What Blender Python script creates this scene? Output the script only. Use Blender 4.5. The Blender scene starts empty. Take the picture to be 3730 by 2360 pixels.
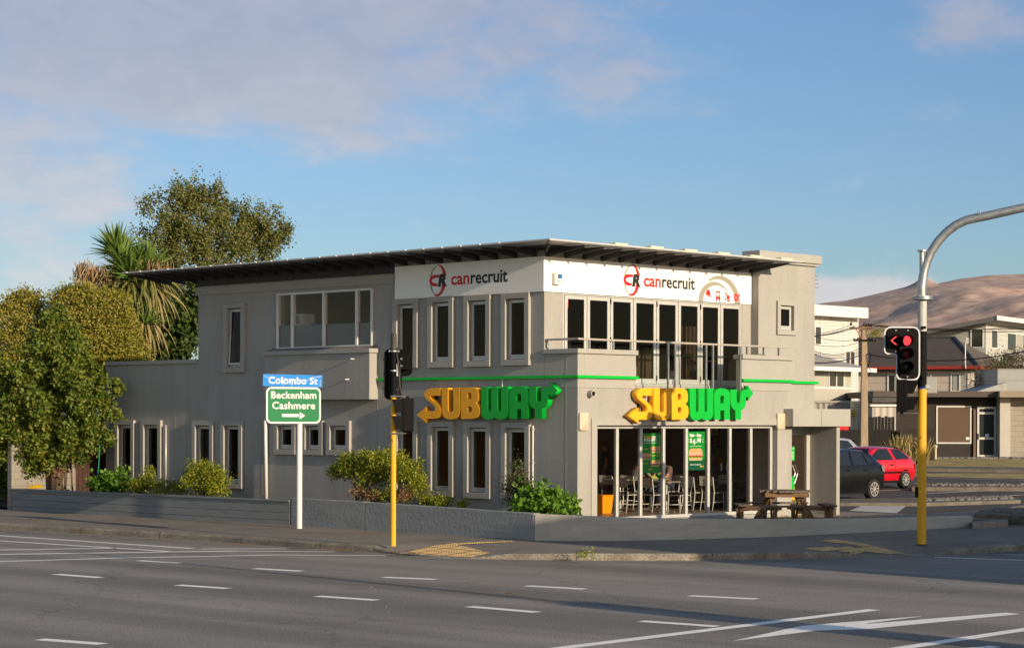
import bpy, bmesh, math, random
import numpy as np
from mathutils import Matrix, Vector
sc = bpy.context.scene
COL = sc.collection
rng = random.Random(7)

# ------------------------------------------------------------------ camera
FPX, CX, HY, CAMH, ROLL = 7700.0, 1865.0, 1518.0, 2.75, 0.0029   # focal length and horizon in photo pixels, eye height
cd = bpy.data.cameras.new('camera')
cam = bpy.data.objects.new('camera', cd); COL.objects.link(cam); sc.camera = cam
cd.sensor_fit = 'HORIZONTAL'; cd.sensor_width = 36.0; cd.lens = 36.0*FPX/3730.0
cd.shift_y = (HY-1180.0)/3730.0; cd.clip_start = 0.5; cd.clip_end = 9000
cr, sr = math.cos(ROLL), math.sin(ROLL)
cam.matrix_world = Matrix(((cr, -sr, 0, 0), (0, 0, -1, 0), (sr, cr, 0, CAMH), (0, 0, 0, 1)))

# ------------------------------------------------------------------ sun, sky, exposure
SUN = Vector((.655, -.756, 0)).normalized(); SEL = math.radians(14.0)
SDIR = Vector((SUN.x*math.cos(SEL), SUN.y*math.cos(SEL), math.sin(SEL)))      # towards the sun
sl = bpy.data.lights.new('sun', 'SUN'); sl.energy = 4.6; sl.angle = math.radians(0.5); sl.color = (1.0, .80, .56)
so = bpy.data.objects.new('sun', sl); COL.objects.link(so); so.location = (30, -40, 40)
so.rotation_euler = SDIR.to_track_quat('Z', 'Y').to_euler()
sc.view_settings.view_transform = 'Standard'; sc.view_settings.look = 'None'
sc.view_settings.exposure = 0.42; sc.view_settings.gamma = 1.0

wd = bpy.data.worlds.new('World'); sc.world = wd; wd.use_nodes = True
NT = wd.node_tree; NT.nodes.clear()
def wn(t, **k):
    n = NT.nodes.new(t)
    for a, b in k.items(): setattr(n, a, b)
    return n
def wl(a, b): NT.links.new(a, b)
def wmath(op, a, b=None, clamp=False):
    n = wn('ShaderNodeMath', operation=op, use_clamp=clamp)
    for i, v in enumerate((a, b)):
        if v is None: continue
        if isinstance(v, (int, float)): n.inputs[i].default_value = v
        else: wl(v, n.inputs[i])
    return n.outputs[0]
def wmix(fac, a, b, mode='MIX'):
    n = wn('ShaderNodeMix', data_type='RGBA', blend_type=mode)
    for s, v in ((n.inputs[0], fac), (n.inputs[6], a), (n.inputs[7], b)):
        if isinstance(v, (int, float)): s.default_value = v
        elif isinstance(v, tuple): s.default_value = (*v, 1)
        else: wl(v, s)
    return n.outputs[2]
sky = wn('ShaderNodeTexSky', sky_type='NISHITA', sun_disc=False, sun_elevation=SEL,
         sun_rotation=math.atan2(SDIR.x, SDIR.y), altitude=20, air_density=1.0, dust_density=.6, ozone_density=1.5)
tc = wn('ShaderNodeTexCoord')
sx = wn('ShaderNodeSeparateXYZ'); wl(tc.outputs['Generated'], sx.inputs[0])
SX, SZ = sx.outputs[0], sx.outputs[2]
def wnoise(scale, detail, sxyz, rough=.55, dist=.3):
    mp = wn('ShaderNodeMapping'); mp.inputs['Scale'].default_value = sxyz
    wl(tc.outputs['Generated'], mp.inputs[0])
    n = wn('ShaderNodeTexNoise'); n.inputs['Scale'].default_value = scale; n.inputs['Detail'].default_value = detail
    n.inputs['Roughness'].default_value = rough; n.inputs['Distortion'].default_value = dist
    wl(mp.outputs[0], n.inputs[0]); return n.outputs[0]
# banks of cloud: direction (x, z), half sizes, weight
banks = [(-.20, .165, .14, .035, .80), (-.09, .155, .10, .030, .75), (-.25, .10, .085, .070, .95), (-.02, .188, .16, .020, .70), (-.22, .195, .12, .02, .45), (.05, .150, .05, .02, .35),
         (.205, .178, .032, .016, 1.0), (.150, .056, .05, .010, 1.7), (.09, .111, .05, .007, .28), (-.04, .125, .06, .012, .22), (.0, .30, .6, .08, .5)]
dens = None
for bx_, bz_, rx_, rz_, w_ in banks:
    dx = wmath('DIVIDE', wmath('SUBTRACT', SX, bx_), rx_); dz = wmath('DIVIDE', wmath('SUBTRACT', SZ, bz_), rz_)
    r2 = wmath('ADD', wmath('MULTIPLY', dx, dx), wmath('MULTIPLY', dz, dz))
    g = wmath('MULTIPLY', wmath('POWER', 2.718, wmath('MULTIPLY', r2, -1.0)), w_)
    dens = g if dens is None else wmath('ADD', dens, g)
n1 = wnoise(11.0, 8, (1, 1, 2.4), .6); n2 = wnoise(30.0, 7, (1, 1, 2.0), .6)
nn = wmath('ADD', wmath('MULTIPLY', n1, .75), wmath('MULTIPLY', n2, .35))
raw = wmath('ADD', wmath('MULTIPLY', dens, .85), wmath('MULTIPLY', wmath('SUBTRACT', nn, .55), 2.7))
cl = wn('ShaderNodeMapRange', interpolation_type='SMOOTHERSTEP'); wl(raw, cl.inputs[0])
cl.inputs[1].default_value = .10; cl.inputs[2].default_value = 1.15; cl.inputs[3].default_value = 0; cl.inputs[4].default_value = .86
low = wn('ShaderNodeMapRange'); wl(SZ, low.inputs[0]); low.inputs[1].default_value = .17; low.inputs[2].default_value = .06
cloudc = wmix(low.outputs[0], wmix(n2, (2.55, 2.8, 3.6), (3.7, 3.85, 4.6)), wmix(n2, (4.2, 4.15, 4.4), (6.3, 5.9, 5.8)))
SY = sx.outputs[1]; front = wn('ShaderNodeMapRange', interpolation_type='SMOOTHSTEP'); wl(SY, front.inputs[0]); front.inputs[1].default_value = .15; front.inputs[2].default_value = .85
skyc = wmix(1.0, sky.outputs[0], wmix(front.outputs[0], (1.30, 1.20, 1.16), (.57, .72, .98)), 'MULTIPLY')   # sky behind the viewer lifted and warmed as added fill light
SKYTINT = NT.nodes[-1]
bg = wn('ShaderNodeBackground'); bg.inputs[1].default_value = .10
wl(wmix(cl.outputs[0], skyc, cloudc), bg.inputs[0])
wo = wn('ShaderNodeOutputWorld'); wl(bg.outputs[0], wo.inputs[0])

# ------------------------------------------------------------------ frames of reference
TH = math.radians(45.2); CT, ST = math.cos(TH), math.sin(TH)
C0 = (1.459, 47.0)                     # ground point under the shop's street corner
def ray(px, py):
    u = (px-CX)/FPX; v = (HY-py)/FPX
    return u*cr-v*sr, v*cr+u*sr
def W(px, py, d):
    x, k = ray(px, py); return Vector((x*d, d, CAMH+k*d))
def G(px, py, z=0.0):
    x, k = ray(px, py); d = (z-CAMH)/k; return Vector((x*d, d, z))
def Rp(px, py, yo=0.0):                # survey a pixel on the shop front plane (local y = yo)
    x, k = ray(px, py); d = (yo-C0[0]*ST+C0[1]*CT)/(-x*ST+CT)
    X, Y = x*d-C0[0], d-C0[1]; return X*CT+Y*ST, CAMH+k*d
def Lp(px, py, xo=0.0):                # survey a pixel on the side plane (local x = xo)
    x, k = ray(px, py); d = (xo+C0[0]*CT+C0[1]*ST)/(x*CT+ST)
    X, Y = x*d-C0[0], d-C0[1]; return -X*ST+Y*CT, CAMH+k*d
def B2W(x, y, z=0.0):
    return Vector((C0[0]+x*CT-y*ST, C0[1]+x*ST+y*CT, z))
def W2B(v):
    X, Y = v[0]-C0[0], v[1]-C0[1]; return X*CT+Y*ST, -X*ST+Y*CT
def Zg(d):                             # the land rises gently behind the shop
    return .25 if d < 56 else (.25+.01*(d-56) if d < 66 else .35+.0188*(d-66))
def G2(px, py):
    d = 60.0
    x, k = ray(px, py)
    for _ in range(30): d = .5*d+.5*(Zg(d)-CAMH)/k
    return Vector((x*d, d, Zg(d)))

# ------------------------------------------------------------------ mesh builder
class MB:
    def __init__(s): s.v, s.f, s.M, s.mi, s.cur = [], [], Matrix(), [], 0
    def add(s, vs, fs):
        b = len(s.v); s.v += [tuple(s.M @ Vector(p)) for p in vs]
        s.f += [tuple(b+i for i in f) for f in fs]; s.mi += [s.cur]*len(fs); return s
    def box(s, x0, x1, y0, y1, z0, z1):
        return s.add([(x0,y0,z0),(x1,y0,z0),(x1,y1,z0),(x0,y1,z0),(x0,y0,z1),(x1,y0,z1),(x1,y1,z1),(x0,y1,z1)],
                     [(0,3,2,1),(4,5,6,7),(0,1,5,4),(1,2,6,5),(2,3,7,6),(3,0,4,7)])
    def quad(s, *p): return s.add(p, [tuple(range(len(p)))])
    def prism(s, pts, z0, z1):          # pts in xy, counter-clockwise
        n = len(pts)
        return s.add([(x,y,z0) for x,y in pts]+[(x,y,z1) for x,y in pts],
            [tuple(range(n-1,-1,-1)), tuple(range(n,2*n))]+[(i,(i+1)%n,n+(i+1)%n,n+i) for i in range(n)])
    def face(s, pts, y0, y1):           # outline in xz (counter-clockwise seen from -y) from y0 (front) back to y1
        n = len(pts)
        return s.add([(x,y0,z) for x,z in pts]+[(x,y1,z) for x,z in pts],
            [tuple(range(n)), tuple(range(2*n-1,n-1,-1))]+[(i,n+i,n+(i+1)%n,(i+1)%n) for i in range(n)])
    def tube(s, pts, r, n=10, cap=True):
        pts = [Vector(p) for p in pts]; rs = r if isinstance(r,(list,tuple)) else [r]*len(pts)
        rings, up = [], None
        for i, p in enumerate(pts):
            d = (pts[min(i+1,len(pts)-1)]-pts[max(i-1,0)]).normalized()
            if up is None: up = Vector((0,0,1)) if abs(d.z) < .9 else Vector((1,0,0))
            a = d.cross(up).normalized(); b = a.cross(d).normalized(); up = b
            rings.append([p+a*(rs[i]*math.cos(2*math.pi*k/n))+b*(rs[i]*math.sin(2*math.pi*k/n)) for k in range(n)])
        vs = [v for ring in rings for v in ring]; fs = []
        for i in range(len(pts)-1):
            for k in range(n): fs.append((i*n+k,i*n+(k+1)%n,(i+1)*n+(k+1)%n,(i+1)*n+k))
        if cap: fs += [tuple(range(n-1,-1,-1)), tuple(range((len(pts)-1)*n,len(pts)*n))]
        return s.add(vs, fs)
    def lathe(s, prof, n=20, axis='z'):  # (radius, height) pairs
        vs = []
        for r, h in prof:
            for k in range(n):
                c, t = r*math.cos(2*math.pi*k/n), r*math.sin(2*math.pi*k/n)
                vs.append((c,t,h) if axis=='z' else ((c,h,t) if axis=='y' else (h,c,t)))
        fs = [(i*n+k,i*n+(k+1)%n,(i+1)*n+(k+1)%n,(i+1)*n+k) for i in range(len(prof)-1) for k in range(n)]
        fs += [tuple(range(n-1,-1,-1)), tuple(range((len(prof)-1)*n,len(prof)*n))]
        return s.add(vs, fs)
    def ball(s, c, r, n=10, m=7):
        rx, ry, rz = r if isinstance(r,(tuple,list)) else (r,r,r)
        vs = [(c[0],c[1],c[2]-rz)]; fs = []
        for i in range(1, m):
            t = math.pi*i/m-math.pi/2
            for k in range(n):
                a = 2*math.pi*k/n; vs.append((c[0]+rx*math.cos(t)*math.cos(a),c[1]+ry*math.cos(t)*math.sin(a),c[2]+rz*math.sin(t)))
        vs.append((c[0],c[1],c[2]+rz)); T = len(vs)-1
        for k in range(n):
            fs.append((0,1+(k+1)%n,1+k)); fs.append((T,T-n+k,T-n+(k+1)%n))
            for i in range(m-2): fs.append((1+i*n+k,1+i*n+(k+1)%n,1+(i+1)*n+(k+1)%n,1+(i+1)*n+k))
        return s.add(vs, fs)
    def rrect(s, x0, x1, z0, z1, r, y0, y1, n=5):
        return s.face(rr(x0,x1,z0,z1,r,n), y0, y1)
    def mesh(s, me, T=Matrix()):
        return s.add([T @ v.co for v in me.vertices], [tuple(p.vertices) for p in me.polygons])
    def build(s, name, mat, parent=None, smooth=False, bevel=0, loc=None, rz=None):
        me = bpy.data.meshes.new(name); me.from_pydata(s.v, [], s.f); me.update()
        for m in (mat if isinstance(mat,(list,tuple)) else [mat]): me.materials.append(m)
        if isinstance(mat,(list,tuple)) and len(mat) > 1: me.polygons.foreach_set('material_index', s.mi)
        return link(name, me, parent, smooth, bevel, loc, rz)
def rr(x0, x1, z0, z1, r, n=5):
    out = []
    for cx, cz, a in ((x1-r,z0+r,-90),(x1-r,z1-r,0),(x0+r,z1-r,90),(x0+r,z0+r,180)):
        for i in range(n+1):
            t = math.radians(a+90*i/n); out.append((cx+r*math.cos(t), cz+r*math.sin(t)))
    return out
def link(name, me, parent=None, smooth=False, bevel=0, loc=None, rz=None):
    o = bpy.data.objects.new(name, me); COL.objects.link(o)
    if parent is not None: o.parent = parent
    if loc is not None: o.location = loc
    if rz is not None: o.rotation_euler.z = rz
    if smooth: me.polygons.foreach_set('use_smooth', [True]*len(me.polygons))
    if smooth == 'auto':
        me.set_sharp_from_angle(angle=math.radians(38))
    if bevel:
        b = o.modifiers.new('bevel','BEVEL'); b.width = bevel; b.segments = 2; b.limit_method = 'ANGLE'; b.harden_normals = False
    return o
def tag(o, label, cat, group=None, kind=None):
    if label: o['label'] = label
    if cat: o['category'] = cat
    if group: o['group'] = group
    if kind: o['kind'] = kind
    return o
def thing(name, label, cat, loc=(0,0,0), rz=0, group=None):
    o = bpy.data.objects.new(name, None); COL.objects.link(o); o.location = loc; o.rotation_euler.z = rz
    o.empty_display_size = .3
    return tag(o, label, cat, group)
def struct(o): o['kind'] = 'structure'; return o
def copy_tree(o, parent=None):
    c = o.copy(); COL.objects.link(c)
    if parent is not None: c.parent = parent
    for ch in list(o.children): copy_tree(ch, c)
    return c
def rotz(a): return Matrix.Rotation(a, 4, 'Z')
def T3(x, y, z): return Matrix.Translation((x, y, z))
# lettering: flat or raised meshes from the built-in font, standing in the xz plane and facing -y
def text(mb, s, size, x, z, y=0.0, ext=.002, align='CENTER', bold=0.0, sx=1.0, space=1.0, shear=0.0):
    cu = bpy.data.curves.new('t','FONT'); cu.body = s; cu.size = size; cu.align_x = align; cu.extrude = ext; cu.offset = bold
    cu.space_character = space; cu.shear = shear; cu.resolution_u = 3
    o = bpy.data.objects.new('t', cu); COL.objects.link(o)
    me = bpy.data.meshes.new_from_object(o.evaluated_get(bpy.context.evaluated_depsgraph_get()))
    mb.mesh(me, T3(x, y, z) @ Matrix.Rotation(math.pi/2, 4, 'X') @ Matrix.Diagonal((sx,1,1,1)))
    bpy.data.objects.remove(o); bpy.data.curves.remove(cu); bpy.data.meshes.remove(me); return mb
# ------------------------------------------------------------------ materials
MC = {}
def ncol(c): return (*c, 1)
def mat(name, c, rough=.7, var=0.0, vscale=3.0, bump=0.0, bscale=60.0, metal=0.0, c2=None, spec=.3, coat=0.0, detail=5, streak=None, speck=None):
    """paint / plaster / metal with large soft variation (c -> c2), fine bump and optional dark specks"""
    if name in MC: return MC[name]
    m = bpy.data.materials.new(name); m.use_nodes = True; t = m.node_tree; N = t.nodes; b = N['Principled BSDF']
    b.inputs['Base Color'].default_value = ncol(c); b.inputs['Roughness'].default_value = rough; b.inputs['Metallic'].default_value = metal
    b.inputs['Specular IOR Level'].default_value = spec; b.inputs['Coat Weight'].default_value = coat
    tcn = N.new('ShaderNodeTexCoord')
    if var or c2:
        n = N.new('ShaderNodeTexNoise'); n.inputs['Scale'].default_value = vscale; n.inputs['Detail'].default_value = detail; n.inputs['Roughness'].default_value = .62
        src = tcn.outputs['Object']
        if streak:
            mp = N.new('ShaderNodeMapping'); mp.inputs['Scale'].default_value = streak; t.links.new(src, mp.inputs[0]); src = mp.outputs[0]
        t.links.new(src, n.inputs[0])
        r = N.new('ShaderNodeValToRGB'); e = r.color_ramp.elements
        e[0].position = .32; e[1].position = .7
        cc2 = c2 if c2 else tuple(x*(1+var) for x in c); cc1 = c if c2 else tuple(x*(1-var) for x in c)
        e[0].color = ncol(cc1); e[1].color = ncol(cc2); t.links.new(n.outputs[0], r.inputs[0]); col = r.outputs[0]
        if speck:
            n3 = N.new('ShaderNodeTexNoise'); n3.inputs['Scale'].default_value = speck[0]; n3.inputs['Detail'].default_value = 2
            t.links.new(tcn.outputs['Object'], n3.inputs[0])
            r3 = N.new('ShaderNodeMapRange'); r3.inputs[1].default_value = .3; r3.inputs[2].default_value = .7; r3.inputs[3].default_value = 1-speck[1]; r3.inputs[4].default_value = 1+speck[1]
            t.links.new(n3.outputs[0], r3.inputs[0])
            mx = N.new('ShaderNodeVectorMath'); mx.operation = 'SCALE'; t.links.new(col, mx.inputs[0]); t.links.new(r3.outputs[0], mx.inputs['Scale']); col = mx.outputs[0]
        t.links.new(col, b.inputs['Base Color'])
    if bump:
        n2 = N.new('ShaderNodeTexNoise'); n2.inputs['Scale'].default_value = bscale; n2.inputs['Detail'].default_value = 4
        t.links.new(tcn.outputs['Object'], n2.inputs[0])
        bp = N.new('ShaderNodeBump'); bp.inputs['Strength'].default_value = bump; bp.inputs['Distance'].default_value = .02
        t.links.new(n2.outputs[0], bp.inputs['Height']); t.links.new(bp.outputs[0], b.inputs['Normal'])
    MC[name] = m; return m
def board_mat(name, c, axis='z', pitch=.2, depth=1.0, gap=.5, rough=.6, var=.12, wave='SAW', profile=None, c2=None):
    """weatherboard / planks / corrugated sheet: real-scale relief by a wave along one axis"""
    m = mat(name, c, rough, var, 1.6, c2=c2); t = m.node_tree; N = t.nodes; b = N['Principled BSDF']
    tcn = N.new('ShaderNodeTexCoord'); w = N.new('ShaderNodeTexWave'); w.wave_type = 'BANDS'; w.bands_direction = axis.upper(); w.wave_profile = wave
    w.inputs['Scale'].default_value = math.pi*2/20/pitch if True else 1
    t.links.new(tcn.outputs['Object'], w.inputs[0])
    bp = N.new('ShaderNodeBump'); bp.inputs['Strength'].default_value = depth; bp.inputs['Distance'].default_value = .03
    t.links.new(w.outputs['Fac'], bp.inputs['Height']); t.links.new(bp.outputs[0], b.inputs['Normal'])
    if gap:
        r = N.new('ShaderNodeMapRange'); r.inputs[1].default_value = 0; r.inputs[2].default_value = .10; r.inputs[3].default_value = gap; r.inputs[4].default_value = 1
        t.links.new(w.outputs['Fac'], r.inputs[0])
        src = b.inputs['Base Color'].links[0].from_socket
        mx = N.new('ShaderNodeVectorMath'); mx.operation = 'SCALE'; t.links.new(src, mx.inputs[0]); t.links.new(r.outputs[0], mx.inputs['Scale'])
        t.links.new(mx.outputs[0], b.inputs['Base Color'])
    return m
def brick_mat(name, c1, c2, mortar, w, h, axis='xz', rough=.8, msize=.012, scale=1.0):
    if name in MC: return MC[name]
    m = bpy.data.materials.new(name); m.use_nodes = True; t = m.node_tree; N = t.nodes; b = N['Principled BSDF']; b.inputs['Roughness'].default_value = rough
    tcn = N.new('ShaderNodeTexCoord'); sp = N.new('ShaderNodeSeparateXYZ'); cb = N.new('ShaderNodeCombineXYZ'); t.links.new(tcn.outputs['Object'], sp.inputs[0])
    for i, a in enumerate(axis): t.links.new(sp.outputs['xyz'.index(a)], cb.inputs[i])
    br = N.new('ShaderNodeTexBrick'); t.links.new(cb.outputs[0], br.inputs[0])
    br.inputs['Color1'].default_value = ncol(c1); br.inputs['Color2'].default_value = ncol(c2); br.inputs['Mortar'].default_value = ncol(mortar)
    br.inputs['Scale'].default_value = 1; br.inputs['Brick Width'].default_value = w; br.inputs['Row Height'].default_value = h; br.inputs['Mortar Size'].default_value = msize
    t.links.new(br.outputs[0], b.inputs['Base Color'])
    bp = N.new('ShaderNodeBump'); bp.inputs['Strength'].default_value = .5; bp.inputs['Distance'].default_value = .01; bp.invert = True
    t.links.new(br.outputs['Fac'], bp.inputs['Height']); t.links.new(bp.outputs[0], b.inputs['Normal'])
    MC[name] = m; return m
def leaf_mat(name, cols, trans=.35, rough=.55):
    if name in MC: return MC[name]
    m = bpy.data.materials.new(name); m.use_nodes = True; t = m.node_tree; N = t.nodes; b = N['Principled BSDF']
    g = N.new('ShaderNodeNewGeometry'); r = N.new('ShaderNodeValToRGB'); e = r.color_ramp.elements
    while len(e) < len(cols): e.new(.5)
    for i, c in enumerate(cols): e[i].position = i/(len(cols)-1); e[i].color = ncol(c)
    t.links.new(g.outputs['Random Per Island'], r.inputs[0]); t.links.new(r.outputs[0], b.inputs['Base Color'])
    b.inputs['Roughness'].default_value = rough; b.inputs['Specular IOR Level'].default_value = .35
    tr = N.new('ShaderNodeBsdfTranslucent'); t.links.new(r.outputs[0], tr.inputs[0])
    mx = N.new('ShaderNodeMixShader'); mx.inputs[0].default_value = trans
    t.links.new(b.outputs[0], mx.inputs[1]); t.links.new(tr.outputs[0], mx.inputs[2]); t.links.new(mx.outputs[0], N['Material Output'].inputs[0])
    MC[name] = m; return m
def glass_mat(name, tint=(.5,.5,.5), rough=.0, ior=1.5, wob=0.0):
    if name in MC: return MC[name]
    m = bpy.data.materials.new(name); m.use_nodes = True; t = m.node_tree; N = t.nodes; N.remove(N['Principled BSDF'])
    tr = N.new('ShaderNodeBsdfTransparent'); tr.inputs[0].default_value = ncol(tint)
    gl = N.new('ShaderNodeBsdfGlossy'); gl.inputs['Roughness'].default_value = rough; gl.inputs['Color'].default_value = (1,1,1,1)
    lw_ = N.new('ShaderNodeLayerWeight'); lw_.inputs[0].default_value = .5
    pw = N.new('ShaderNodeMath'); pw.operation = 'POWER'; pw.inputs[1].default_value = 4; t.links.new(lw_.outputs['Facing'], pw.inputs[0])
    fr = N.new('ShaderNodeMath'); fr.operation = 'MULTIPLY_ADD'; fr.inputs[1].default_value = .55*(ior-1)/.5; fr.inputs[2].default_value = .014*(ior-1)/.5; t.links.new(pw.outputs[0], fr.inputs[0])
    mx = N.new('ShaderNodeMixShader'); t.links.new(fr.outputs[0], mx.inputs[0]); t.links.new(tr.outputs[0], mx.inputs[1]); t.links.new(gl.outputs[0], mx.inputs[2])
    t.links.new(mx.outputs[0], N['Material Output'].inputs[0]); MC[name] = m; return m
def emis(name, c, s):
    if name in MC: return MC[name]
    m = bpy.data.materials.new(name); m.use_nodes = True; b = m.node_tree.nodes['Principled BSDF']
    b.inputs['Base Color'].default_value = ncol(tuple(x*.3 for x in c)); b.inputs['Emission Color'].default_value = ncol(c); b.inputs['Emission Strength'].default_value = s
    MC[name] = m; return m

M_wall = mat('taupe_render', (.318,.308,.286), .85, .085, 1.1, .14, 90, streak=(1.6,1.6,.3), speck=(16,.05))
def stain(m, k=.92, sc_=(2.2,2.2,.16), lo=.52, hi=.72):
    t = m.node_tree; N = t.nodes; b = N['Principled BSDF']; src = b.inputs['Base Color'].links[0].from_socket     # run-off streaks and grime of its own shape
    tcn = N.new('ShaderNodeTexCoord'); mp = N.new('ShaderNodeMapping'); mp.inputs['Scale'].default_value = sc_; t.links.new(tcn.outputs['Object'], mp.inputs[0])
    n = N.new('ShaderNodeTexNoise'); n.inputs['Scale'].default_value = 2.2; n.inputs['Detail'].default_value = 6; n.inputs['Roughness'].default_value = .68; t.links.new(mp.outputs[0], n.inputs[0])
    r = N.new('ShaderNodeMapRange'); r.inputs[1].default_value = lo; r.inputs[2].default_value = hi; r.inputs[3].default_value = 1; r.inputs[4].default_value = k; t.links.new(n.outputs[0], r.inputs[0])
    v = N.new('ShaderNodeVectorMath'); v.operation = 'SCALE'; t.links.new(src, v.inputs[0]); t.links.new(r.outputs[0], v.inputs['Scale']); t.links.new(v.outputs[0], b.inputs['Base Color'])
stain(M_wall)
M_trim = mat('taupe_trim', (.335,.325,.30), .75, .04, 2.0, .08, 120)
M_soffit = mat('dark_soffit', (.07,.07,.07), .8, .2, 3)
M_raft = mat('charcoal_rafter', (.048,.048,.050), .75, .25, 4)
M_roofsheet = mat('roof_sheet', (.34,.345,.35), .45, .1, 3)
M_lip = mat('pale_flashing', (.46,.46,.46), .4, .08, 5)
M_alu = mat('pale_aluminium', (.50,.50,.48), .38, .06, 6, metal=.25)
M_white = mat('white_paint', (.64,.63,.61), .5, .04, 5)
M_steel = mat('brushed_steel', (.45,.46,.47), .32, .1, 8, metal=.85)
M_galv = mat('galvanised_steel', (.36,.38,.39), .42, .22, 9, .1, 40, metal=.7)
M_black = mat('black_plastic', (.0055,.0055,.006), .72, .2, 8, spec=.12)
M_blackm = mat('matt_black', (.004,.004,.0045), .8, spec=.15)
M_green = mat('shop_green', (.0,.40,.035), .42, .05, 4)
M_yellow = mat('shop_yellow', (.86,.385,.012), .45, .05, 4)
M_polyel = mat('pole_yellow', (.70,.36,.018), .45, .12, 3, streak=(3,3,.6))
M_glassd = glass_mat('dark_glass', (.34,.34,.34), 0, 1.32); M_glass = glass_mat('clear_glass', (.90,.91,.90)); M_glassc = glass_mat('car_glass', (.10,.11,.11))
M_glassb = glass_mat('balustrade_glass', (.90,.94,.92), 0, 1.22)
M_path = mat('footpath_asphalt', (.165,.15,.133), .95, 0, .6, .5, 80, c2=(.235,.213,.187), spec=.2, detail=8, speck=(45,.3))
M_kerb = mat('kerb_concrete', (.15,.13,.105), .92, 0, 2.2, .7, 26, c2=(.27,.245,.205), detail=8, speck=(30,.35))
M_mark = mat('road_paint', (.78,.77,.74), .8, 0, 9, .2, 60, c2=(.88,.87,.85), speck=(40,.10))
M_orange = mat('faded_orange_paint', (.42,.22,.06), .85, .3, 6)
M_soil = mat('planter_soil', (.045,.033,.022), .95, .4, 6, .8, 20)
M_grass = mat('grass_ground', (.045,.055,.014), .95, 0, 2.5, .9, 45, c2=(.16,.125,.045), detail=8)
M_conc = mat('pale_concrete', (.33,.31,.28), .9, .12, 2, .3, 30)
M_bark = mat('bark', (.13,.095,.065), .95, .35, 6, .8, 25, streak=(1,1,.3))
M_birch = mat('birch_bark', (.20,.17,.14), .8, 0, 4, .3, 20, c2=(.62,.58,.52), streak=(1,1,3))
M_tim = mat('weathered_timber', (.13,.075,.042), .8, 0, 5, .4, 30, c2=(.24,.15,.09), streak=(.5,6,6))
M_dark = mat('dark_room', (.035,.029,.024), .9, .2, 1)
M_skin = mat('skin', (.45,.24,.16), .6, .06, 8)
M_red = mat('sign_red', (.55,.012,.02), .5); M_ink = mat('sign_black', (.02,.02,.022), .5); M_sgrey = mat('sign_taupe', (.30,.29,.24), .5)
# ------------------------------------------------------------------ the land, road and footpath
def sheet(name, pts, m, z=None):
    mb = MB(); mb.add([(p[0],p[1],p[2] if z is None else z) for p in pts], [tuple(range(len(pts)))]); return struct(mb.build(name, m))
gb = MB()                                           # ground to the horizon, stepped to the rising land
ys = [-200,-40,20,44,56,66,98,130,200,500,1500,6000]
gz = lambda y: (-.12 if y < 150 else Zg(130)-.2)
xs = [-6000,-400,-60,-20,0,20,60,400,6000]
gb.add([(x,y,gz(y)) for y in ys for x in xs], [(j*9+i,j*9+i+1,(j+1)*9+i+1,(j+1)*9+i) for j in range(len(ys)-1) for i in range(8)])
struct(gb.build('ground', mat('dry_ground', (.10,.085,.04), .95, .3, .2, .5, 8)))

LX = -6.35                                          # side street kerb, in the shop's own frame
K = [G(0,1926.5), G(400,1950), G(769,1972), G(1105,1996), G(1357,2012), G(1420,2017), G(1560,2029), G(1712,2035), G(1850,2037), G(2100,2041), G(2489,2042), G(2800,2038),
     G(3066,2031), G(3150,2029.5), G(3280,2027), G(3395,2024), G(3470,2021), G(3600,2014), G(3730,2006)]
KH = [.14,.14,.14,.14,.14,.05,.02,.02,.10,.13,.13,.13,.11,.03,.02,.02,.11,.14,.14]
d0 = (K[0]-K[2]).normalized(); K = [K[0]+d0*60]+K; KH = [.14]+KH
d1 = (K[-1]-K[-2]).normalized(); K += [K[-1]+d1*4, K[-1]+d1*50]; KH += [.14,.14]
def dense(P, H, step):
    out, oh = [], []
    for i in range(len(P)-1):
        n = max(1, int((P[i+1]-P[i]).length/step)) if i not in (0, len(P)-2) else 6
        for k in range(n): t = k/n; out.append(P[i].lerp(P[i+1], t)); oh.append(H[i]*(1-t)+H[i+1]*t)
    return out+[P[-1]], oh+[H[-1]]
K, KH = dense(K, KH, .5)
def inner(P, d):
    out = []
    for i, p in enumerate(P):
        t = (P[min(i+1,len(P)-1)]-P[max(i-1,0)]); n = Vector((-t.y,t.x,0)).normalized(); out.append(p+n*d)
    return out
KI = inner(K, .17); KJ = inner(K, .03)
WL = [B2W(-2.9,80), B2W(-2.83,18.52), B2W(-2.29,7.21), B2W(-2.42,-.9), B2W(-2.05,-1.6), B2W(-1.3,-2.2), B2W(-.38,-2.72), B2W(1.1,-3.28), B2W(2.65,-3.67), B2W(5.8,-4.0), B2W(9.31,-4.25), B2W(12,-4.4), B2W(60,-6)]
wd_len = [0]
for i in range(1,len(WL)): wd_len.append(wd_len[-1]+(WL[i]-WL[i-1]).length)
def nearest_wall(p):                                # matching point on the wall foot for a kerb point, monotone along both
    best = None
    for i in range(len(WL)-1):
        a, b = WL[i], WL[i+1]; t = max(0,min(1,(p-a).dot(b-a)/(b-a).length_squared)); q = a.lerp(b,t); d = (q-p).length
        if best is None or d < best[0]: best = (d,q,wd_len[i]+t*(b-a).length)
    return best[1]
fp, kb, fi = [], [], []
for i, p in enumerate(K):
    q = nearest_wall(p); h = KH[i]; a = KI[i]
    row = []
    for k in range(6):
        t = k/5; s_ = a.lerp(q, t); row.append((s_.x, s_.y, h+(.15-h)*min(1,t*2.2)))
    fp.append(row)
mb = MB(); n = n_fp = len(K)
mb.add([v for r in fp for v in r], [(i*6+k,(i+1)*6+k,(i+1)*6+k+1,i*6+k+1) for i in range(n-1) for k in range(5)])
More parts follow.
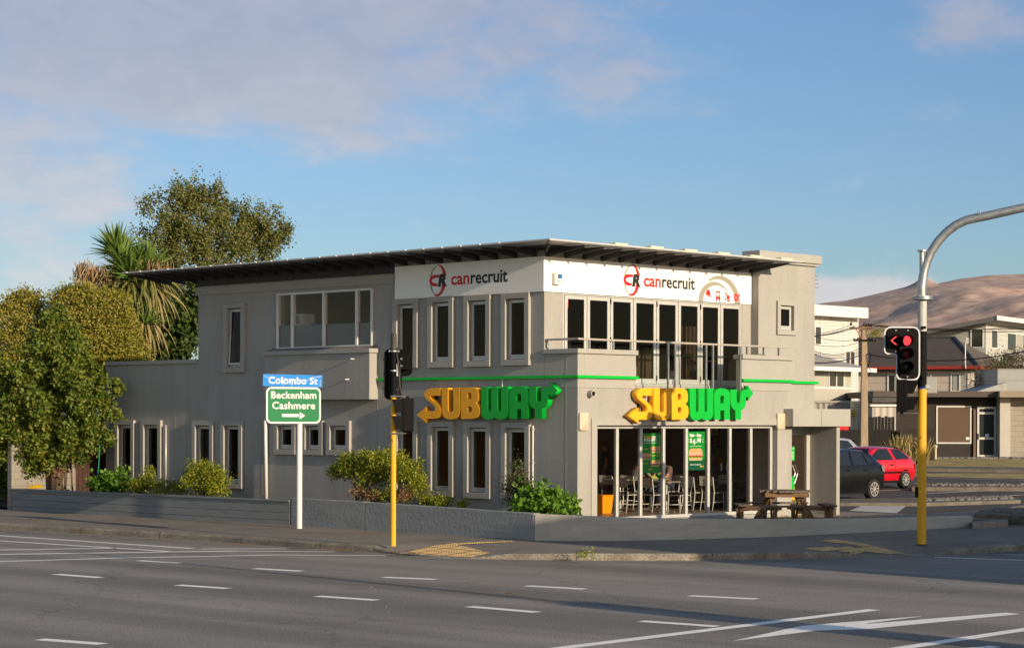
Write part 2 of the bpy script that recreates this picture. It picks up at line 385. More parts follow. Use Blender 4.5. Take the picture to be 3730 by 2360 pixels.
struct(mb.build('footpath', M_path))
mb = MB()                                           # kerb with rounded nose and stone-by-stone joints
ring = []
for i in range(n):
    h = KH[i]
    ring.append([(K[i].x,K[i].y,-.03),(K[i].x,K[i].y,h*.75),(KJ[i].x,KJ[i].y,h+.006),(KI[i].x,KI[i].y,h+.010),(KI[i].x,KI[i].y,-.03)])
mb.add([v for r in ring for v in r], [(i*5+k,(i+1)*5+k,(i+1)*5+k+1,i*5+k+1) for i in range(n-1) for k in range(4)])
struct(mb.build('kerb', M_kerb))
mb = MB()
for i in range(2, n-2, 5):
    e = (K[i+1]-K[i]).normalized()*.012; h = KH[i]
    q = [(K[i].x,K[i].y,-.01),(K[i].x,K[i].y,h*.75),(KJ[i].x,KJ[i].y,h+.006),(KI[i].x,KI[i].y,h+.010)]; nn_ = (K[i]-KI[i]).normalized()*.003
    mb.add([(x+nn_.x,y+nn_.y,z+.003) for x,y,z in q]+[(x+nn_.x+e.x,y+nn_.y+e.y,z+.003) for x,y,z in q], [(r,r+1,r+5,r+4) for r in range(3)])
struct(mb.build('kerb_joint', mat('kerb_joint', (.05,.045,.038), .9)))
def road_mat():
    m = mat('road_asphalt', (.205,.193,.177), .9, 0, .3, .5, 55, c2=(.265,.25,.23), spec=.25, detail=9, streak=(.5,1.0,1.0), speck=(34,.42)); t = m.node_tree; N = t.nodes; b = N['Principled BSDF']; src = b.inputs['Base Color'].links[0].from_socket
    tcn = N.new('ShaderNodeTexCoord'); mp = N.new('ShaderNodeMapping'); mp.inputs['Rotation'].default_value = (0,0,math.radians(42)); t.links.new(tcn.outputs['Object'], mp.inputs[0])
    mp2 = N.new('ShaderNodeMapping'); mp2.inputs['Scale'].default_value = (.03,.8,1); t.links.new(mp.outputs[0], mp2.inputs[0])
    nz = N.new('ShaderNodeTexNoise'); nz.inputs['Scale'].default_value = 1; nz.inputs['Detail'].default_value = 4; t.links.new(mp2.outputs[0], nz.inputs[0])
    r1 = N.new('ShaderNodeMapRange'); r1.inputs[1].default_value = .35; r1.inputs[2].default_value = .62; r1.inputs[3].default_value = .72; r1.inputs[4].default_value = 1.08; t.links.new(nz.outputs[0], r1.inputs[0])
    vo = N.new('ShaderNodeTexVoronoi'); vo.feature = 'DISTANCE_TO_EDGE'; vo.inputs['Scale'].default_value = .16; n2 = N.new('ShaderNodeTexNoise'); n2.inputs['Scale'].default_value = 1.3; n2.inputs['Detail'].default_value = 5
    t.links.new(tcn.outputs['Object'], n2.inputs[0]); ad = N.new('ShaderNodeVectorMath'); ad.operation = 'ADD'; t.links.new(tcn.outputs['Object'], ad.inputs[0]); t.links.new(n2.outputs[1], ad.inputs[1]); t.links.new(ad.outputs[0], vo.inputs[0])
    r2 = N.new('ShaderNodeMapRange'); r2.inputs[1].default_value = .0; r2.inputs[2].default_value = .006; r2.inputs[3].default_value = .72; r2.inputs[4].default_value = 1; t.links.new(vo.outputs['Distance'], r2.inputs[0])
    n3 = N.new('ShaderNodeTexNoise'); n3.inputs['Scale'].default_value = .9; n3.inputs['Detail'].default_value = 2; t.links.new(tcn.outputs['Object'], n3.inputs[0])
    r3 = N.new('ShaderNodeMapRange'); r3.inputs[1].default_value = .66; r3.inputs[2].default_value = .78; r3.inputs[3].default_value = 1; r3.inputs[4].default_value = .82; t.links.new(n3.outputs[0], r3.inputs[0])
    for r in (r1, r2, r3):
        v = N.new('ShaderNodeVectorMath'); v.operation = 'SCALE'; t.links.new(src, v.inputs[0]); t.links.new(r.outputs[0], v.inputs['Scale']); src = v.outputs[0]
    t.links.new(src, b.inputs['Base Color']); return m
mb = MB()
mb.add([(-90,-40,0),(90,-40,0),(90,50,0),(60,60,0),(-40,95,0),(-90,95,0)], [(0,1,2,3,4,5)])
struct(mb.build('road', road_mat()))
mb = MB()                                           # gutter strip along the kerb, a little paler than the seal
KO = inner(K, -.38)
mb.add([(p.x,p.y,.004) for i in range(n) for p in (KO[i],K[i])], [(2*i,2*i+2,2*i+3,2*i+1) for i in range(n-1)])
struct(mb.build('gutter', mat('gutter', (.215,.203,.188), .9, .12, 1.5, .5, 60, speck=(30,.3))))

# painted markings, each surveyed on the road plane
def A_(x, y): return G(x/1.2674, 1850+y/1.2674, .004)
def B_(x, y): return G(1800+x/1.2477, 1850+y/1.2477, .004)
def stroke(mb, a, b, w):
    w *= 1.25
    a, b = Vector(a), Vector(b); d = (b-a).normalized(); nrm = Vector((-d.y,d.x,0))*w/2
    mb.quad(a-nrm, b-nrm, b+nrm, a+nrm)
mk = []
for a, b in [((640,241),(833,253)),((255,304),(465,320)),((1175,278),(1392,290)),((820,354),(1053,370)),((1770,318),(2010,328)),((1463,405),(1738,424)),((183,604),(475,626))]:
    mb = MB(); stroke(mb, A_(*a), A_(*b), .175); mk.append(mb)
for a, b in [((147,352),(415,367)),((888,397),(1195,412)),((-115,446),(197,472)),((668,512),(1013,536))]:
    mb = MB(); stroke(mb, B_(*a), B_(*b), .175); mk.append(mb)
for a, b, w in [((-200,113),(890,186),.12),((-200,138),(780,199),.12),((-250,196),(535,184),.13),((-250,216),(1100,197),.16),((-250,253),(570,229),.13),((570,229),(1300,215),.12),((930,187),(1430,187),.12),((1300,215),(2220,222),.10),((1100,197),(1640,202),.10)]:
    mb = MB(); stroke(mb, A_(*a), A_(*b), w); mk.append(mb)
for a, b, w in [((250,641),(1728,460),.17),((1780,645),(2450,544),.17),((2140,641),(2280,627),.15),((2000,222),(2500,240),.10),((2220,204),(2500,200),.10)]:
    mb = MB(); stroke(mb, B_(*a), B_(*b), w); mk.append(mb)
mb = MB(); mb.add([B_(*p) for p in [(1080,603),(1240,583),(1470,555),(1690,549),(2392,480),(2325,474),(1700,524),(1690,523),(1945,491),(1940,490),(1640,514),(1560,520),(1395,534)]], [tuple(range(13))]); mk.append(mb)
for i, mb in enumerate(mk): struct(mb.build('road_marking', M_mark))
for a, b in [((0,98),(110,104)),((325,119),(450,125)),((665,140),(800,147)),((1050,164),(1190,172)),((1480,191),(1600,198))]:
    mb = MB(); stroke(mb, A_(*a), A_(*b), .10); mb.M = T3(0,0,.004); struct(mb.build('road_marking', M_orange, loc=(0,0,.004)))

# tactile paving: yellow pavers with rows of studs
M_tac = mat('tactile_yellow', (.60,.42,.19), .8, .15, 5, .3, 60)
from mathutils.bvhtree import BVHTree
FPB = BVHTree.FromPolygons([v for r in fp for v in r], [q for i in range(n_fp-1) for k in range(5) for q in ((i*6+k,(i+1)*6+k,(i+1)*6+k+1),(i*6+k,(i+1)*6+k+1,i*6+k+1))])
def path_z(p):
    h = FPB.ray_cast(Vector((p.x,p.y,3)), Vector((0,0,-1)))[0]
    if h: return h.z+.004
    i = min(range(len(K)), key=lambda i: (K[i].x-p.x)**2+(K[i].y-p.y)**2); a = KI[i]; q = nearest_wall(K[i]); t = max(0, min(1, (Vector((p.x,p.y,0))-a).dot(q-a)/(q-a).length_squared))
    return KH[i]+(.15-KH[i])*min(1, t*2.2)
def tactile(P, z):
    pts = []; mb = MB()
    for px, py in P:
        p = G(px,py,z)
        for _ in range(4): p = G(px,py,path_z(p)+.006)
        pts.append(p)
    xs_, ys_ = [p.x for p in pts], [p.y for p in pts]
    def ins(x, y):
        c = False; j = len(pts)-1
        for i in range(len(pts)):
            a, b = pts[i], pts[j]
            if (a.y > y) != (b.y > y) and x < (b.x-a.x)*(y-a.y)/(b.y-a.y)+a.x: c = not c
            j = i
        return c
    st = .036; zc = {}
    def zz(i, j):
        if (i,j) not in zc: w = B2W(i*st, j*st); zc[i,j] = (w.x, w.y, path_z(w)+.007)
        return zc[i,j]
    lo = [W2B(p) for p in pts]; i0, i1 = int(min(l[0] for l in lo)/st)-1, int(max(l[0] for l in lo)/st)+1; j0, j1 = int(min(l[1] for l in lo)/st)-1, int(max(l[1] for l in lo)/st)+1
    for i in range(i0, i1):
        for j in range(j0, j1):
            w = B2W((i+.5)*st, (j+.5)*st)
            if ins(w.x, w.y) and i % 11 and j % 11:
                q = [zz(i,j),zz(i+1,j),zz(i+1,j+1),zz(i,j+1)]
                if i % 2 and j % 2: mb.add(q+[(w.x,w.y,q[0][2]+.009)], [(0,1,4),(1,2,4),(2,3,4),(3,0,4)])
                else: mb.quad(*q)
    return struct(mb.build('tactile_paving', M_tac))
def Az(x, y): return (x/1.2674, 1850+y/1.2674)
tactile([Az(1838,206),Az(2000,175),Az(2090,163),Az(2366,152),Az(2366,156),Az(2110,172),Az(2262,201),Az(2170,221),Az(2040,207),Az(2010,209),Az(1950,204),Az(1900,208)], .115)
def Dz(x, y): return (2900+x/2.771, 1500+y/2.771)
tactile([Dz(60,1380),Dz(330,1350),Dz(410,1362),Dz(500,1350),Dz(600,1360),Dz(690,1352),Dz(230,1300),Dz(380,1285),Dz(1240,1388),Dz(1050,1420),Dz(940,1395),Dz(830,1410),Dz(700,1385),Dz(520,1412),Dz(420,1395),Dz(300,1408)], .135)
# small leaf litter along the wall foot and in the gutter
def litter(name, spots, m, n, spread, size):
    mb = MB()
    for p, q in spots:
        for _ in range(n):
            c = p.lerp(q, rng.random())+Vector((rng.gauss(0,spread),rng.gauss(0,spread),.012)); a = rng.random()*6.28; s_ = size*(.5+rng.random())
            mb.quad(c+Vector((s_*math.cos(a),s_*math.sin(a),.006)), c+Vector((s_*.5*math.cos(a+1.57),s_*.5*math.sin(a+1.57),0)), c-Vector((s_*math.cos(a),s_*math.sin(a),-.01)), c-Vector((s_*.5*math.cos(a+1.57),s_*.5*math.sin(a+1.57),0)))
    o = mb.build(name, m); o['kind'] = 'stuff'; o['label'] = 'dry fallen leaves lying along the wall foot and the gutter'; o['category'] = 'leaf litter'; return o
lf = lambda a: a+Vector((0,0,.15))
litter('fallen_leaves', [(lf(B2W(-3.0,18.4)),lf(B2W(-2.45,7.4))),(lf(B2W(-2.7,7.4)),lf(B2W(-2.6,6.5))),(lf(B2W(-2.6,4)),lf(B2W(-.5,-3))),(lf(B2W(-.4,-3)),lf(B2W(6,-4.2))),
       (G(2040,2040,.0),G(2160,2041,0)),(G(2600,2043,0),G(3050,2034,0)),(G(1700,2120),G(2000,2200)),(lf(B2W(-4,3)),lf(B2W(-2,-4)))], leaf_mat('dead_leaf', [(.22,.09,.03),(.30,.16,.06),(.16,.08,.03)], .1), 45, .07, .028)
mb = MB()
for _ in range(150):
    c = A_(900+rng.random()*900, 350+rng.random()*130) if rng.random() < .45 else B_(rng.random()*2300, 250+rng.random()*350)
    mb.ball(c+Vector((0,0,.004)), .003+.008*rng.random()**4, 5, 3)
o = mb.build('loose_grit', mat('grit', (.24,.225,.20), .9, .2, 9)); o['kind'] = 'stuff'; tag(o, 'pale loose grit scattered over the road seal', 'grit')

# ------------------------------------------------------------------ site behind the wall: lawn, brick path, car park
mb = MB()
poly = [B2W(-2.0,-.8),B2W(-1.6,-1.6),B2W(-.3,-2.5),B2W(2.7,-3.5),B2W(5.8,-3.85),B2W(8.6,-4.1),B2W(8.6,-1.9),B2W(7.6,-.9),B2W(7.6,.3),B2W(-1,.3)]
mb.add([(p.x,p.y,.30) for p in poly], [tuple(range(len(poly)))]); struct(mb.build('lawn', M_grass))
gm = MB()                                           # blades
for _ in range(9000):
    x, y = rng.uniform(-1.5,8.6), rng.uniform(-4.0,.2)
    if x < 4 and y < -2.3-.35*(x+.3): continue
    if y < -3.4-.08*x or (x < 0 and y < -1.9): continue
    if x > 7.6 and y > -1.0-(x-7.6)*.9: continue
    p = B2W(x,y,.298); h = .03+.07*rng.random()**2; a = rng.random()*6.28; dx, dy = .006*math.cos(a), .006*math.sin(a); l = rng.gauss(0,.02)
    gm.add([(p.x-dx,p.y-dy,p.z),(p.x+dx,p.y+dy,p.z),(p.x+l,p.y+l,p.z+h)], [(0,1,2)])
o = gm.build('grass', leaf_mat('grass_blade', [(.04,.06,.012),(.09,.11,.02),(.16,.13,.04)], .3)); tag(o, 'short green grass growing between the low wall and the shop', 'grass', kind='stuff')
M_pave = brick_mat('brick_paving', (.20,.165,.125), (.26,.215,.165), (.10,.085,.07), .22, .11, 'xy', .9, .006)
mb = MB(); poly = [(7.62,.8),(7.62,-.9),(8.62,-1.9),(8.62,-4.12),(9.3,-4.15),(12,-4.3),(20,-4.6),(20,.5),(15,-1.2),(11.5,-1.2),(11,.8)]
mb.add([(x,y,0) for x,y in poly], [tuple(range(len(poly)))]); struct(mb.build('brick_path', M_pave, loc=(C0[0],C0[1],.29), rz=TH))
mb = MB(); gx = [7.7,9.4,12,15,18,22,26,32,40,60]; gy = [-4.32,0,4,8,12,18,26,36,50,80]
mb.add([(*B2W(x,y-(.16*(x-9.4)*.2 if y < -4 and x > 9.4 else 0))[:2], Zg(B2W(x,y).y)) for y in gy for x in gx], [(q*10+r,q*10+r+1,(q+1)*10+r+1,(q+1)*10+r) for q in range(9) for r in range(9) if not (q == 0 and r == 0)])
struct(mb.build('car_park', mat('shaded_car_park_asphalt', (.055,.053,.052), .92, 0, .5, .5, 50, c2=(.085,.081,.077), spec=.25, detail=8, speck=(40,.3))))  # asphalt colour darkened to hold the shade over the car park
sheet('yard', [B2W(x,y) for x,y in ((-2.6,18.3),(12,9),(30,30),(30,70),(-2.6,80))], M_soil, .2)
M_verge = mat('dry_verge', (.17,.155,.05), .95, 0, 1.2, .8, 30, c2=(.42,.33,.15), detail=9, speck=(20,.3)); M_ikerb = mat('shaded_island_kerb', (.095,.083,.068), .92, 0, 2.2, .5, 26, c2=(.17,.152,.126), detail=8, speck=(30,.3))  # island kerb: kerb concrete with the car park's shade darkened into its colour
# raised islands with kerb and river stones
M_stone = mat('river_stone', (.10,.098,.095), .85, 0, 7, c2=(.20,.19,.175))
def island(P, h=.10, stones=0, m=None, top=None):
    pts = [G2(*p) for p in P]; mb = MB(); N_ = len(pts)
    mb.add([(p.x,p.y,p.z-.3) for p in pts]+[(p.x,p.y,p.z+h) for p in pts], [tuple(range(N_,2*N_))]+[(i,(i+1)%N_,N_+(i+1)%N_,N_+i) for i in range(N_)])
    struct(mb.build('traffic_island', M_ikerb, bevel=.02))
    return pts
def scatter(name, label, polyw, n, z, r):
    mb = MB(); X = [p.x for p in polyw]; Y = [p.y for p in polyw]; k = 0
    while k < n:
        x, y = rng.uniform(min(X),max(X)), rng.uniform(min(Y),max(Y)); c = False; j = len(polyw)-1
        for i in range(len(polyw)):
            a, b = polyw[i], polyw[j]
            if (a.y > y) != (b.y > y) and x < (b.x-a.x)*(y-a.y)/(b.y-a.y)+a.x: c = not c
            j = i
        k += .2 if not c else 1
        if c: q = r*(.6+.8*rng.random()); mb.ball((x,y,z(y)+q*.3), (q*1.3,q,q*.75), 6, 4)
    o = mb.build(name, M_stone, smooth=True); tag(o, label, 'stones', kind='stuff')
P = island([Dz(440,950),Dz(1300,952),Dz(2270,922),Dz(2190,884),Dz(1300,900),Dz(440,908)])
scatter('river_stones', 'grey river stones filling the kerbed island behind the yellow pole', [G2(*Dz(*q)) for q in [(1290,935),(2190,912),(2150,888),(1300,915)]], 800, lambda y: Zg(y)+.09, .05)
island([Dz(1165,800),Dz(2350,800),Dz(2350,770),Dz(1165,775)], .13)
scatter('river_stones', 'pale stones along the far car park kerb', [G2(*Dz(*q)) for q in [(1200,785),(2350,790),(2350,772),(1200,770)]], 200, lambda y: Zg(y)+.12, .05)
island([Dz(1800,1085),Dz(2500,1110),Dz(2500,1030),Dz(1850,1045)], .14)
scatter('river_stones', 'river stones on the near island at the right', [G2(*Dz(*q)) for q in [(1990,1070),(2500,1090),(2500,1030),(1990,1045)]], 260, lambda y: Zg(y)+.13, .06)
pp = [G(*Dz(1775,1185),.14),G(*Dz(2140,1165),.14),G(*Dz(2140,1140),.14),G(*Dz(1775,1150),.14)]
mb = MB(); mb.add([(p.x,p.y,.1) for p in pp]+[(p.x,p.y,.29) for p in pp], [(4,5,6,7)]+[(i,(i+1)%4,4+(i+1)%4,4+i) for i in range(4)]); struct(mb.build('kerb', M_kerb, bevel=.02))
zb = MB()                                           # striped crossing in the car park
for k in range(8):
    t0, t1 = (k+.1)/8, (k+.62)/8
    f = lambda t, e: (Vector(Dz(670,943)).lerp(Vector(Dz(540,998)), t) if e == 0 else Vector(Dz(1112,950)).lerp(Vector(Dz(1015,1022)), t))
    q = [G2(*f(t1,0)),G2(*f(t1,1)),G2(*f(t0,1)),G2(*f(t0,0))]; zb.quad(*[(p.x,p.y,p.z+.005) for p in q])
struct(zb.build('striped_crossing', M_mark))
for a, b in [((830,795),(1200,780)),((1310,824),(1970,793)),((2005,850),(2400,832)),((760,893),(1200,884)),((1170,660),(2400,690))]:
    mb = MB(); stroke(mb, G2(*Dz(*a))+Vector((0,0,.006)), G2(*Dz(*b))+Vector((0,0,.006)), .1); struct(mb.build('road_marking', M_mark))
mb = MB(); q = [G2(*Dz(*p)) for p in [(1165,655),(2600,690),(2600,625),(1165,622)]]; mb.quad(*[(p.x,p.y,p.z+.02) for p in q]); struct(mb.build('grass_verge', M_verge))
mb = MB(); q = [G2(*Dz(*p)) for p in [(1165,600),(2600,618),(2600,598),(1165,580)]]; mb.add([(p.x,p.y,p.z-.02) for p in q]+[(p.x,p.y,p.z+.12) for p in q], [(4,5,6,7)]+[(i,(i+1)%4,4+(i+1)%4,4+i) for i in range(4)]); struct(mb.build('kerb', M_ikerb))
mb = MB(); q = [G2(*Dz(*p)) for p in [(1165,580),(2600,598),(2600,500),(1165,500)]]; mb.quad(*[(p.x,p.y,p.z+.13) for p in q]); struct(mb.build('grass_verge', M_verge))

# ------------------------------------------------------------------ distant hill
mb = MB(); RP = [(1700,1520),(2000,1480),(2400,1330),(2700,1180),(2880,1128),(3000,1103),(3080,1095),(3160,1078),(3300,1045),(3335,1028),(3352,1014),(3362,1011),(3372,1014),(3385,1012),(3398,1026),(3412,1033),(3500,1015),(3600,1003),(3730,998),(3900,985),(4300,990),(4800,1040),(5600,1200),(6300,1400),(7000,1520)]
cols_ = 320; rows_ = 60; D0, D1 = 1150., 2000.
def ridge(px):
    for i in range(len(RP)-1):
        if RP[i][0] <= px <= RP[i+1][0]: t = (px-RP[i][0])/(RP[i+1][0]-RP[i][0]); return RP[i][1]*(1-t)+RP[i+1][1]*t
    return 1500
from mathutils import noise as mnoise
vs = []
for j in range(rows_):
    t = j/(rows_-1); D = D0+(D1-D0)*t
    for i in range(cols_):
        px = 1700+(7000-1700)*i/(cols_-1); kk = max(0, min(1, (t-.86)/.12))
        sm = sum(ridge(px+o_) for o_ in range(-180, 181, 30))/13; top = W(px, ridge(px)*kk+sm*(1-kk), D1).z
        x = (px-CX)/FPX*D
        prof = .78*math.sin(min(1,t*1.02)*math.pi/2)**1.1+.22*t**3
        nz = mnoise.fractal(Vector((x*.006,D*.006,3)), 1, 2, 5)
        z = top*prof+nz*top*.20*math.sin(math.pi*min(t,1))**.8*(1-t)
        spur = math.exp(-((px-3900+ (t-.35)*1500)/420)**2)*math.exp(-((t-.45)/.25)**2)*top*.10
        vs.append((x, D, z+spur if j else -1))
mb.add(vs, [(j*cols_+i,j*cols_+i+1,(j+1)*cols_+i+1,(j+1)*cols_+i) for j in range(rows_-1) for i in range(cols_-1)])
struct(mb.build('hill', mat('hazed_dry_grass', (.40,.275,.225), .95, 0, .05, .8, .12, c2=(.53,.385,.30), detail=10, speck=(.09,.3)), smooth=True))  # dry grass colour paled and pinkened to carry distance haze
# ------------------------------------------------------------------ the corner shop (local x along the front, y into the block, z up)
BLD = thing('shop_building', 'two storey taupe rendered corner shop with wide thin roof and tall narrow side windows', 'building', (C0[0],C0[1],0), TH)
def wall(mb, axis, c, u0, u1, z0, z1, holes, th):
    """flat wall with real openings: outer face at c, thickness th inwards (+)"""
    us = sorted({u0,u1,*[h[0] for h in holes],*[h[1] for h in holes]}); zs = sorted({z0,z1,*[h[2] for h in holes],*[h[3] for h in holes]})
    us = [u for u in us if u0 <= u <= u1]; zs = [z for z in zs if z0 <= z <= z1]
    op = lambda u, z: any(h[0] < u < h[1] and h[2] < z < h[3] for h in holes) or not (u0 < u < u1 and z0 < z < z1)
    P = (lambda u, d, z: (c+d, u, z)) if axis == 'x' else (lambda u, d, z: (u, c+d, z))
    nu, nz = len(us)-1, len(zs)-1
    for i in range(nu):
        for j in range(nz):
            a, b, p, q = us[i], us[i+1], zs[j], zs[j+1]; mu, mz = (a+b)/2, (p+q)/2
            if op(mu, mz): continue
            mb.quad(P(a,0,p),P(b,0,p),P(b,0,q),P(a,0,q)); mb.quad(P(a,th,q),P(b,th,q),P(b,th,p),P(a,th,p))
            for du, dz, e in ((-1,0,(a,p,a,q)),(1,0,(b,q,b,p)),(0,-1,(b,p,a,p)),(0,1,(a,q,b,q))):
                nu_ = (us[i-1]+a)/2 if du == -1 and i > 0 else ((us[i+2]+b)/2 if du == 1 and i+2 < len(us) else (mu if du == 0 else -999))
                nz_ = (zs[j-1]+p)/2 if dz == -1 and j > 0 else ((zs[j+2]+q)/2 if dz == 1 and j+2 < len(zs) else (mz if dz == 0 else -999))
                if op(nu_, nz_): mb.quad(P(e[0],0,e[1]),P(e[2],0,e[3]),P(e[2],th,e[3]),P(e[0],th,e[1]))
    return mb
# side wall (plane x = 0): window list as (y_left, y_right, z0, z1) outer trim edge
def lw(px0, py0, px1, py1):
    a, b = Lp(px0,py0), Lp(px1,py1); return a[0], b[0], b[1], a[1]
SIDE = dict(W1=lw(425.7,1530,494,1763), W2=lw(520,1530,592.6,1763), W3=lw(707,1531,782,1776), W4=lw(811,1532,888,1780),
  S1=lw(1005.5,1532,1083,1656), S2=lw(1106,1532,1182,1658), S3=lw(1196,1532,1281,1659),
  T1=lw(1440,1534,1526,1806), T2=lw(1564,1534,1657,1810), T3=lw(1696,1536,1792,1817), T4=lw(1833,1538,1935,1820),
  U1=lw(1438,1091,1527,1340), U2=lw(1565,1083,1657,1338), U3=lw(1697,1077,1792,1335), U4=lw(1833,1070,1934,1330), UL=lw(821,1107,896,1356))
TR = .145
def hole(w): return (w[1]+TR, w[0]-TR, w[2]+TR*.95, w[3]-TR*.9)
BAY = (6.86, 10.57, 4.46, 5.90)
H = [hole(w) for w in SIDE.values()]+[(BAY[0],BAY[1],BAY[2],BAY[3])]
mb = MB()
wall(mb, 'x', 0, 13.95, 18.26, .0, 4.16, [h for h in H], .22)
wall(mb, 'x', 0, 1.04, 13.95, .0, 6.52, H, .22)
wall(mb, 'x', 0, 0.0, 1.04, .0, 3.40, H, .22)
# shop front (plane y = 0), ground floor
OPX0, OPX1, OPZ0, OPZ1 = .63, 7.19, .40, 2.56
wall(mb, 'y', 0, .22, 7.8, .0, 3.40, [(OPX0,OPX1,OPZ0,OPZ1)], .2)
wall(mb, 'x', 7.8, .2, .8, .0, 3.40, [], -.2)
# upper front set back behind the balcony
UY = 1.04
DX0, DX1, DZ0, DZ1 = .62, 7.12, 3.50, 5.60
wall(mb, 'y', UY, .22, 7.9, 3.42, 6.52, [(DX0,DX1,DZ0,DZ1)], .2)
# tall fin wall at the right end with its small window and the recessed entry under it
fw = [Rp(2827,1095,.8), Rp(2897,1222,.8)]; FW = (fw[0][0], fw[1][0], fw[1][1], fw[0][1])
wall(mb, 'y', .8, 7.47, 9.80, 2.95, 6.70, [(FW[0]+.13,FW[1]-.12,FW[2]+.12,FW[3]-.12)], .3)
mb.box(7.83,8.55,.85,1.1,.0,2.95)
# far walls
mb.box(-.0+.22,10.0,18.06,18.26,0,4.16) if False else None
mb.box(.22,3.4,18.06,18.24,0,4.14); mb.box(3.2,3.4,14.2,18.06,0,4.14); mb.box(.22,9.8,13.73,13.93,0,6.5)
mb.box(9.6,9.8,1.1,13.73,0,6.5)
mb.build('wall', M_wall, BLD)
mb = MB(); mb.box(.22,3.3,13.96,18.1,3.95,4.05); mb.build('flat_roof', M_roofsheet, BLD)
# caps, bands and trims
def cap(name, *boxes):
    m = MB(); [m.box(*b) for b in boxes]; return m.build(name, M_trim, BLD, bevel=.008)
cap('wall_cap', (-.05,.28,13.955,18.31,4.163,4.27))
cap('cornice_band', (-.035,-.003,6.08,14.05,5.98,6.20))
mb = MB(); mb.box(-.045,.03,1.05,14.0,6.205,6.50) if False else mb.box(-.012,-.002,6.08,13.93,6.22,6.5); mb.build('fascia_board', M_raft, BLD)
cap('tower_cap', (7.34,9.93,.66,1.22,6.703,6.92), (7.40,9.87,.72,1.16,6.64,6.70))
# expansion joints
mb = MB()
for y, z0, z1 in ((6.70,.6,3.1),(.36,.6,4.1),(14.45,.8,3.6),(15.0,.7,2.9),(11.2,.7,2.5)):
    mb.box(-.004,.0+.002,y-.008,y+.008,z0,z1)
mb.build('joint', mat('joint', (.30,.27,.22), .9), BLD)
# parapets of the balcony
cap('parapet', (-.0,.22,.0,1.035,3.403,4.163),(.22,1.95,-.0,.18,3.403,4.163)); cap('parapet', (5.81,7.79,-.0,.18,3.403,4.163))
cap('parapet_cap', (-.06,.26,-.06,1.03,4.166,4.275),(.26,1.97,-.06,.24,4.166,4.275)); cap('parapet_cap', (5.78,7.86,-.06,.24,4.166,4.275))
mb = MB(); mb.box(.22,7.6,.2,1.04,3.28,3.40); mb.build('balcony_floor', M_conc, BLD)
# green band
mb = MB(); mb.box(-.07,-.003,-.07,6.66,3.615,3.685); mb.box(-.003,1.98,-.07,-.003,3.615,3.685); mb.box(5.8,7.80,-.07,-.003,3.615,3.685)
mb.box(7.80,9.90,.73,.797,3.615,3.685); mb.build('green_band', mat('band_green', (.0,.42,.04), .4), BLD, bevel=.006)
# opening surround
cap('opening_surround', (.44,.63,-.025,-.002,.3,2.72),(.63,7.19,-.025,-.002,2.563,2.72),(7.19,7.36,-.025,-.002,.3,2.72))
# bay box with sloped top
mb = MB(); y0, y1 = 6.68, 10.74
mb.box(-.28,-.003,y0,y1,3.17,4.30); mb.build('bay_box', M_wall, BLD)
mb = MB(); mb.box(-.33,-.003,y0-.05,y1+.05,4.303,4.41); mb.build('bay_cap', M_trim, BLD, bevel=.008)
mb = MB(); mb.add([(-.30,y0+.05,4.413),(-.30,y1-.02,4.413),(-.01,y1-.02,4.50),(-.01,y0+.05,4.50)], [(3,2,1,0)]); mb.build('bay_flashing', mat('flashing', (.20,.18,.16), .5), BLD)
# roof: thin sheet with flashing lip, rafters tapering out to the edge
RX0, RX1, RY0, RY1, RZ = -1.14, 7.9, -.21, 15.81, 6.63
mb = MB(); mb.box(RX0,9.6,RY0,RY1-.0,RZ-.035,RZ); mb.box(7.95,9.6,1.25,15,RZ-.036,RZ-.001) if False else None
mb.v, mb.f, mb.mi = [], [], []
mb.prism([(RX0,RY0),(RX1,RY0),(RX1,.64),(7.30,.64),(7.30,1.25),(9.6,1.25),(9.6,14.0),(.3,14.0),(.3,RY1),(RX0,RY1)], RZ-.04, RZ)
roof = mb.build('roof', M_roofsheet, BLD)
mb = MB(); mb.prism([(RX0+.75,RY0+.75),(7.3,RY0+.75),(7.3,1.3),(9.5,1.3),(9.5,13.9),(.25,13.9),(.25,RY1-.3),(RX0+.75,RY1-.3)], RZ-.062, RZ-.042)
mb.build('soffit', M_soffit, BLD)
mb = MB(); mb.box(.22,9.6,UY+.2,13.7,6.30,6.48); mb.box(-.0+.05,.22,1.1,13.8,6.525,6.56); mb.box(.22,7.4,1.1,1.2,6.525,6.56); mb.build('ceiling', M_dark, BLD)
mb = MB(); mb.box(RX0-.02,RX0-.002,RY0-.02,RY1+.02,RZ-.030,RZ+.003); mb.box(RX0-.02,RX1+.02,RY0-.022,RY0-.002,RZ-.030,RZ+.003); mb.build('roof_edge_flashing', M_lip, roof)
def rafter_y(y, x0=RX0+.03, x1=.28):
    m = MB(); z = RZ-.064
    m.add([(x0,y-.022,z-.035),(x1,y-.022,z-.24),(x1,y-.022,z),(x0,y-.022,z),(x0,y+.022,z-.035),(x1,y+.022,z-.24),(x1,y+.022,z),(x0,y+.022,z)], [(0,1,2,3),(7,6,5,4),(0,4,5,1),(1,5,6,2),(2,6,7,3),(3,7,4,0)]); return m
m0 = rafter_y(0); raf = m0.build('rafter', M_raft, roof); raf.location = (0,1.3,0)
tipm = MB(); tipm.box(RX0-.08,RX0-.03,-.02,.02,RZ-.025,RZ+.004); tip = tipm.build('roof_tip', M_lip, roof); tip.location = (0,1.3,0)
for k in range(1, 24):
    y = 1.3+k*.62
    if y > RY1-.1: break
    c = raf.copy(); COL.objects.link(c); c.parent = roof; c.location = (0,y,0)
    c = tip.copy(); COL.objects.link(c); c.parent = roof; c.location = (0,y,0)
m1 = MB(); z = RZ-.064
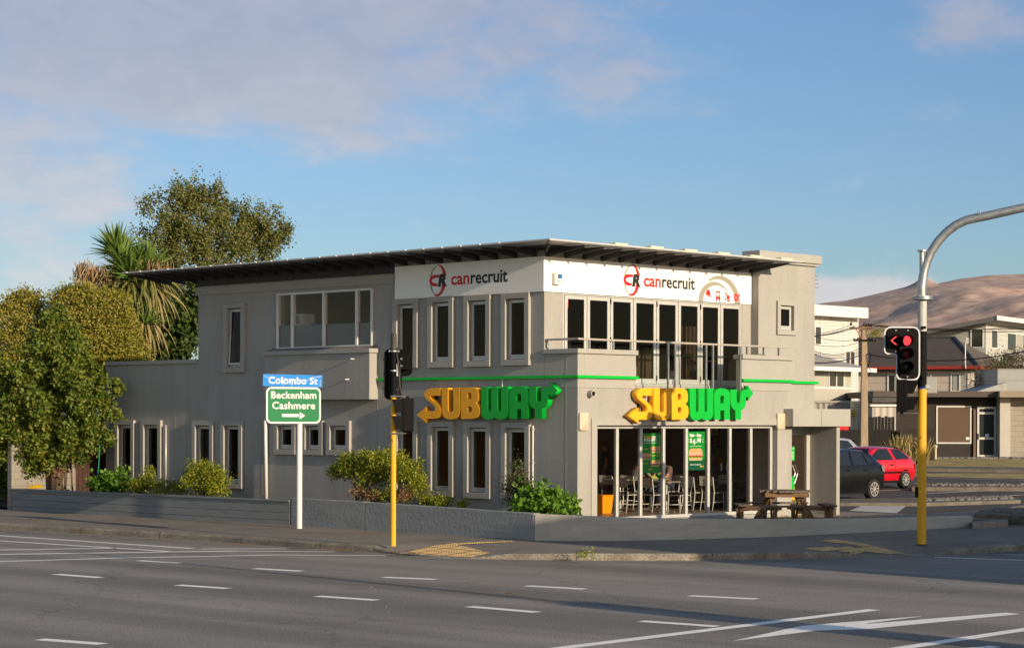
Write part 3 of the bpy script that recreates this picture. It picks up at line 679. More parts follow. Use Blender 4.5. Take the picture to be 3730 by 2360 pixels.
m1.add([(-.022,RY0+.03,z-.035),(-.022,UY+.2,z-.24),(-.022,UY+.2,z),(-.022,RY0+.03,z),(.022,RY0+.03,z-.035),(.022,UY+.2,z-.24),(.022,UY+.2,z),(.022,RY0+.03,z)], [(0,1,2,3),(7,6,5,4),(0,4,5,1),(1,5,6,2),(2,6,7,3),(3,7,4,0)])
rf = m1.build('rafter', M_raft, roof); rf.location = (.05,0,0)
for k in range(1, 13):
    c = rf.copy(); COL.objects.link(c); c.parent = roof; c.location = (.05+k*.615,0,0)
hip = MB(); hip.tube([(RX0+.02,RY0+.02,RZ-.08),(.1,UY+.05,RZ-.16)], .035, 6); hip.build('rafter', M_raft, roof)
vb = MB(); vb.box(-.22,.22,RY0+.02,RY0+.24,RZ+.002,RZ+.05); v0 = vb.build('roof_vent', mat('cream', (.62,.55,.38), .6), roof, bevel=.01); v0.location = (1.25,0,0)
for k in range(1, 6):
    c = v0.copy(); COL.objects.link(c); c.parent = roof; c.location = (1.25+k*1.22,0,0)

# windows: mesh = proud render trim; children sash and pane
def window(u, c, axis, depth=.085, tr=TR, name='window', pane=M_glassd, tilt=0, blind=False):
    """u = (y_left, y_right, z0, z1) on the side wall or (x0, x1, z0, z1) on the front"""
    if axis == 'x': w = u[0]-u[1]; org, rz = (c,u[0],u[2]), -math.pi/2
    else: w = u[1]-u[0]; org, rz = (u[0],c,u[2]), 0
    h = u[3]-u[2]; t = tr
    m = MB(); m.box(0,t,-depth,-.003,0,h); m.box(w-t,w,-depth,-.003,0,h); m.box(t,w-t,-depth,-.003,0,t*.95); m.box(t,w-t,-depth,-.003,h-t*.9,h)
    o = m.build(name, M_trim, BLD, bevel=.006, loc=org, rz=rz)
    t += .004; a0, a1, b0, b1 = t, w-t, t, h-t; s_ = .055; y0 = .055
    m = MB(); m.box(a0,a0+.03,y0-.02,y0+.06,b0,b1); m.box(a1-.03,a1,y0-.02,y0+.06,b0,b1); m.box(a0+.03,a1-.03,y0-.02,y0+.06,b1-.03,b1); m.box(a0+.03,a1-.03,y0-.03,y0+.06,b0,b0+.05)
    m.build('frame', M_alu, o, bevel=.003)
    a0 += .032; a1 -= .032; b0 += .053; b1 -= .032
    m = MB(); m.box(a0,a0+.045,-.02,.02,b0,b1); m.box(a1-.035,a1,-.02,.02,b0,b1); m.box(a0+.045,a1-.035,-.02,.02,b1-.04,b1); m.box(a0+.045,a1-.035,-.02,.02,b0,b0+.05)
    s = m.build('sash', M_alu, o, bevel=.003, loc=(0,y0,0))
    g = MB(); g.quad((a0+.045,0,b0+.05),(a1-.035,0,b0+.05),(a1-.035,0,b1-.04),(a0+.045,0,b1-.04)); p = g.build('pane', pane, o, loc=(0,y0,0))
    if tilt:
        for q in (s,p): q.rotation_euler.x = -tilt; q.location = (0, y0-math.sin(tilt)*b1, b1*(1-math.cos(tilt)))
    if blind:
        b = MB()
        for k in range(int((b1-b0-.1)/.05)): b.box(a0+.04,a1-.03,.0,.022,b0+.06+k*.05,b0+.064+k*.05)
        b.build('blind', mat('blind_slat', (.035,.033,.03), .7), o, loc=(0,y0+.06,0))
    return o
for k, w in SIDE.items():
    window(w, -.001, 'x', blind=k in ('W1','W2','U1','U2','U3','U4'), tilt=.05 if k == 'UL' else 0)
window(FW, .799, 'y', depth=.06, tr=.125)
# bay window
def frost_mat():
    if 'frost' in MC: return MC['frost']
    m = bpy.data.materials.new('frosted_film'); m.use_nodes = True; t = m.node_tree; N = t.nodes; b = N['Principled BSDF']; b.inputs['Base Color'].default_value = (.20,.225,.25,1); b.inputs['Roughness'].default_value = .6
    tr = N.new('ShaderNodeBsdfTransparent'); tr.inputs[0].default_value = (.75,.8,.85,1); mx = N.new('ShaderNodeMixShader'); mx.inputs[0].default_value = .55
    t.links.new(tr.outputs[0], mx.inputs[1]); t.links.new(b.outputs[0], mx.inputs[2]); t.links.new(mx.outputs[0], N['Material Output'].inputs[0]); MC['frost'] = m; return m
yl, yr, z0, z1 = BAY[1], BAY[0], BAY[2], BAY[3]; w = yl-yr; h = z1-z0
m = MB(); f = .055
xs_ = [0, 1.42-.0, 0]; 
cuts = [Lp(1000+x/2.54, 1200)[0] for x in (172, 463, 768)]; cuts = [yl-c for c in cuts]
m.box(0,f,-.05,.06,0,h); m.box(w-f,w,-.05,.06,0,h); m.box(f,w-f,-.05,.06,0,f); m.box(f,w-f,-.05,.06,h-f,h)
for c in cuts: m.box(c-.04,c+.04,-.05,.06,f,h-f)
o = m.build('window', M_white, BLD, bevel=.006, loc=(-.002,yl,z0), rz=-math.pi/2)
ed = [f]+[e for c in cuts for e in (c-.04,c+.04)]+[w-f]
for k in range(4):
    g = MB(); g.quad((ed[2*k],0,f),(ed[2*k+1],0,f),(ed[2*k+1],0,h-f),(ed[2*k],0,h-f)); g.build('pane', M_glass, o)
    g = MB(); g.box(ed[2*k],ed[2*k+1],.006,.009,f,.60); g.build('frosted_film', frost_mat(), o)
# room behind the bay
m = MB(); m.box(3.0,3.05,6.0,13,3.5,6.2); m.box(.25,3.0,10.9,10.95,3.5,6.2); m.box(.25,3.0,6.3,6.35,3.5,6.2); m.build('room_wall', mat('office_wall', (.24,.25,.26), .85, .05), BLD)
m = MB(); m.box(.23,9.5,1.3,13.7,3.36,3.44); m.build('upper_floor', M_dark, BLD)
m = MB(); m.box(2.94,2.99,7.0,8.0,3.5,5.5); m.box(2.94,2.99,8.3,9.6,3.5,5.55); m.build('room_door', mat('room_door', (.035,.03,.028), .7), BLD)
# fridge with microwave and tub behind the glass
fr = thing('fridge', 'white fridge standing behind the frosted half of the wide upstairs window', 'fridge', B2W(.70,10.42,3.44), TH)
mm = MB(); mm.box(-.3,.3,-.3,.3,0,1.66); mm.build('body', M_white, fr, bevel=.03); mm = MB(); mm.box(-.34,-.31,-.29,.29,.42,1.64); mm.box(-.34,-.31,-.29,.29,.03,.40); mm.build('door', M_white, fr, bevel=.01)
mw = thing('microwave', 'white microwave oven on top of the fridge in the wide upstairs window', 'microwave', B2W(.70,10.42,5.102), TH)
mm = MB(); mm.box(-.2,.2,-.26,.26,0,.29); mm.build('body', M_white, mw, bevel=.015); mm = MB(); mm.box(-.215,-.202,-.12,.24,.04,.25); mm.build('door', mat('mw_door', (.28,.30,.29), .3), mw, bevel=.006)
mm = MB(); mm.box(-.214,-.202,-.24,-.14,.04,.25); mm.build('control_panel', mat('mw_panel', (.55,.55,.53), .5), mw)
tb = MB(); tb.lathe([(.15,0),(.19,1.6),(.205,1.6),(.205,1.63),(.19,1.69),(.05,1.72)], 16); tag(tb.build('tub', mat('blue_plastic', (.012,.07,.26), .45), None, smooth='auto', loc=B2W(.75,9.85,3.44)), 'blue lidded tub beside the fridge in the wide upstairs window', 'tub')

# folding glass doors on the upper front
dx = [Rp(1900+x/2.189,1100,1.09)[0] for x in (330,520,705,890,1073,1247,1422,1585,1757)]
m = MB(); m.box(DX0+.002,DX0+.05,1.05,1.16,DZ0,DZ1-.002); m.box(DX1-.05,DX1-.002,1.05,1.16,DZ0,DZ1-.002); m.box(DX0+.05,DX1-.05,1.05,1.16,DZ1-.06,DZ1-.002); m.box(DX0+.05,DX1-.05,1.05,1.16,DZ0,DZ0+.04)
fd = m.build('door_frame', M_alu, BLD, bevel=.004)
for k in range(8):
    a, b = dx[k]+.012+(.04 if k == 0 else 0), dx[k+1]-.012-(.04 if k == 7 else 0); q0, q1 = DZ0+.045, DZ1-.065; f = .085
    m = MB(); m.box(a,a+f,1.075,1.125,q0,q1); m.box(b-f,b,1.075,1.125,q0,q1); m.box(a+f,b-f,1.075,1.125,q1-f,q1); m.box(a+f,b-f,1.075,1.125,q0,q0+.12)
    d = m.build('glass_door', M_alu, BLD, bevel=.004); g = MB(); g.quad((a+f,1.1,q0+.12),(b-f,1.1,q0+.12),(b-f,1.1,q1-f),(a+f,1.1,q1-f)); g.build('pane', M_glassd, d)
    if k in (1,3,5,7):
        hg = MB(); [hg.box(b-.0,b+.024,1.055,1.075,zz,zz+.12) for zz in (q0+.08,q0+.95,q1-.15)]; hg.build('hinge', M_black, d)
# things in the upstairs room
cbx = mat('cardboard', (.36,.23,.12), .85, .08, 6)
for x, z, w_, h_ in ((3.55,3.44,.6,.5),(3.6,3.94,.52,.42)):
    b = MB(); b.box(-w_/2,w_/2,-.22,.22,0,h_); b.box(-w_/2,w_/2,-.02,.02,h_,h_+.004)
    tag(b.build('cardboard_box', cbx, None, bevel=.006, loc=B2W(x+.4,1.75,z), rz=TH), ('lower brown cardboard box of the stack' if z < 3.5 else 'upper brown cardboard box of the stack')+' behind the upstairs glass doors', 'box', 'cardboard boxes behind the upstairs doors')
b = MB(); b.lathe([(.14,0),(.19,.42),(.2,.42),(.2,.44),(.17,.44)], 14); tag(b.build('waste_bin', mat('grey_bin', (.42,.43,.43), .5), None, smooth='auto', loc=B2W(5.05,1.55,3.44)), 'pale grey waste bin on the floor behind the upstairs glass doors', 'bin')
b = MB()
for k in range(26): b.box(k*.03,k*.03+.022,-.03*math.sin(k*1.3)-.02,.03*math.sin(k*1.3)+.02,0,1.5)
tag(b.build('curtain', mat('curtain', (.30,.22,.13), .9, .15, 8), None, loc=B2W(5.35,1.7,3.5), rz=TH), 'brown curtain hanging behind the upstairs glass doors', 'curtain')
for i, (x, lab) in enumerate(((1.55,'desk with a monitor near the left upstairs doors'),(6.2,'desk near the right end of the upstairs doors'))):
    t = thing('desk', lab, 'desk', B2W(x+.4,1.9,3.44), TH); b = MB(); b.box(-.7,.7,-.3,.3,.70,.73); b.build('desk_top', mat('desk_wood', (.30,.19,.10), .6, .1), t)
    for sx_ in (-.65,.65): b = MB(); b.box(sx_-.02,sx_+.02,-.28,.28,0,.70); b.build('leg', M_steel, t)
t = thing('monitor', 'computer monitor on the desk at the left upstairs doors', 'monitor', B2W(1.75,1.95,4.172), TH+.5); b = MB(); b.box(-.25,.25,-.015,.015,.1,.42); b.build('screen', M_steel, t, bevel=.006); b = MB(); b.box(-.03,.03,0,.04,0,.2); b.box(-.1,.1,-.07,.07,0,.012); b.build('stand', M_black, t)

# balcony balustrade
m = MB(); zr = 4.47
m.tube([(.05,.98,zr-.16),(.05,.98,zr)], .018, 8); m.box(.02,.08,-.0,1.0,zr,zr+.045); m.box(.02,7.72,.04,.10,zr,zr+.044)
bal = m.build('balustrade_rail', M_galv if False else mat('rail_taupe', (.36,.33,.29), .5, .05), BLD, bevel=.006)
pm = MB(); pm.box(-.02,.02,.05,.09,4.277,zr); p0 = pm.build('rail_post', M_steel, bal); p0.location = (.45,0,0)
for x in (1.25,1.85,6.1,6.75,7.35):
    c = p0.copy(); COL.objects.link(c); c.parent = bal; c.location = (x,0,0)
pm = MB(); pm.box(-.02,.02,-.045,.0-.005,3.36,zr); p0 = pm.build('glass_post', M_steel, bal); p0.location = (3.05,0,0)
for x in (3.30,4.43,4.68,5.72): c = p0.copy(); COL.objects.link(c); c.parent = bal; c.location = (x,0,0)
for a, b in ((2.02,3.02),(3.33,4.40),(4.71,5.69)):
    m = MB(); m.quad((a,-.025,3.45),(b,-.025,3.45),(b,-.025,4.20),(a,-.025,4.20)); m.box(a,b,-.03,-.02,4.20,4.206); m.build('glass_panel', M_glassb, bal)
# shop front glazing
GX = [Rp(px,1700,.17)[0] for px in (2173,2243,2329.6,2412.8,2495.5,2575.7,2654.6,2730.5,2804.7)]; GX[0] = .70; GX[-1] = 7.13
m = MB(); m.box(OPX0+.002,OPX1-.002,.12,.198,2.49,2.558); m.box(OPX0+.002,OPX1-.002,.10,.198,.402,.48)
for x in GX: m.box(x-.042,x+.042,.11,.196,.48,2.49)
sf = m.build('shopfront_frame', M_alu, BLD, bevel=.012)
for k in range(8): g = MB(); g.quad((GX[k]+.042,.153,.48),(GX[k+1]-.042,.153,.48),(GX[k+1]-.042,.153,2.49),(GX[k]+.042,.153,2.49)); g.build('pane', M_glass, sf)
# dining room shell
M_brown = mat('brown_wall', (.26,.18,.13), .8, .15, 1.5); M_floor = brick_mat('floor_tile', (.28,.19,.13), (.32,.22,.15), (.12,.09,.07), .45, .45, 'xy', .35)
m = MB(); m.box(.23,7.78,.2,9,.30,.40); m.box(7.78,9.58,1.12,9,.30,.40); m.build('floor', M_floor, BLD)
m = MB(); m.box(.24,9.58,9,9.1,.4,3.2); m.box(9.50,9.58,2.4,9,.4,3.2); m.build('interior_wall', M_brown, BLD)
m = MB(); m.box(7.40,7.50,.21,1.0,.4,3.2); m.box(7.5,9.5,1.15,1.2,.4,3.2); m.build('partition', brick_mat('white_brick', (.34,.31,.25), (.38,.34,.28), (.28,.25,.20), .3,.1,'yz',.7,.006), BLD)
m = MB(); m.box(.23,7.78,.2,9,3.15,3.25); m.box(7.78,9.58,1.12,9,3.15,3.25); m.build('interior_ceiling', mat('ceiling_paint', (.60,.57,.52), .9), BLD)
m = MB(); m.box(.221,.23,.3,9,.4,.9) if False else m.box(2.2,2.3,9.3,13.6,.4,3.2); m.box(.23,2.2,9.3,9.4,.4,3.2); m.build('back_room_wall', mat('green_wall', (.02,.045,.02), .8), BLD)
# entry: door, side wall, canopy
m = MB(); m.box(9.39,9.53,-.2,.68,.2,2.53); m.box(9.53,9.7,.5,.7,.2,2.53); m.build('entry_wall', M_wall, BLD)
m = MB(); m.box(7.46,9.85,-.30,.79,2.533,2.97); m.build('canopy', M_trim, BLD, bevel=.005)
m = MB(); m.box(8.62,8.626,-.304,-.300,2.54,2.965); m.build('joint', M_black, BLD)
m = MB(); m.box(8.55,9.32,.69,.74,.2,.30); m.box(8.5,8.58,.66,.74,.2,2.53); m.box(9.24,9.385,.62,.74,.2,2.53); m.box(8.58,9.24,.66,.74,2.30,2.53); m.build('entry_frame', M_alu, BLD, bevel=.004)
m = MB(); m.box(8.585,9.235,.69,.72,.30,2.295); dr = m.build('door', mat('brown_door', (.030,.020,.015), .25, .1), BLD); hm = MB(); hm.tube([(8.62,.60,1.15),(8.70,.57,1.35),(8.70,.57,1.35),(8.62,.60,1.55)], .012, 6); hm.build('handle', M_steel, dr)
m = MB(); m.box(8.60,8.82,.684,.689,1.66,2.02); o = m.build('door_notice', M_green, dr)
m = MB(); text(m, 'SUBWAY', .05, 8.71, 1.95, .682); m.build('notice_text', M_white, o); m = MB(); [m.box(8.64,8.78,.681,.683,1.70+k*.035,1.712+k*.035) for k in range(6)]; m.build('notice_lines', M_white, o)
# downpipes and small fixings
m = MB(); m.tube([(-.09,10.9,.6),(-.09,10.95,2.62),(-.02,10.95,2.72)], .045, 10); m.build('downpipe', M_white, BLD, smooth=True)
m = MB(); m.tube([(-.04,15.35,.75),(-.04,15.35,2.5)], .025, 8); m.build('downpipe', M_alu, BLD, smooth=True)
m = MB(); m.tube([(-.03,1.36,.85),(-.03,1.36,2.55)], .02, 8); [m.box(-.06,-.003,1.33,1.39,z_,z_+.03) for z_ in (1.0,1.7,2.45)]; m.build('conduit', M_alu, BLD)
m = MB(); m.tube([(-.02,2.35,3.61),(-.02,2.35,3.43)], .02, 6); m.build('conduit', M_white, BLD)
m = MB(); [m.tube([(-.28,y_,z_),(-.40,y_,z_)], .016, 6) for y_,z_ in ((7.25,4.16),(7.45,3.66))]; m.build('bolt', M_white, BLD)
a = Rp(2000+340/2.345, 1300+313/2.345); m = MB(); m.M = T3(a[0],0,a[1]); m.lathe([(.055,-.14),(.075,-.14),(.075,0)], 14, 'y'); m.build('vent_pipe', M_trim, BLD, smooth='auto')
m = MB(); m.M = T3(a[0],-.141,a[1]); m.lathe([(.053,0),(.053,.001)], 14, 'y'); m.build('vent_opening', M_black, BLD)

# ------------------------------------------------------------------ raised letter signs
def arc(cx, cz, r, a0, a1, n=6): return [(cx+r*math.cos(math.radians(a0+(a1-a0)*i/n)), cz+r*math.sin(math.radians(a0+(a1-a0)*i/n))) for i in range(n+1)]
LET = {  # outlines and counters traced on the photo's sign front
 'S': [[(880,266),(805,266),(775,272),(755,288),(746,312),(750,340),(764,362),(790,385),(822,412),(836,432),(838,450),(830,466),(763,467),(763,430),(680,500),(763,570),(763,535),(835,536),(862,528),(880,505),(887,470),(880,432),(862,405),(800,352),(797,340),(802,331),(880,331)]],
 'U': [[(893,266),(893,470),(899,500),(912,524),(935,537),(965,541),(997,537),(1020,524),(1033,500),(1039,470),(1039,266),(985,266),(985,455),(982,467),(974,474),(965,476),(955,474),(948,467),(945,455),(945,266)]],
 'B': [[(1048,266),(1048,536),(1132,536),(1160,531),(1180,516),(1190,490),(1190,445),(1184,420),(1166,401),(1180,385),(1185,362),(1184,318),(1176,288),(1158,271),(1130,266)],[(1100,312),(1122,314),(1128,322),(1128,356),(1121,366),(1100,369)],[(1100,428),(1124,430),(1131,438),(1131,466),(1124,474),(1100,476)]],
 'W': [[(1203,268),(1203,485),(1208,510),(1222,530),(1244,540),(1270,540),(1290,533),(1303,522),(1316,533),(1336,540),(1362,540),(1384,530),(1398,510),(1403,485),(1403,268),(1352,268),(1352,456),(1348,467),(1340,471),(1332,467),(1328,456),(1328,268),(1278,268),(1278,456),(1274,467),(1266,471),(1258,467),(1254,456),(1254,268)]],
 'A': [[(1411,534),(1463,534),(1463,456),(1495,456),(1495,534),(1545,534),(1545,325),(1540,300),(1526,281),(1505,270),(1478,267),(1450,270),(1430,281),(1416,300),(1411,325)],[(1463,395),(1463,347),(1467,334),(1478,329),(1490,334),(1495,347),(1495,395)]],
 'Y': [[(1550,278),(1550,395),(1557,425),(1575,447),(1591,455),(1591,534),(1641,534),(1641,455),(1662,443),(1677,420),(1682,390),(1682,341),(1700,341),(1700,373),(1745,310),(1700,246),(1700,277),(1672,278),(1650,290),(1637,312),(1634,335),(1634,378),(1630,391),(1619,397),(1608,391),(1603,378),(1603,278)]]}
def letter_mesh(P, depth):
    cu = bpy.data.curves.new('l','CURVE'); cu.dimensions = '2D'; cu.fill_mode = 'BOTH'; cu.extrude = depth/2; cu.bevel_depth = .004; cu.bevel_resolution = 1; cu.offset = -.004
    for poly in P:
        s = cu.splines.new('POLY'); s.points.add(len(poly)-1); s.use_cyclic_u = True
        for i, (x, z) in enumerate(poly): s.points[i].co = (x, z, 0, 1)
    o = bpy.data.objects.new('l', cu); COL.objects.link(o)
    me = bpy.data.meshes.new_from_object(o.evaluated_get(bpy.context.evaluated_depsgraph_get()))
    bpy.data.objects.remove(o); bpy.data.curves.remove(cu)
    me.transform(Matrix.Rotation(math.pi/2, 4, 'X')); return me
SD = .14
sg = {k: [[Rp(2000+x/2.345, 1300+y/2.345, -SD-.06) for x, y in p] for p in ps] for k, ps in LET.items()}
x_min = min(x for ps in sg.values() for p in ps for x, z in p); zb = Rp(2000+1100/2.345, 1300+535/2.345, -SD-.06)[1]
LM = {k: letter_mesh([[(x-x_min, z-zb) for x, z in p] for p in ps], SD) for k, ps in sg.items()}
def shop_sign(label, loc, rz, scale=1.0):
    t = thing('shop_sign', label, 'sign', loc, rz, 'raised letter signs on the shop walls')
    for k in 'SUBWAY':
        o = link('letter', LM[k], t)
        if not LM[k].materials: LM[k].materials.append(M_yellow if k in 'SUB' else M_green)
    for x in (.5,1.3,2.2,3.0,3.9): m = MB(); m.box(x,x+.03,SD/2-.002,SD/2+.062,.1,.6); m.build('mounting_bracket', M_black, t)
    return t
shop_sign('yellow and green raised SUBWAY letters above the glazed shop front facing the sun', B2W(x_min, -SD/2-.06, zb), TH)
yl = Lp(1300+413/1.905, 1200+618/1.905, -SD-.06); yr = Lp(1300+1393/1.905, 1200+403/1.905, -SD-.06)
xx = max(x for ps in sg.values() for p in ps for x, z in p)-x_min
print('SIGN', yl, yr, xx)
ss = shop_sign('yellow and green raised SUBWAY letters on the side wall above narrow windows', B2W(-SD/2-.06, yl[0], yl[1]), TH-math.pi/2)
ss.scale = ((yl[0]-yr[0])/xx, 1, 1)

# ------------------------------------------------------------------ office banner, two boards meeting at the corner
M_ban = mat('banner_white', (.80,.79,.77), .45, .015, 3)
def ring_seg(cx, cz, rx, rz, a0, a1, w0, w1, n=18, off=(0,0)):
    out = []; inn = []
    for i in range(n+1):
        t = i/n; a = math.radians(a0+(a1-a0)*t); w = w0+(w1-w0)*t
        out.append((cx+rx*math.cos(a), cz+rz*math.sin(a))); inn.append((cx+(rx-w)*math.cos(a), cz+(rz-w)*math.sin(a)))
    return out+inn[::-1]
def ccw(p): return p if sum(p[i][0]*p[(i+1)%len(p)][1]-p[(i+1)%len(p)][0]*p[i][1] for i in range(len(p))) > 0 else p[::-1]
def strip(mb, outn, y0, y1):
    n = len(outn)//2
    for i in range(n-1): mb.face(ccw([outn[i],outn[i+1],outn[2*n-2-i],outn[2*n-1-i]]), y0, y1)
def banner(label, loc, rz, L, cx, tx, extra=False):
    t = thing('office_banner', label, 'sign', loc, rz, 'white office banners under the roof')
    m = MB(); m.box(0,L,-.018,.0,0,.79); pn = m.build('panel', M_ban, t)
    m = MB()
    for x in [k*.62+.15 for k in range(int(L/.62)+1)]:
        if x < L-.05:
            for z in (.04,.75): m.box(x-.008,x+.008,-.026,-.018,z-.008,z+.008)
    m.build('screw', M_steel, pn)
    y0, y1 = -.021, -.0185
    lg = MB(); strip(lg, ring_seg(cx+.02,.40,.27,.37,100,14,.01,.125), y0, y1); lg.build('emblem_arc', M_red, t); lg = MB(); strip(lg, ring_seg(cx-.02,.39,.29,.37,-112,-18,.03,.125), y0, y1)
    lg.build('emblem_arc', M_red, t); lg = MB()
    strip(lg, ring_seg(cx-.13,.395,.17,.135,80,280,.085,.085), y0-.001, y1); lg.box(cx-.11,cx+.03,y0-.001,y1,.462,.53); lg.box(cx-.11,cx-.01,y0-.001,y1,.26,.328)
    lg.build('emblem_letter', M_red, t)
    lg = MB(); strip(lg, ring_seg(cx-.02,.40,.27,.34,95,165,.02,.06), y0, y1); strip(lg, ring_seg(cx-.02,.39,.27,.34,195,265,.06,.015), y0, y1); lg.build('emblem_arc', M_sgrey, t)
    m = MB(); text(m, 'R', .37, cx+.13, .265, y0-.002, .001, 'CENTER', .024, 1.15, shear=.15); m.build('emblem_letter', M_ink, t)
    m = MB(); text(m, 'can', .42, tx, .275, y0, .001, 'LEFT', .009, 1.12); w1 = max(v[0] for v in m.v); m.build('lettering', M_red, t)
    m = MB(); text(m, 'recruit', .42, w1+.025, .275, y0, .001, 'LEFT', .009, 1.06); m.build('lettering', M_ink, t)
    if extra:
        def bx(px): return Rp(1900+px/2.189, 1050, 1.0)[0]-extra[0]
        c1 = bx(1590); g = MB(); strip(g, ring_seg(c1-.03,.0,.78,.66,125,0,.05,.22,24), y0, y1); strip(g, ring_seg(c1-.25,.0,.62,.50,180,30,.20,.02,24), y0-.0008, y1); g.build('arch_graphic', M_sgrey, t)
        ic = MB()
        x = bx(1488); strip(ic, ring_seg(x,.16,.09,.14,0,180,.088,.088), y0-.002, y1); ic.box(x-.02,x+.12,y0-.002,y1,.12,.15)          # helmet
        x = bx(1567); ic.box(x-.07,x+.07,y0-.002,y1,.24,.28); ic.box(x-.09,x+.09,y0-.002,y1,.08,.14); ic.box(x-.07,x-.05,y0-.002,y1,.14,.24); ic.box(x+.05,x+.07,y0-.002,y1,.14,.24); ic.box(x-.08,x-.04,y0-.002,y1,.02,.08); ic.box(x+.04,x+.08,y0-.002,y1,.02,.08); ic.box(x-.04,x+.04,y0-.002,y1,.155,.175)
        x = bx(1640); ic.box(x-.02,x+.09,y0-.002,y1,.09,.19); ic.box(x-.01,x+.1,y0-.002,y1,.03,.075); ic.face([(x-.09,.26),(x-.07,.28),(x+.03,.16),(x+.01,.13)], y0-.002, y1); ic.box(x-.09,x-.05,y0-.002,y1,.06,.12); ic.box(x-.075,x-.065,y0-.002,y1,.12,.26)
        x = bx(1715); strip(ic, ring_seg(x-.03,.15,.075,.09,0,360,.045,.045), y0-.002, y1)
        for q in range(8): a = q*math.pi/4; ic.box(x-.03+.08*math.cos(a)-.013,x-.03+.08*math.cos(a)+.013,y0-.002,y1,.15+.095*math.sin(a)-.014,.15+.095*math.sin(a)+.014)
        ic.box(x+.085,x+.105,y0-.002,y1,.06,.22); ic.box(x+.065,x+.085,y0-.002,y1,.18,.25); ic.box(x+.105,x+.125,y0-.002,y1,.18,.25); ic.build('trade_icon', M_red, t)
    return t
bxs = -.06
e = Rp(1900+880/2.189, 1030, 1.0)[0]; tx = Rp(1900+977/2.189, 1030, 1.0)[0]
banner('white office banner with emblem, lettering and arch of trade icons above the glass doors', B2W(bxs, 1.02, 5.58), TH, 7.44-bxs, e-bxs, tx-bxs-.02, extra=(bxs,))
ysl = 6.01; e2 = Lp(1000+1513/2.54, 1030, -.06)[0]; t2 = Lp(1000+1632/2.54, 1030, -.06)[0]
banner('white office banner with red emblem on the side wall above four narrow upper windows', B2W(-.042, ysl, 5.58), TH-math.pi/2, ysl-1.0, ysl-e2, ysl-t2)
# alarm box, wall lamps, security notice
a = Rp(1900+272/2.189, 850+365/2.189, .98)
t = thing('alarm_box', 'small white alarm box with a blue strobe on the white office banner', 'alarm', B2W(a[0], .99, a[1]-.13), TH)
m = MB(); m.rrect(-.11,.11,0,.27,.03,-.09,-.0); m.build('case', M_white, t, bevel=.008); m = MB(); m.rrect(-.01,.10,.15,.24,.015,-.12,-.092); m.build('strobe', mat('blue_lens', (.01,.16,.42), .2), t)
m = MB(); m.box(-.02,.08,-.093,-.0905,.08,.09); m.build('slot', M_black, t)
for lab, (qx, qy) in (('cream square wall lamp at the corner pier left of the shop front', (2000+315/2.345, 1300+551/2.345)), ('cream square wall lamp on the pier beside the entry canopy', (2600+697/2.77, 1400+372/2.77))):
    a = Rp(qx, qy, -.1); t = thing('wall_lamp', lab, 'lamp', B2W(a[0], -.002, a[1]), TH, 'cream wall lamps on the shop front')
    m = MB(); m.rrect(-.15,.15,-.20,.20,.05,-.06,0); m.build('housing', mat('lamp_cream', (.54,.47,.37), .4), t, bevel=.012)
    m = MB(); c = .17; m.add([(-.13,-.062,-.18),(.13,-.062,-.18),(.13,-.062,.18),(-.13,-.062,.18),(0.03,-.11,-.04)], [(0,1,4),(1,2,4),(2,3,4),(3,0,4)]); m.build('lens', mat('lamp_lens', (.56,.46,.33), .3), t)
a = Rp(1900+357/2.189, 850+550/2.189, 1.09)
t = thing('security_notice', 'small red security notice stuck inside the top of the leftmost upstairs glass door', 'notice', B2W(a[0], 1.09, a[1]-.13), TH)
m = MB(); m.box(-.06,.06,0,.004,0,.27); m.build('sheet', M_red, t); m = MB(); text(m, 'Si', .15, 0, .12, -.002, .001, 'CENTER', .004); [m.box(-.045,.045,-.003,-.001,.02+k*.025,.028+k*.025) for k in range(3)]; m.build('print', M_white, t)

# ------------------------------------------------------------------ low walls round the planter and corner
def wtop(p, i): return p
zt = lambda p: None
def wall_run(name, label, P, Z, th, m, planks=False, cap_h=0):
    mb = MB(); nrm = []
    for i in range(len(P)):
        d = P[min(i+1,len(P)-1)]-P[max(i-1,0)]; nrm.append(Vector((-d.y,d.x,0)).normalized())
    prof = [(0,.10)]+[(0,0)]
    L = len(P); vs = []
    for i in range(L):
        q = P[i]+nrm[i]*th; vs += [(P[i].x,P[i].y,.06),(P[i].x,P[i].y,Z[i]),(q.x,q.y,Z[i]),(q.x,q.y,.06)]
    fs = [(4*i+k,4*(i+1)+k,4*(i+1)+k+1,4*i+k+1) for i in range(L-1) for k in range(3)]+[(0,1,2,3),(4*L-1,4*L-2,4*L-3,4*L-4)]
    mb.add(vs, fs); return mb
def resample(P, Z, st):
    oP, oZ = [], []
    for i in range(len(P)-1):
        n = max(1,int((P[i+1]-P[i]).length/st))
        for k in range(n): t=k/n; oP.append(P[i].lerp(P[i+1],t)); oZ.append(Z[i]*(1-t)+Z[i+1]*t)
    return oP+[P[-1]], oZ+[Z[-1]]
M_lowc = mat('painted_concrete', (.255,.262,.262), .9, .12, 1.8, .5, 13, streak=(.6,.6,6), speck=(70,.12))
P, Z = resample([B2W(-2.29,7.21),B2W(-2.34,4.5)], [.80,.79], .4)
wl_ = tag(wall_run('', '', P, Z, .2, M_lowc).build('low_wall', M_lowc, bevel=.015), 'grey rendered low wall section right of the white sign post', 'wall')
P, Z = resample([B2W(-2.34,4.48),B2W(-2.42,-1.0)], [.785,.72], .4)
tag(wall_run('', '', P, Z, .2, M_lowc).build('low_wall', M_lowc, bevel=.015), 'grey board-marked low concrete wall section behind the left signal pole', 'wall')
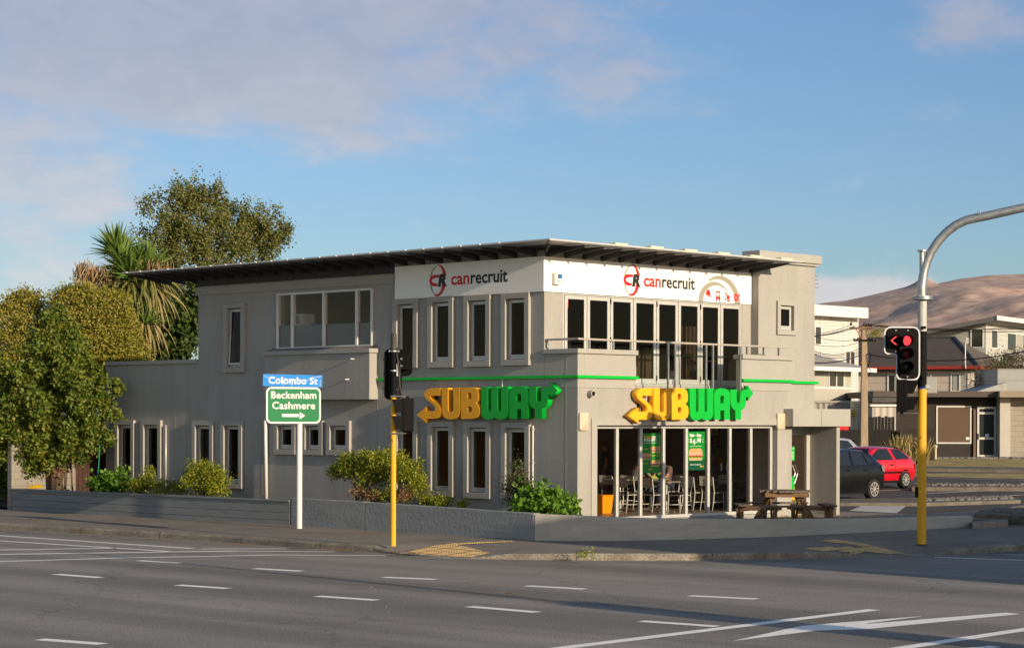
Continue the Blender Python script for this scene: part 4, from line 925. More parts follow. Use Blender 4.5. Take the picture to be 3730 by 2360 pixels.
P, Z = resample([B2W(-2.42,-1.02),B2W(-2.25,-1.35),B2W(-2.0,-1.68),B2W(-1.3,-2.25),B2W(-.38,-2.72),B2W(1.1,-3.28),B2W(2.65,-3.67),B2W(5.8,-4.0),B2W(7.6,-4.14),B2W(9.31,-4.25)], [.71,.70,.69,.65,.61,.57,.53,.46,.44,.42], .4)
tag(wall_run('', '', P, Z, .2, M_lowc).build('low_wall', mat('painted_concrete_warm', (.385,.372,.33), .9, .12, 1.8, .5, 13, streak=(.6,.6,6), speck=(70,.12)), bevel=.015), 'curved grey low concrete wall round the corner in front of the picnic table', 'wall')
t = thing('plank_wall', 'blue-grey painted timber plank retaining wall left of the white sign post', 'wall', (C0[0],C0[1],0), TH)
M_plank = mat('plank_paint', (.17,.182,.19), .65, .12, 2.5, .15, 30, streak=(6,.6,6))
for k in range(4):
    z0_, z1_ = (.08+k*.185, .08+k*.185+.178) if k < 3 else (.635, .70)
    cutsY = [[7.25,13.2,16.6,18.6],[7.25,9.6,15.2,18.6],[7.25,11.0,18.6],[7.25,12.2,15.9,18.6]][k]
    for j in range(len(cutsY)-1):
        m = MB(); a, b = cutsY[j]+.004, cutsY[j+1]-.004; xf = lambda y: -2.29-(y-7.21)*.0478
        m.prism([(xf(a),a),(xf(a)+.06,a),(xf(b)+.06,b),(xf(b),b)][::1], z0_, z1_); m.build('plank', M_plank, t, bevel=.004)
m = MB(); xf = lambda y: -2.29-(y-7.21)*.0478
m.prism([(xf(7.25)-.03,7.25),(xf(7.25)+.12,7.25),(xf(18.6)+.12,18.6),(xf(18.6)-.03,18.6)], .703, .75); m.build('capping', M_plank, t, bevel=.006)
m = MB(); m.prism([(-2.18,7.25),(-1.9,7.25),(-2.4,18.6),(-2.68,18.6)], .05, .66); m.build('backing', M_soil, t)
m = MB(); m.prism([(-2.2,-.9),(0,-.0),(0,18.2),(-2.6,18.2),(-2.15,7.2)], .1, .60); struct(m.build('planter_soil', M_soil, loc=(C0[0],C0[1],0), rz=TH))
# block wall and brown fence closing the planter
m = MB(); m.box(.08,2.15,0,.2,0,2.0); tag(m.build('block_wall', brick_mat('grey_block', (.21,.195,.175), (.23,.215,.19), (.17,.155,.135), .4,.2,'xz',.9,.008), None, loc=B2W(-2.9,18.65), rz=TH), 'pale concrete block wall end standing behind the oak tree', 'wall')
t = thing('board_fence', 'dark brown board fence between the oak tree and the shop', 'fence', B2W(-2.6,19.1), TH)
for k in range(34): m = MB(); m.box(k*.15,k*.15+.14,0,.025,0,2.35+.02*rng.random()); m.build('board', mat('brown_board', (.055,.026,.02), .8, .3, 3), t)
# ------------------------------------------------------------------ traffic signals
def poly_round(P, r, n=4):
    out = []; L = len(P)
    for i in range(L):
        p, a, b = Vector(P[i]), Vector(P[i-1]), Vector(P[(i+1)%L]); u, v = (a-p).normalized(), (b-p).normalized()
        rr_ = min(r if u.x*v.y-u.y*v.x < 0 else .02, (a-p).length/2, (b-p).length/2); s, e = p+u*rr_, p+v*rr_
        for k in range(n+1): t = k/n; out.append(tuple((s*(1-t)**2+p*2*t*(1-t)+e*t*t)))
    return out
def visor(mb, x, z, r, y0, L, cut=.45):
    """hooded tube visor opening towards -y, lower part cut back"""
    n = 18; vs = []; 
    for k in range(n+1):
        a = math.radians(-60+300*k/n-0); c, s_ = math.cos(a), math.sin(a)
        l = L*(1-cut*max(0,-s_)**1.0); vs += [(x+r*c,y0,z+r*s_),(x+r*c,y0-l,z+r*s_)]
    mb.add(vs, [(2*k,2*k+1,2*k+3,2*k+2) for k in range(n)])
    mb.add([(v[0]+(v[0]-x)*-.06, v[1], v[2]+(v[2]-z)*-.06) for v in vs], [(2*k+2,2*k+3,2*k+1,2*k) for k in range(n)])
M_lensr = emis('lit_red_lens', (1.0,.055,.07), 1.1); M_redoff = mat('dim_red_lens', (.12,.006,.008), .3); M_ambd = mat('dim_amber_lens', (.05,.018,.006), .3); M_grnd = mat('dim_green_lens', (.004,.02,.012), .3)
M_bw = mat('pale_border', (.55,.57,.60), .5)
# right pole: yellow below, black middle, galvanised top with the overhanging arm
rp = G(3357,1984,.15); D_ = rp.y; zz = lambda py: W(3357,py,D_).z
t = thing('signal_pole', 'tall signal pole, yellow below and galvanised above, with an arm reaching right over the road', 'pole', rp)
m = MB(); m.lathe([(.093,0),(.093,zz(1417)-rp.z)], 24); m.build('yellow_shaft', M_polyel, t, smooth='auto')
z1, z2, z3 = zz(1417)-rp.z, zz(1207)-rp.z, zz(1083)-rp.z
m = MB(); m.lathe([(.0925,z1),(.0925,z2)], 24); m.build('black_shaft', M_black, t, smooth='auto')
m = MB(); m.lathe([(.094,z1+.001),(.094,z1+.035)], 24); m.build('blue_band', mat('blue_tape', (.01,.07,.25), .5), t, smooth='auto')
m = MB(); m.lathe([(.092,z2),(.092,z3)], 24); m.build('upper_shaft', mat('grey_shaft', (.42,.42,.40), .4, .1, 5), t, smooth='auto')
m = MB(); m.lathe([(.09,z3-.05),(.21,z3-.05),(.215,z3-.045),(.215,z3-.012),(.20,z3-.01),(.215,z3-.005),(.215,z3+.015),(.09,z3+.016)], 28)
for k in range(6): a = k*1.047; m.tube([(.165*math.cos(a),.165*math.sin(a),z3-.06),(.165*math.cos(a),.165*math.sin(a),z3+.045)], .012, 6)
m.build('flange', M_galv, t, smooth='auto')
pts = [(3000+x/2.7712, 700+y/2.7712) for x, y in ((990,1060),(990,960),(1003,860),(1018,780),(1045,690),(1085,600),(1150,500),(1230,410),(1320,340),(1420,293),(1530,270),(1660,245),(2023,168),(2500,70),(3400,-110))]
ap = [W(px,py,D_)-rp for px,py in pts]; ap = [Vector((p.x, max(0,(p.x-.05))*-.25, p.z)) for p in ap]
m = MB(); m.tube(ap, [.092]*12+[.088,.08,.07], 20); m.build('mast_arm', M_galv, t, smooth='auto')
sx0 = W(3000+995/2.7712, 700+600/2.7712, D_)-rp; m = MB(); m.M = T3(sx0.x,0,0); m.lathe([(.055,sx0.z-.55),(.055,sx0.z),(.105,sx0.z),(.105,sx0.z+.03),(.02,sx0.z+.031)], 18)
for k in range(4): a = .6+k*1.57; m.tube([(.08*math.cos(a),.08*math.sin(a),sx0.z-.02),(.08*math.cos(a),.08*math.sin(a),sx0.z+.06)], .011, 5)
m.build('mast_stub', M_galv, t, smooth='auto')
e = W(3000+1527/2.7712, 700+225/2.7712, D_)-rp; m = MB(); m.tube([(e.x+.03*math.cos(a_/8*6.28), -.37+.0, e.z+.035*math.sin(a_/8*6.28)) for a_ in range(9)], .009, 6); m.build('lifting_eye', M_galv, t)
m = MB(); text(m, '6', .085, -.05, zz(1050+1270/2.345)-rp.z-.03, -.0945, .001); m.build('pole_number', M_ink, t)
m = MB(); m.lathe([(.10,.0),(.11,.0),(.11,.012),(.095,.02)], 20); m.build('base_collar', M_soil, t)
m = MB(); m.box(.115,.185,-.10,.10,1.45+.0,1.83); cab = None
# push button box on its back
p = W(2900+1203/2.771, 1500+808/2.771, D_)-rp; m = MB(); m.rrect(-.13,-.085,p.z-.11,p.z+.11,.015,-.05,.06); m.build('push_button', M_black, t, bevel=.006)
# main red signal head, facing the camera's side
fx = lambda px: W(px,1300,D_-.22).x-rp.x; fz = lambda py: W(3300,py,D_-.22).z-rp.z
cx6 = lambda x: 3200+x/4.3547; cy6 = lambda y: 1100+y/4.3547
t = thing('traffic_signal', 'traffic signal with red arrow and red disc lit on the tall right-hand pole', 'traffic light', rp+Vector((0,-.20,0)))
out = [(fx(cx6(x)), fz(cy6(y))) for x, y in [(85,835),(85,388),(662,388),(662,1245),(275,1245),(275,835)]]
out = ccw(out); bo = poly_round(out, .17, 5)
m = MB(); m.face(bo, -.012, 0); bb = m.build('backboard', M_black, t)
c_ = Vector((sum(p[0] for p in bo)/len(bo), sum(p[1] for p in bo)/len(bo)))
m = MB(); L = len(bo); inn = []
for i in range(L):
    a, b = Vector(bo[i-1]), Vector(bo[(i+1)%L]); d = (b-a).normalized(); inn.append((bo[i][0]-d.y*.03, bo[i][1]+d.x*.03))
m.add([(p[0],-.016,p[1]) for p in bo]+[(p[0],-.016,p[1]) for p in inn], [(i,(i+1)%L,L+(i+1)%L,L+i) for i in range(L)]); m.build('border', M_bw, t)
LX_ = [(cx6(235),cy6(615)),(cx6(430),cy6(615)),(cx6(430),cy6(820)),(cx6(430),cy6(1030))]
m = MB(); x0_, z0_ = fx(cx6(320)), fz(cy6(1125)); m.box(fx(cx6(320)),fx(cx6(555)),-.10,-.014,z0_,fz(cy6(510))); m.box(fx(cx6(130)),fx(cx6(320))-.003,-.10,-.014,fz(cy6(715)),fz(cy6(510))); m.build('housing', M_black, t, bevel=.01)
for k, (px, py) in enumerate(LX_):
    x, z = fx(px), fz(py); m = MB(); m.M = T3(x,-.104,z); m.lathe([(.0,-.022),(.06,-.018),(.098,0),(.098,.003)][::1], 22, 'y')
    m.build('lens', [M_black, M_lensr, M_ambd if False else M_redoff, M_grnd][k], t, smooth='auto')
    m = MB(); visor(m, x, z, .112, -.102, .24); m.build('visor', M_blackm, t, smooth='auto')
x, z = fx(LX_[0][0]), fz(LX_[0][1]); m = MB()
for s_ in (1,-1): m.face(ccw([(x-.075,z),(x-.045,z),(x+.055,z+s_*.085),(x+.025,z+s_*.085)]), -.135, -.131)
m.build('arrow', emis('lit_red_arrow', (1.0,.06,.06), 1.6), t)
m = MB(); [m.tube([(fx(cx6(a)),-.02,fz(cy6(b))),(fx(cx6(a)),-.012,fz(cy6(b)))], .014, 8) for a, b in ((278,450),(467,450),(462,1185),(275,785))]; m.build('bolt', M_steel, t)
m = MB(); m.box(-.04,.04,-.0,.12,fz(cy6(420)),fz(cy6(420))+.05); m.box(-.04,.04,.0,.12,fz(cy6(1200)),fz(cy6(1200))+.05); m.build('bracket', M_black, t)
def ped_head(name, label, loc, rz, scale=1.0, arms=None):
    t = thing(name, label, 'traffic light', loc, rz)
    m = MB(); m.box(-.15,.15,-.11,.11,0,.33); m.box(-.15,.15,-.11,.11,.334,.66); m.build('housing', M_black, t, bevel=.015)
    for k in range(2):
        z0_ = k*.334; m = MB()
        m.add([(-.14,-.112,z0_+.31),(.14,-.112,z0_+.31),(.14,-.34,z0_+.31),(-.14,-.34,z0_+.31),(-.14,-.112,z0_+.04),(.14,-.112,z0_+.04),(.14,-.22,z0_+.04),(-.14,-.22,z0_+.04)], [(0,1,2,3),(0,3,7,4),(1,5,6,2)])
        m.add([(-.135,-.113,z0_+.305),(.135,-.113,z0_+.305),(.135,-.335,z0_+.305),(-.135,-.335,z0_+.305),(-.135,-.113,z0_+.04),(.135,-.113,z0_+.04),(.135,-.215,z0_+.04),(-.135,-.215,z0_+.04)], [(3,2,1,0),(4,7,3,0),(2,6,5,1)])
        m.build('visor', M_black, t)
        m = MB(); m.rrect(-.12,.12,z0_+.05,z0_+.29,.02,-.113,-.110); m.build('lens', M_redoff if k else M_grnd, t)
    for a_, b_ in ((.66,.71),(-.05,0)): m = MB(); m.lathe([(.03,a_),(.03,b_)], 10); m.build('pivot', M_black, t)
    return t
pz = fz(1050+1075/2.345); px_ = W(2900+948/2.345,1500,D_-.1)
t = ped_head('pedestrian_signal', 'black two-lamp pedestrian signal seen side-on beside the tall yellow pole', (px_.x-.10, D_-.08, rp.z+pz+.05), math.radians(78))
m = MB(); 
for zz_ in (.69,-.03): m.tube([(0,0,zz_),(-.1,.27,zz_)] if False else [(0,0,zz_),(.06,-.33,zz_)], .012, 6)
m.build('bracket_arm', M_steel, t)
p = W(2900+1160/2.345, 1050+830/2.345, D_); t = thing('detector_box', 'grey metal box strapped behind the tall signal pole above its yellow part', 'box', (p.x-.02,D_+.05,p.z-.16))
m = MB(); m.box(-.12,.12,-.07,.09,0,.33); m.build('case', mat('box_grey', (.27,.28,.27), .5), t, bevel=.012); m = MB(); m.box(-.13,-.02,-.12,-.07,.10,.17); m.lathe([(.015,.33),(.015,.37)], 8); m.build('clamp', M_galv, t)

# left pole with the backs of two heads
lp = G(1432,1988,.15); D2 = lp.y; z3_ = lambda y: W(1432,1200+y/1.905,D2).z-lp.z; x3_ = lambda x: W(1300+x/1.905,1500,D2).x-lp.x
t = thing('signal_pole', 'slim yellow signal pole with a black top on the footpath left of the raised letters', 'pole', lp)
m = MB(); m.lathe([(.056,0),(.056,z3_(465))], 20); m.build('yellow_shaft', M_polyel, t, smooth='auto')
m = MB(); m.lathe([(.058,z3_(465)),(.058,z3_(140))], 20); m.build('black_shaft', M_black, t, smooth='auto')
m = MB(); m.lathe([(.07,z3_(140)),(.075,z3_(132)),(.066,z3_(120)),(.060,z3_(40)),(.052,z3_(28)),(.02,z3_(26))], 18); m.build('cap', mat('cap_grey', (.045,.043,.040), .6, .15, 8), t, smooth='auto')
m = MB()
for y in (286,463,521,720): zc = z3_(y); m = MB(); m.lathe([(.058,zc-.012),(.066,zc-.012),(.066,zc+.012),(.058,zc+.012)], 18); m.build('clamp', M_galv, t)
m = MB(); zc = z3_(150); m.lathe([(.058,zc-.012),(.066,zc-.012),(.066,zc+.012),(.058,zc+.012)], 18); m.box(-.10,.12,-.02,.02,z3_(150)-.015,z3_(150)+.015); m.build('clamp', M_galv, t)
m = MB(); text(m, '5', .085, -.02, z3_(780), -.058, .001); m.build('pole_number', M_ink, t)
m = MB(); m.box(.06,.105,-.06,.0,z3_(325),z3_(235)); m.build('junction_box', mat('box_white', (.55,.53,.50), .5), t, bevel=.006)
m = MB(); m.tube([(.06,-.05,z3_(160)),(.10,-.07,z3_(250)),(.13,-.06,z3_(400)),(.20,-.05,z3_(490)),(.27,-.03,z3_(555))], .014, 8); m.tube([(.05,-.06,z3_(170)),(.14,-.07,z3_(240)),(.14,-.06,z3_(320)),(.07,-.06,z3_(470)),(.10,-.05,z3_(560))], .005, 6); m.tube([(.07,-.06,z3_(160)),(.085,-.07,z3_(240))], .008, 6); m.build('cable', mat('cable', (.05,.05,.05), .6), t, smooth=True)
def sig_back(label, loc, rz, w, h, nl, off=0):
    t = thing('traffic_signal', label, 'traffic light', loc, rz, 'black signal heads facing away on the slim yellow pole')
    m = MB(); m.rrect(-w/2,w/2,0,h,.11,-.006,.006); m.build('backboard', M_black, t, bevel=.003)
    m = MB(); hh = .30*nl; z0_ = (h-hh)/2; [m.box(-.13,.13,.008,.13,z0_+k*.30+.004,z0_+(k+1)*.30) for k in range(nl)]; m.build('housing', M_black, t, bevel=.012)
    m = MB(); [visor(m, 0, z0_+.15+k*.30, .112, -.008, .25) for k in range(nl)]; m.build('visor', M_blackm, t, smooth='auto')
    for k in range(nl): m = MB(); m.M = T3(0,-.010,z0_+.15+k*.30); m.lathe([(0,-.02),(.06,-.016),(.1,0),(.1,.002)], 18, 'y'); m.build('lens', [M_grnd, M_ambd, M_redoff][k%3], t, smooth='auto')
    m = MB(); m.tube([(0,.13,.2),(0,.2,.2)], .02, 8); m.tube([(0,.13,h-.2),(0,.2,h-.2)], .02, 8); m.build('bracket', M_galv, t)
    return t
zt_, zbm = z3_(135), z3_(485)
sig_back('taller black signal head seen from behind on the left of the slim yellow pole', lp+Vector((x3_(246)-.0,.20,zbm)), math.radians(205), (300-193)/1.905*.0056*1.25, zt_-zbm, 3)
zb2 = z3_(322)
sig_back('shorter black signal head seen from behind on the right of the slim yellow pole', lp+Vector((x3_(322),.10,zb2)), math.radians(168), .36, zt_-zb2, 1)
t = ped_head('pedestrian_signal', 'black two-lamp pedestrian signal on brackets halfway up the slim yellow pole', lp+Vector((x3_(352),-.02,z3_(705))), math.radians(-80))
m = MB(); [m.tube([(0,0,q),(.05,-.30,q)], .012, 6) for q in (.70,-.04)]; m.build('bracket_arm', M_steel, t)

# ------------------------------------------------------------------ street name and direction sign
sp = G(1090,1924,.15); D3 = sp.y; SR = math.radians(27)
t = thing('direction_sign', 'green BECKENHAM and CASHMERE road sign under a blue street name blade on a white post', 'sign', sp, SR)
t['label'] = 'green Beckenham Cashmere road sign under a blue Colombo St blade on a white post'
sz = lambda y: W(1090,1300+y/2.54,D3).z-sp.z
m = MB(); m.lathe([(.066,0),(.066,sz(590))], 20); m.build('post', M_white, t, smooth='auto')
k27 = 1/math.cos(SR)*D3/FPX; sxx = lambda x: (900+x/2.54-1090)*k27
x0_, x1_, zb_, zt2 = sxx(178), sxx(657), sz(615), sz(280)
m = MB(); m.M = T3(0,-.09,0); m.face(rr(x0_,x1_,zb_,zt2,.13,7), -.004, .0); m.build('sign_panel', mat('sign_white', (.66,.66,.65), .5), t)
m = MB(); m.M = T3(0,-.09,0); m.face(rr(x0_+.04,x1_-.04,zb_+.04,zt2-.04,.095,7), -.007, -.0045); pn = m.build('green_face', mat('sign_green', (.0,.155,.055), .5, .05, 4, spec=.2), t)
m = MB(); w0 = (x0_+x1_)/2; fs = (sz(318)-sz(384))*1.40
def fit(s_, size, cx_, z_, width, y_, mb_, bold=.0045, space=1.05, shear=0):
    a = MB(); text(a, s_, size, 0, 0, 0, .001, 'LEFT', bold, 1, space, shear); lo, hi = min(v[0] for v in a.v), max(v[0] for v in a.v); k_ = width/(hi-lo)
    mb_.add([((v[0]-lo)*k_+cx_-width/2, v[1]+y_, v[2]+z_) for v in a.v], a.f)
fit('Beckenham', fs, (sxx(220)+sxx(616))/2, sz(384), sxx(616)-sxx(220), -.099, m)
fit('Cashmere', fs, (sxx(230)+sxx(606))/2, sz(480), sxx(606)-sxx(230), -.099, m)
m.box(sxx(316),sxx(468),-.0995,-.098,sz(554),sz(527)); m.face(ccw([(sxx(468),sz(508)),(sxx(518),sz(541)),(sxx(468),sz(577)),(sxx(478),sz(541))]), -.0995, -.098)
m.build('lettering', mat('sign_white', (.66,.66,.65), .5), pn)
m = MB(); m.M = T3(0,-.09,0) @ Matrix.Rotation(math.radians(.6), 4, 'Y'); m.box(sxx(137),sxx(657),-.006,.0,sz(276),sz(166)); bl = m.build('street_name_blade', mat('sign_blue', (.0,.19,.60), .5, .06, 5, spec=.2), t)
m = MB(); m.M = Matrix.Rotation(math.radians(.6), 4, 'Y'); fit('Colombo St', (sz(185)-sz(250))*1.36, (sxx(185)+sxx(614))/2, sz(252)+.004, sxx(614)-sxx(185), -.0985, m); m.build('lettering', mat('sign_white', (.66,.66,.65), .5), bl)
m = MB(); m.M = Matrix.Rotation(math.radians(.6), 4, 'Y')
q = [(sxx(x),sz(y)) for x, y in ((150,190),(215,205),(330,208),(430,212),(520,215),(600,185),(650,178))]
for i in range(len(q)-1): m.face(ccw([q[i],q[i+1],(q[i+1][0],q[i+1][1]+.012),(q[i][0],q[i][1]+.012)]), -.0993, -.0985)
for x in (312,385,635): m.box(sxx(x),sxx(x)+.012,-.0993,-.0985,sz(270),sz(212))
m.build('peeling_tear', mat('tear', (.42,.47,.52), .7, .2, 9), bl)
m = MB(); [m.box(a,b,-.085,-.066,z_,z_+.03) for a,b,z_ in ((-.3,.2,sz(540)),(-.3,.2,sz(380)),(-.3,.2,sz(215)))]; m.build('bracket', M_galv, t)

# ------------------------------------------------------------------ picnic table on the lawn
pt = Rp(2600+705/2.77, 1400+1300/2.77, 0); pw = G(2600+705/2.77, 1400+1365/2.77, .52); 
ploc = W(2600+712/2.77, 1893, 48.6); t = thing('picnic_table', 'weathered wooden octagonal picnic table with four benches on the lawn', 'table', (ploc.x,ploc.y,.30), math.radians(0))
TS = 354*48.6/FPX/2     # half span over the benches
M_t1 = mat('grey_timber', (.10,.078,.06), .85, 0, 4, .4, 30, c2=(.17,.135,.105), streak=(.6,6,6)); M_t2 = mat('warm_timber', (.14,.08,.042), .8, 0, 4, .3, 30, c2=(.21,.125,.068), streak=(6,6,.6))
th_ = 191*48.6/FPX/2
for k in range(9):
    x0_ = -th_+k*2*th_/9+.004; x1_ = -th_+(k+1)*2*th_/9-.004; xm = max(abs(x0_),abs(x1_)); L_ = th_ if xm < th_*.45 else th_-(xm-th_*.45)*.95
    m = MB(); m.box(x0_,x1_,-L_,L_,.74,.785); m.build('table_slat', M_t1, t, bevel=.006)
for a in range(4):
    Rm = Matrix.Rotation(a*math.pi/2, 4, 'Z')
    for k in range(2):
        m = MB(); m.M = Rm; y0_ = -TS+k*.14; w_ = TS*.62-k*.10; m.box(-w_,w_,y0_,y0_+.132,.43,.472); m.build('bench_slat', M_t1, t, bevel=.006)
    for s_ in (-1,1):
        m = MB(); m.M = Rm; x = s_*.34; m.box(x-.045,x+.045,-TS+.05,-TS+.14,0,.428); m.build('bench_post', M_t2, t, bevel=.005)
        m = MB(); m.M = Rm; x = s_*.36; m.add([(x-.022,-TS+.38,0),(x+.022,-TS+.38,0),(x+.022,-TS+.50,0),(x-.022,-TS+.50,0),(x-.022,-.32,.735),(x+.022,-.32,.735),(x+.022,-.20,.735),(x-.022,-.20,.735)], [(0,3,2,1),(4,5,6,7),(0,1,5,4),(1,2,6,5),(2,3,7,6),(3,0,4,7)]); m.build('leg', M_t2, t, bevel=.005)
        m = MB(); m.M = Rm; x = s_*.30; m.box(x-.022,x+.022,-TS+.02,-.1,.335,.428); m.build('bearer', M_t2, t, bevel=.005)
    m = MB(); m.M = Rm; m.box(-.5,.5,-th_+.1,-th_+.15,.64,.738); m.build('top_rail', M_t2, t, bevel=.005)

# ------------------------------------------------------------------ inside the shop
FZ = .402
def F(px, py): return G(px, py, FZ)
c4 = lambda x, y: (2150+x/4.011, 1520+y/4.011); c5 = lambda x, y: (2480+x/4.011, 1520+y/4.011)
M_chair = mat('chair_metal', (.56,.55,.52), .4, .06, 6); M_seat = mat('chair_seat', (.02,.016,.014), .5)
def make_chair():
    t = thing('dining_chair', '', '')
    m = MB(); m.rrect(-.20,.20,-.20,.20,.05,-.0,.035); o = m.build('seat', M_seat, t, bevel=.01); o.rotation_euler.x = math.pi/2; o.location.z = .47; o.location.y = -0
    n = 8; m = MB(); vs = []
    for i in range(n+1):
        x = -.215+.43*i/n; y = .245-.03*math.cos((x/.215)*1.4)+.0; vs += [(x,y+.015,.62),(x,y+.045,.86),(x,y+.027,.62),(x,y+.057,.86)]
    m.add(vs, [f for i in range(n) for f in ((4*i,4*i+4,4*i+5,4*i+1),(4*i+3,4*i+7,4*i+6,4*i+2),(4*i+1,4*i+5,4*i+7,4*i+3),(4*i,4*i+2,4*i+6,4*i+4))]); m.build('backrest', M_chair, t, smooth='auto')
    for s_ in (-1,1):
        m = MB(); m.tube([(s_*.19,-.20,0),(s_*.185,-.185,.45)], .013, 8); m.build('leg', M_chair, t, smooth=True)
        m = MB(); m.tube([(s_*.20,.27,0),(s_*.195,.205,.30),(s_*.195,.195,.47),(s_*.20,.225,.62),(s_*.205,.262,.84)], .013, 8); m.build('leg', M_chair, t, smooth=True)
    m = MB(); m.tube([(-.187,-.19,.2),(.187,-.19,.2)], .009, 6); [m.tube([(s_*.187,-.19,.2),(s_*.197,.215,.2)], .009, 6) for s_ in (-1,1)]; m.box(-.19,.19,-.19,.2,.43,.445); m.build('stretcher', M_chair, t)
    return t
CH = make_chair()
FX, FXN, FY = TH+math.pi/2, TH-math.pi/2, TH      # facing +x, -x, and -y (towards the glass) of the shop
chairs = [(c4(540,1385),FX,'metal chair with its back to the second pane, nearest the checked shirt'),(c4(915,1385),FX,'metal chair at the left side of the table right behind the third pane'),
 (c4(1300,1395),FXN,'metal chair facing left at the fourth pane, on the right of that table'),(c5(190,1345),FX,'metal chair behind the pane with the price poster, its back at the poster foot'),
 (c5(470,1350),FX,'metal chair facing the table under the blue menu board, at its left'),(c5(600,1325),FXN+.3,'metal chair behind the table under the blue menu board'),
 (c5(820,1300),FXN,'metal chair right of the table by the drinks counter'),(c4(330,1330),FX,'metal chair just behind the orange bin in the first pane'),
 (c4(1330,1270),FXN,'metal chair in the sun behind the man in the brown shirt'),(c4(640,1330),FX,'metal chair the man in the checked shirt sits on'),(c4(1130,1325),FXN,'metal chair the man in the brown shirt sits on')]
CP = []
for i, ((px,py),rz,lab) in enumerate(chairs):
    o = CH if i == 0 else copy_tree(CH); o.location = F(px,py); o.rotation_euler.z = rz; tag(o, lab, 'chair', 'metal chairs in the dining room'); CP.append(F(px,py))
def make_table():
    t = thing('cafe_table', '', ''); m = MB(); m.rrect(-.34,.34,-.32,.32,.03,0,.03); o = m.build('table_top', mat('laminate', (.24,.215,.18), .35, .05), t, bevel=.008); o.rotation_euler.x = math.pi/2; o.location.z = .745
    m = MB(); m.lathe([(.035,.03),(.035,.715)], 14); m.build('column', M_steel, t, smooth='auto'); m = MB(); m.box(-.28,.28,-.03,.03,0,.03); m.box(-.03,.03,-.28,.28,.001,.031); m.build('base', M_steel, t, bevel=.008); return t
TB = make_table()
mid = F(*c4(885,1335))
for i, (p, lab) in enumerate([(F(*c4(1110,1385)),'empty table behind the fourth pane between two metal chairs'),(mid,'table where the two men eat'),(F(*c4(430,1345)),'dark table behind the orange bin'),(F(*c5(745,1350)),'table under the blue menu board by the drinks counter'),(F(*c5(300,1320)),'table behind the pane with the price poster')]):
    o = TB if i == 0 else copy_tree(TB); o.location = p; o.rotation_euler.z = TH; tag(o, lab, 'table', 'square tables in the dining room')
# orange bin
p = F(*c4(190,1400)); t = thing('bin', 'bright orange plastic bin in the bottom left corner of the shop front', 'bin', (p.x,p.y,FZ), TH)
m = MB(); m.add([(x*k_,y*k_,z) for z,k_ in ((0,.80),(.43,1.0)) for x,y in ((-.2,-.16),(.2,-.16),(.2,.16),(-.2,.16))], [(0,3,2,1),(0,1,5,4),(1,2,6,5),(2,3,7,6),(3,0,4,7)]); m.build('tub', mat('orange_plastic', (.75,.27,.005), .4), t, bevel=.012)
m = MB(); m.box(-.215,.215,-.175,.175,.43,.455); m.build('rim', mat('orange_plastic', (.75,.27,.005), .4), t, bevel=.01)
# drinks counter and dispenser along the partition side, serving counter at the back
cp = W(2480+600/4.011, 1700, 55.4); t = thing('drinks_counter', 'brown drinks counter with dark plinth behind the right-hand tables', 'counter', (cp.x,cp.y,FZ), TH+math.radians(0))
m = MB(); m.box(-.85,.65,0,.6,.1,.90); m.build('cabinet', mat('counter_wood', (.20,.13,.07), .5, .1), t); m = MB(); m.box(-.9,.7,-.04,.62,.903,.945); m.build('counter_top', mat('counter_stone', (.10,.075,.055), .3), t, bevel=.006)
m = MB(); m.box(-.83,.63,.04,.58,0,.098); m.build('plinth', M_black, t); m = MB(); [m.box(x,x+.008,-.006,-.001,.12,.88) for x in (-.3,.2)]; m.build('door_gap', M_black, t)
t2 = thing('drinks_dispenser', 'drinks dispenser with a row of taps under the blue menu board', 'dispenser', B2W(W2B(cp)[0]-.38,W2B(cp)[1]+.1,FZ+.946), TH)
m = MB(); m.box(-.45,.45,.0,.45,0,.12); m.box(-.4,.4,.12,.45,.12,.62); m.build('body', mat('dispenser_metal', (.25,.21,.16), .35, metal=.4), t2, bevel=.01); m = MB(); m.box(-.45,.45,.02,.45,.622,1.45); m.build('hood', M_black, t2)
m = MB(); [m.box(x-.05,x+.05,-.02,.019,.66,.86) for x in (-.32,-.18,.16,.32)]; m.build('tap_label', mat('tap_red', (.20,.02,.02), .5), t2)
m = MB(); [m.tube([(x,.08,.64),(x,.05,.52),(x,.02,.46)], .018, 6) for x in (-.30,-.12,.06,.24)]; m.build('tap', M_black, t2)
bl_ = thing('menu_board', 'dark blue menu board reading My kind of combo above the drinks dispenser', 'board', B2W(W2B(cp)[0]-.38,W2B(cp)[1]+.098,FZ+.946+.90), TH)
m = MB(); m.box(-.44,.44,-.0,.018,0,.54); m.build('panel', mat('menu_blue', (.004,.035,.085), .4), bl_)
m = MB(); text(m, 'My kind of', .13, -.38, .39, -.003, .001, 'LEFT', .003); text(m, 'combo', .13, -.38, .26, -.003, .001, 'LEFT', .003); m.build('lettering', mat('menu_text', (.45,.36,.24), .5), bl_)
m = MB(); m.rrect(-.02,.36,.03,.10,.03,-.004,-.001); m.rrect(-.02,.36,.13,.20,.03,-.004,-.001); m.build('bread_picture', mat('bread', (.55,.28,.08), .7, .15, 20), bl_); m = MB(); m.box(-.03,.37,-.005,-.0015,.095,.135); m.build('filling_picture', mat('filling', (.30,.08,.03), .7, 0, 40, c2=(.2,.3,.05)), bl_)
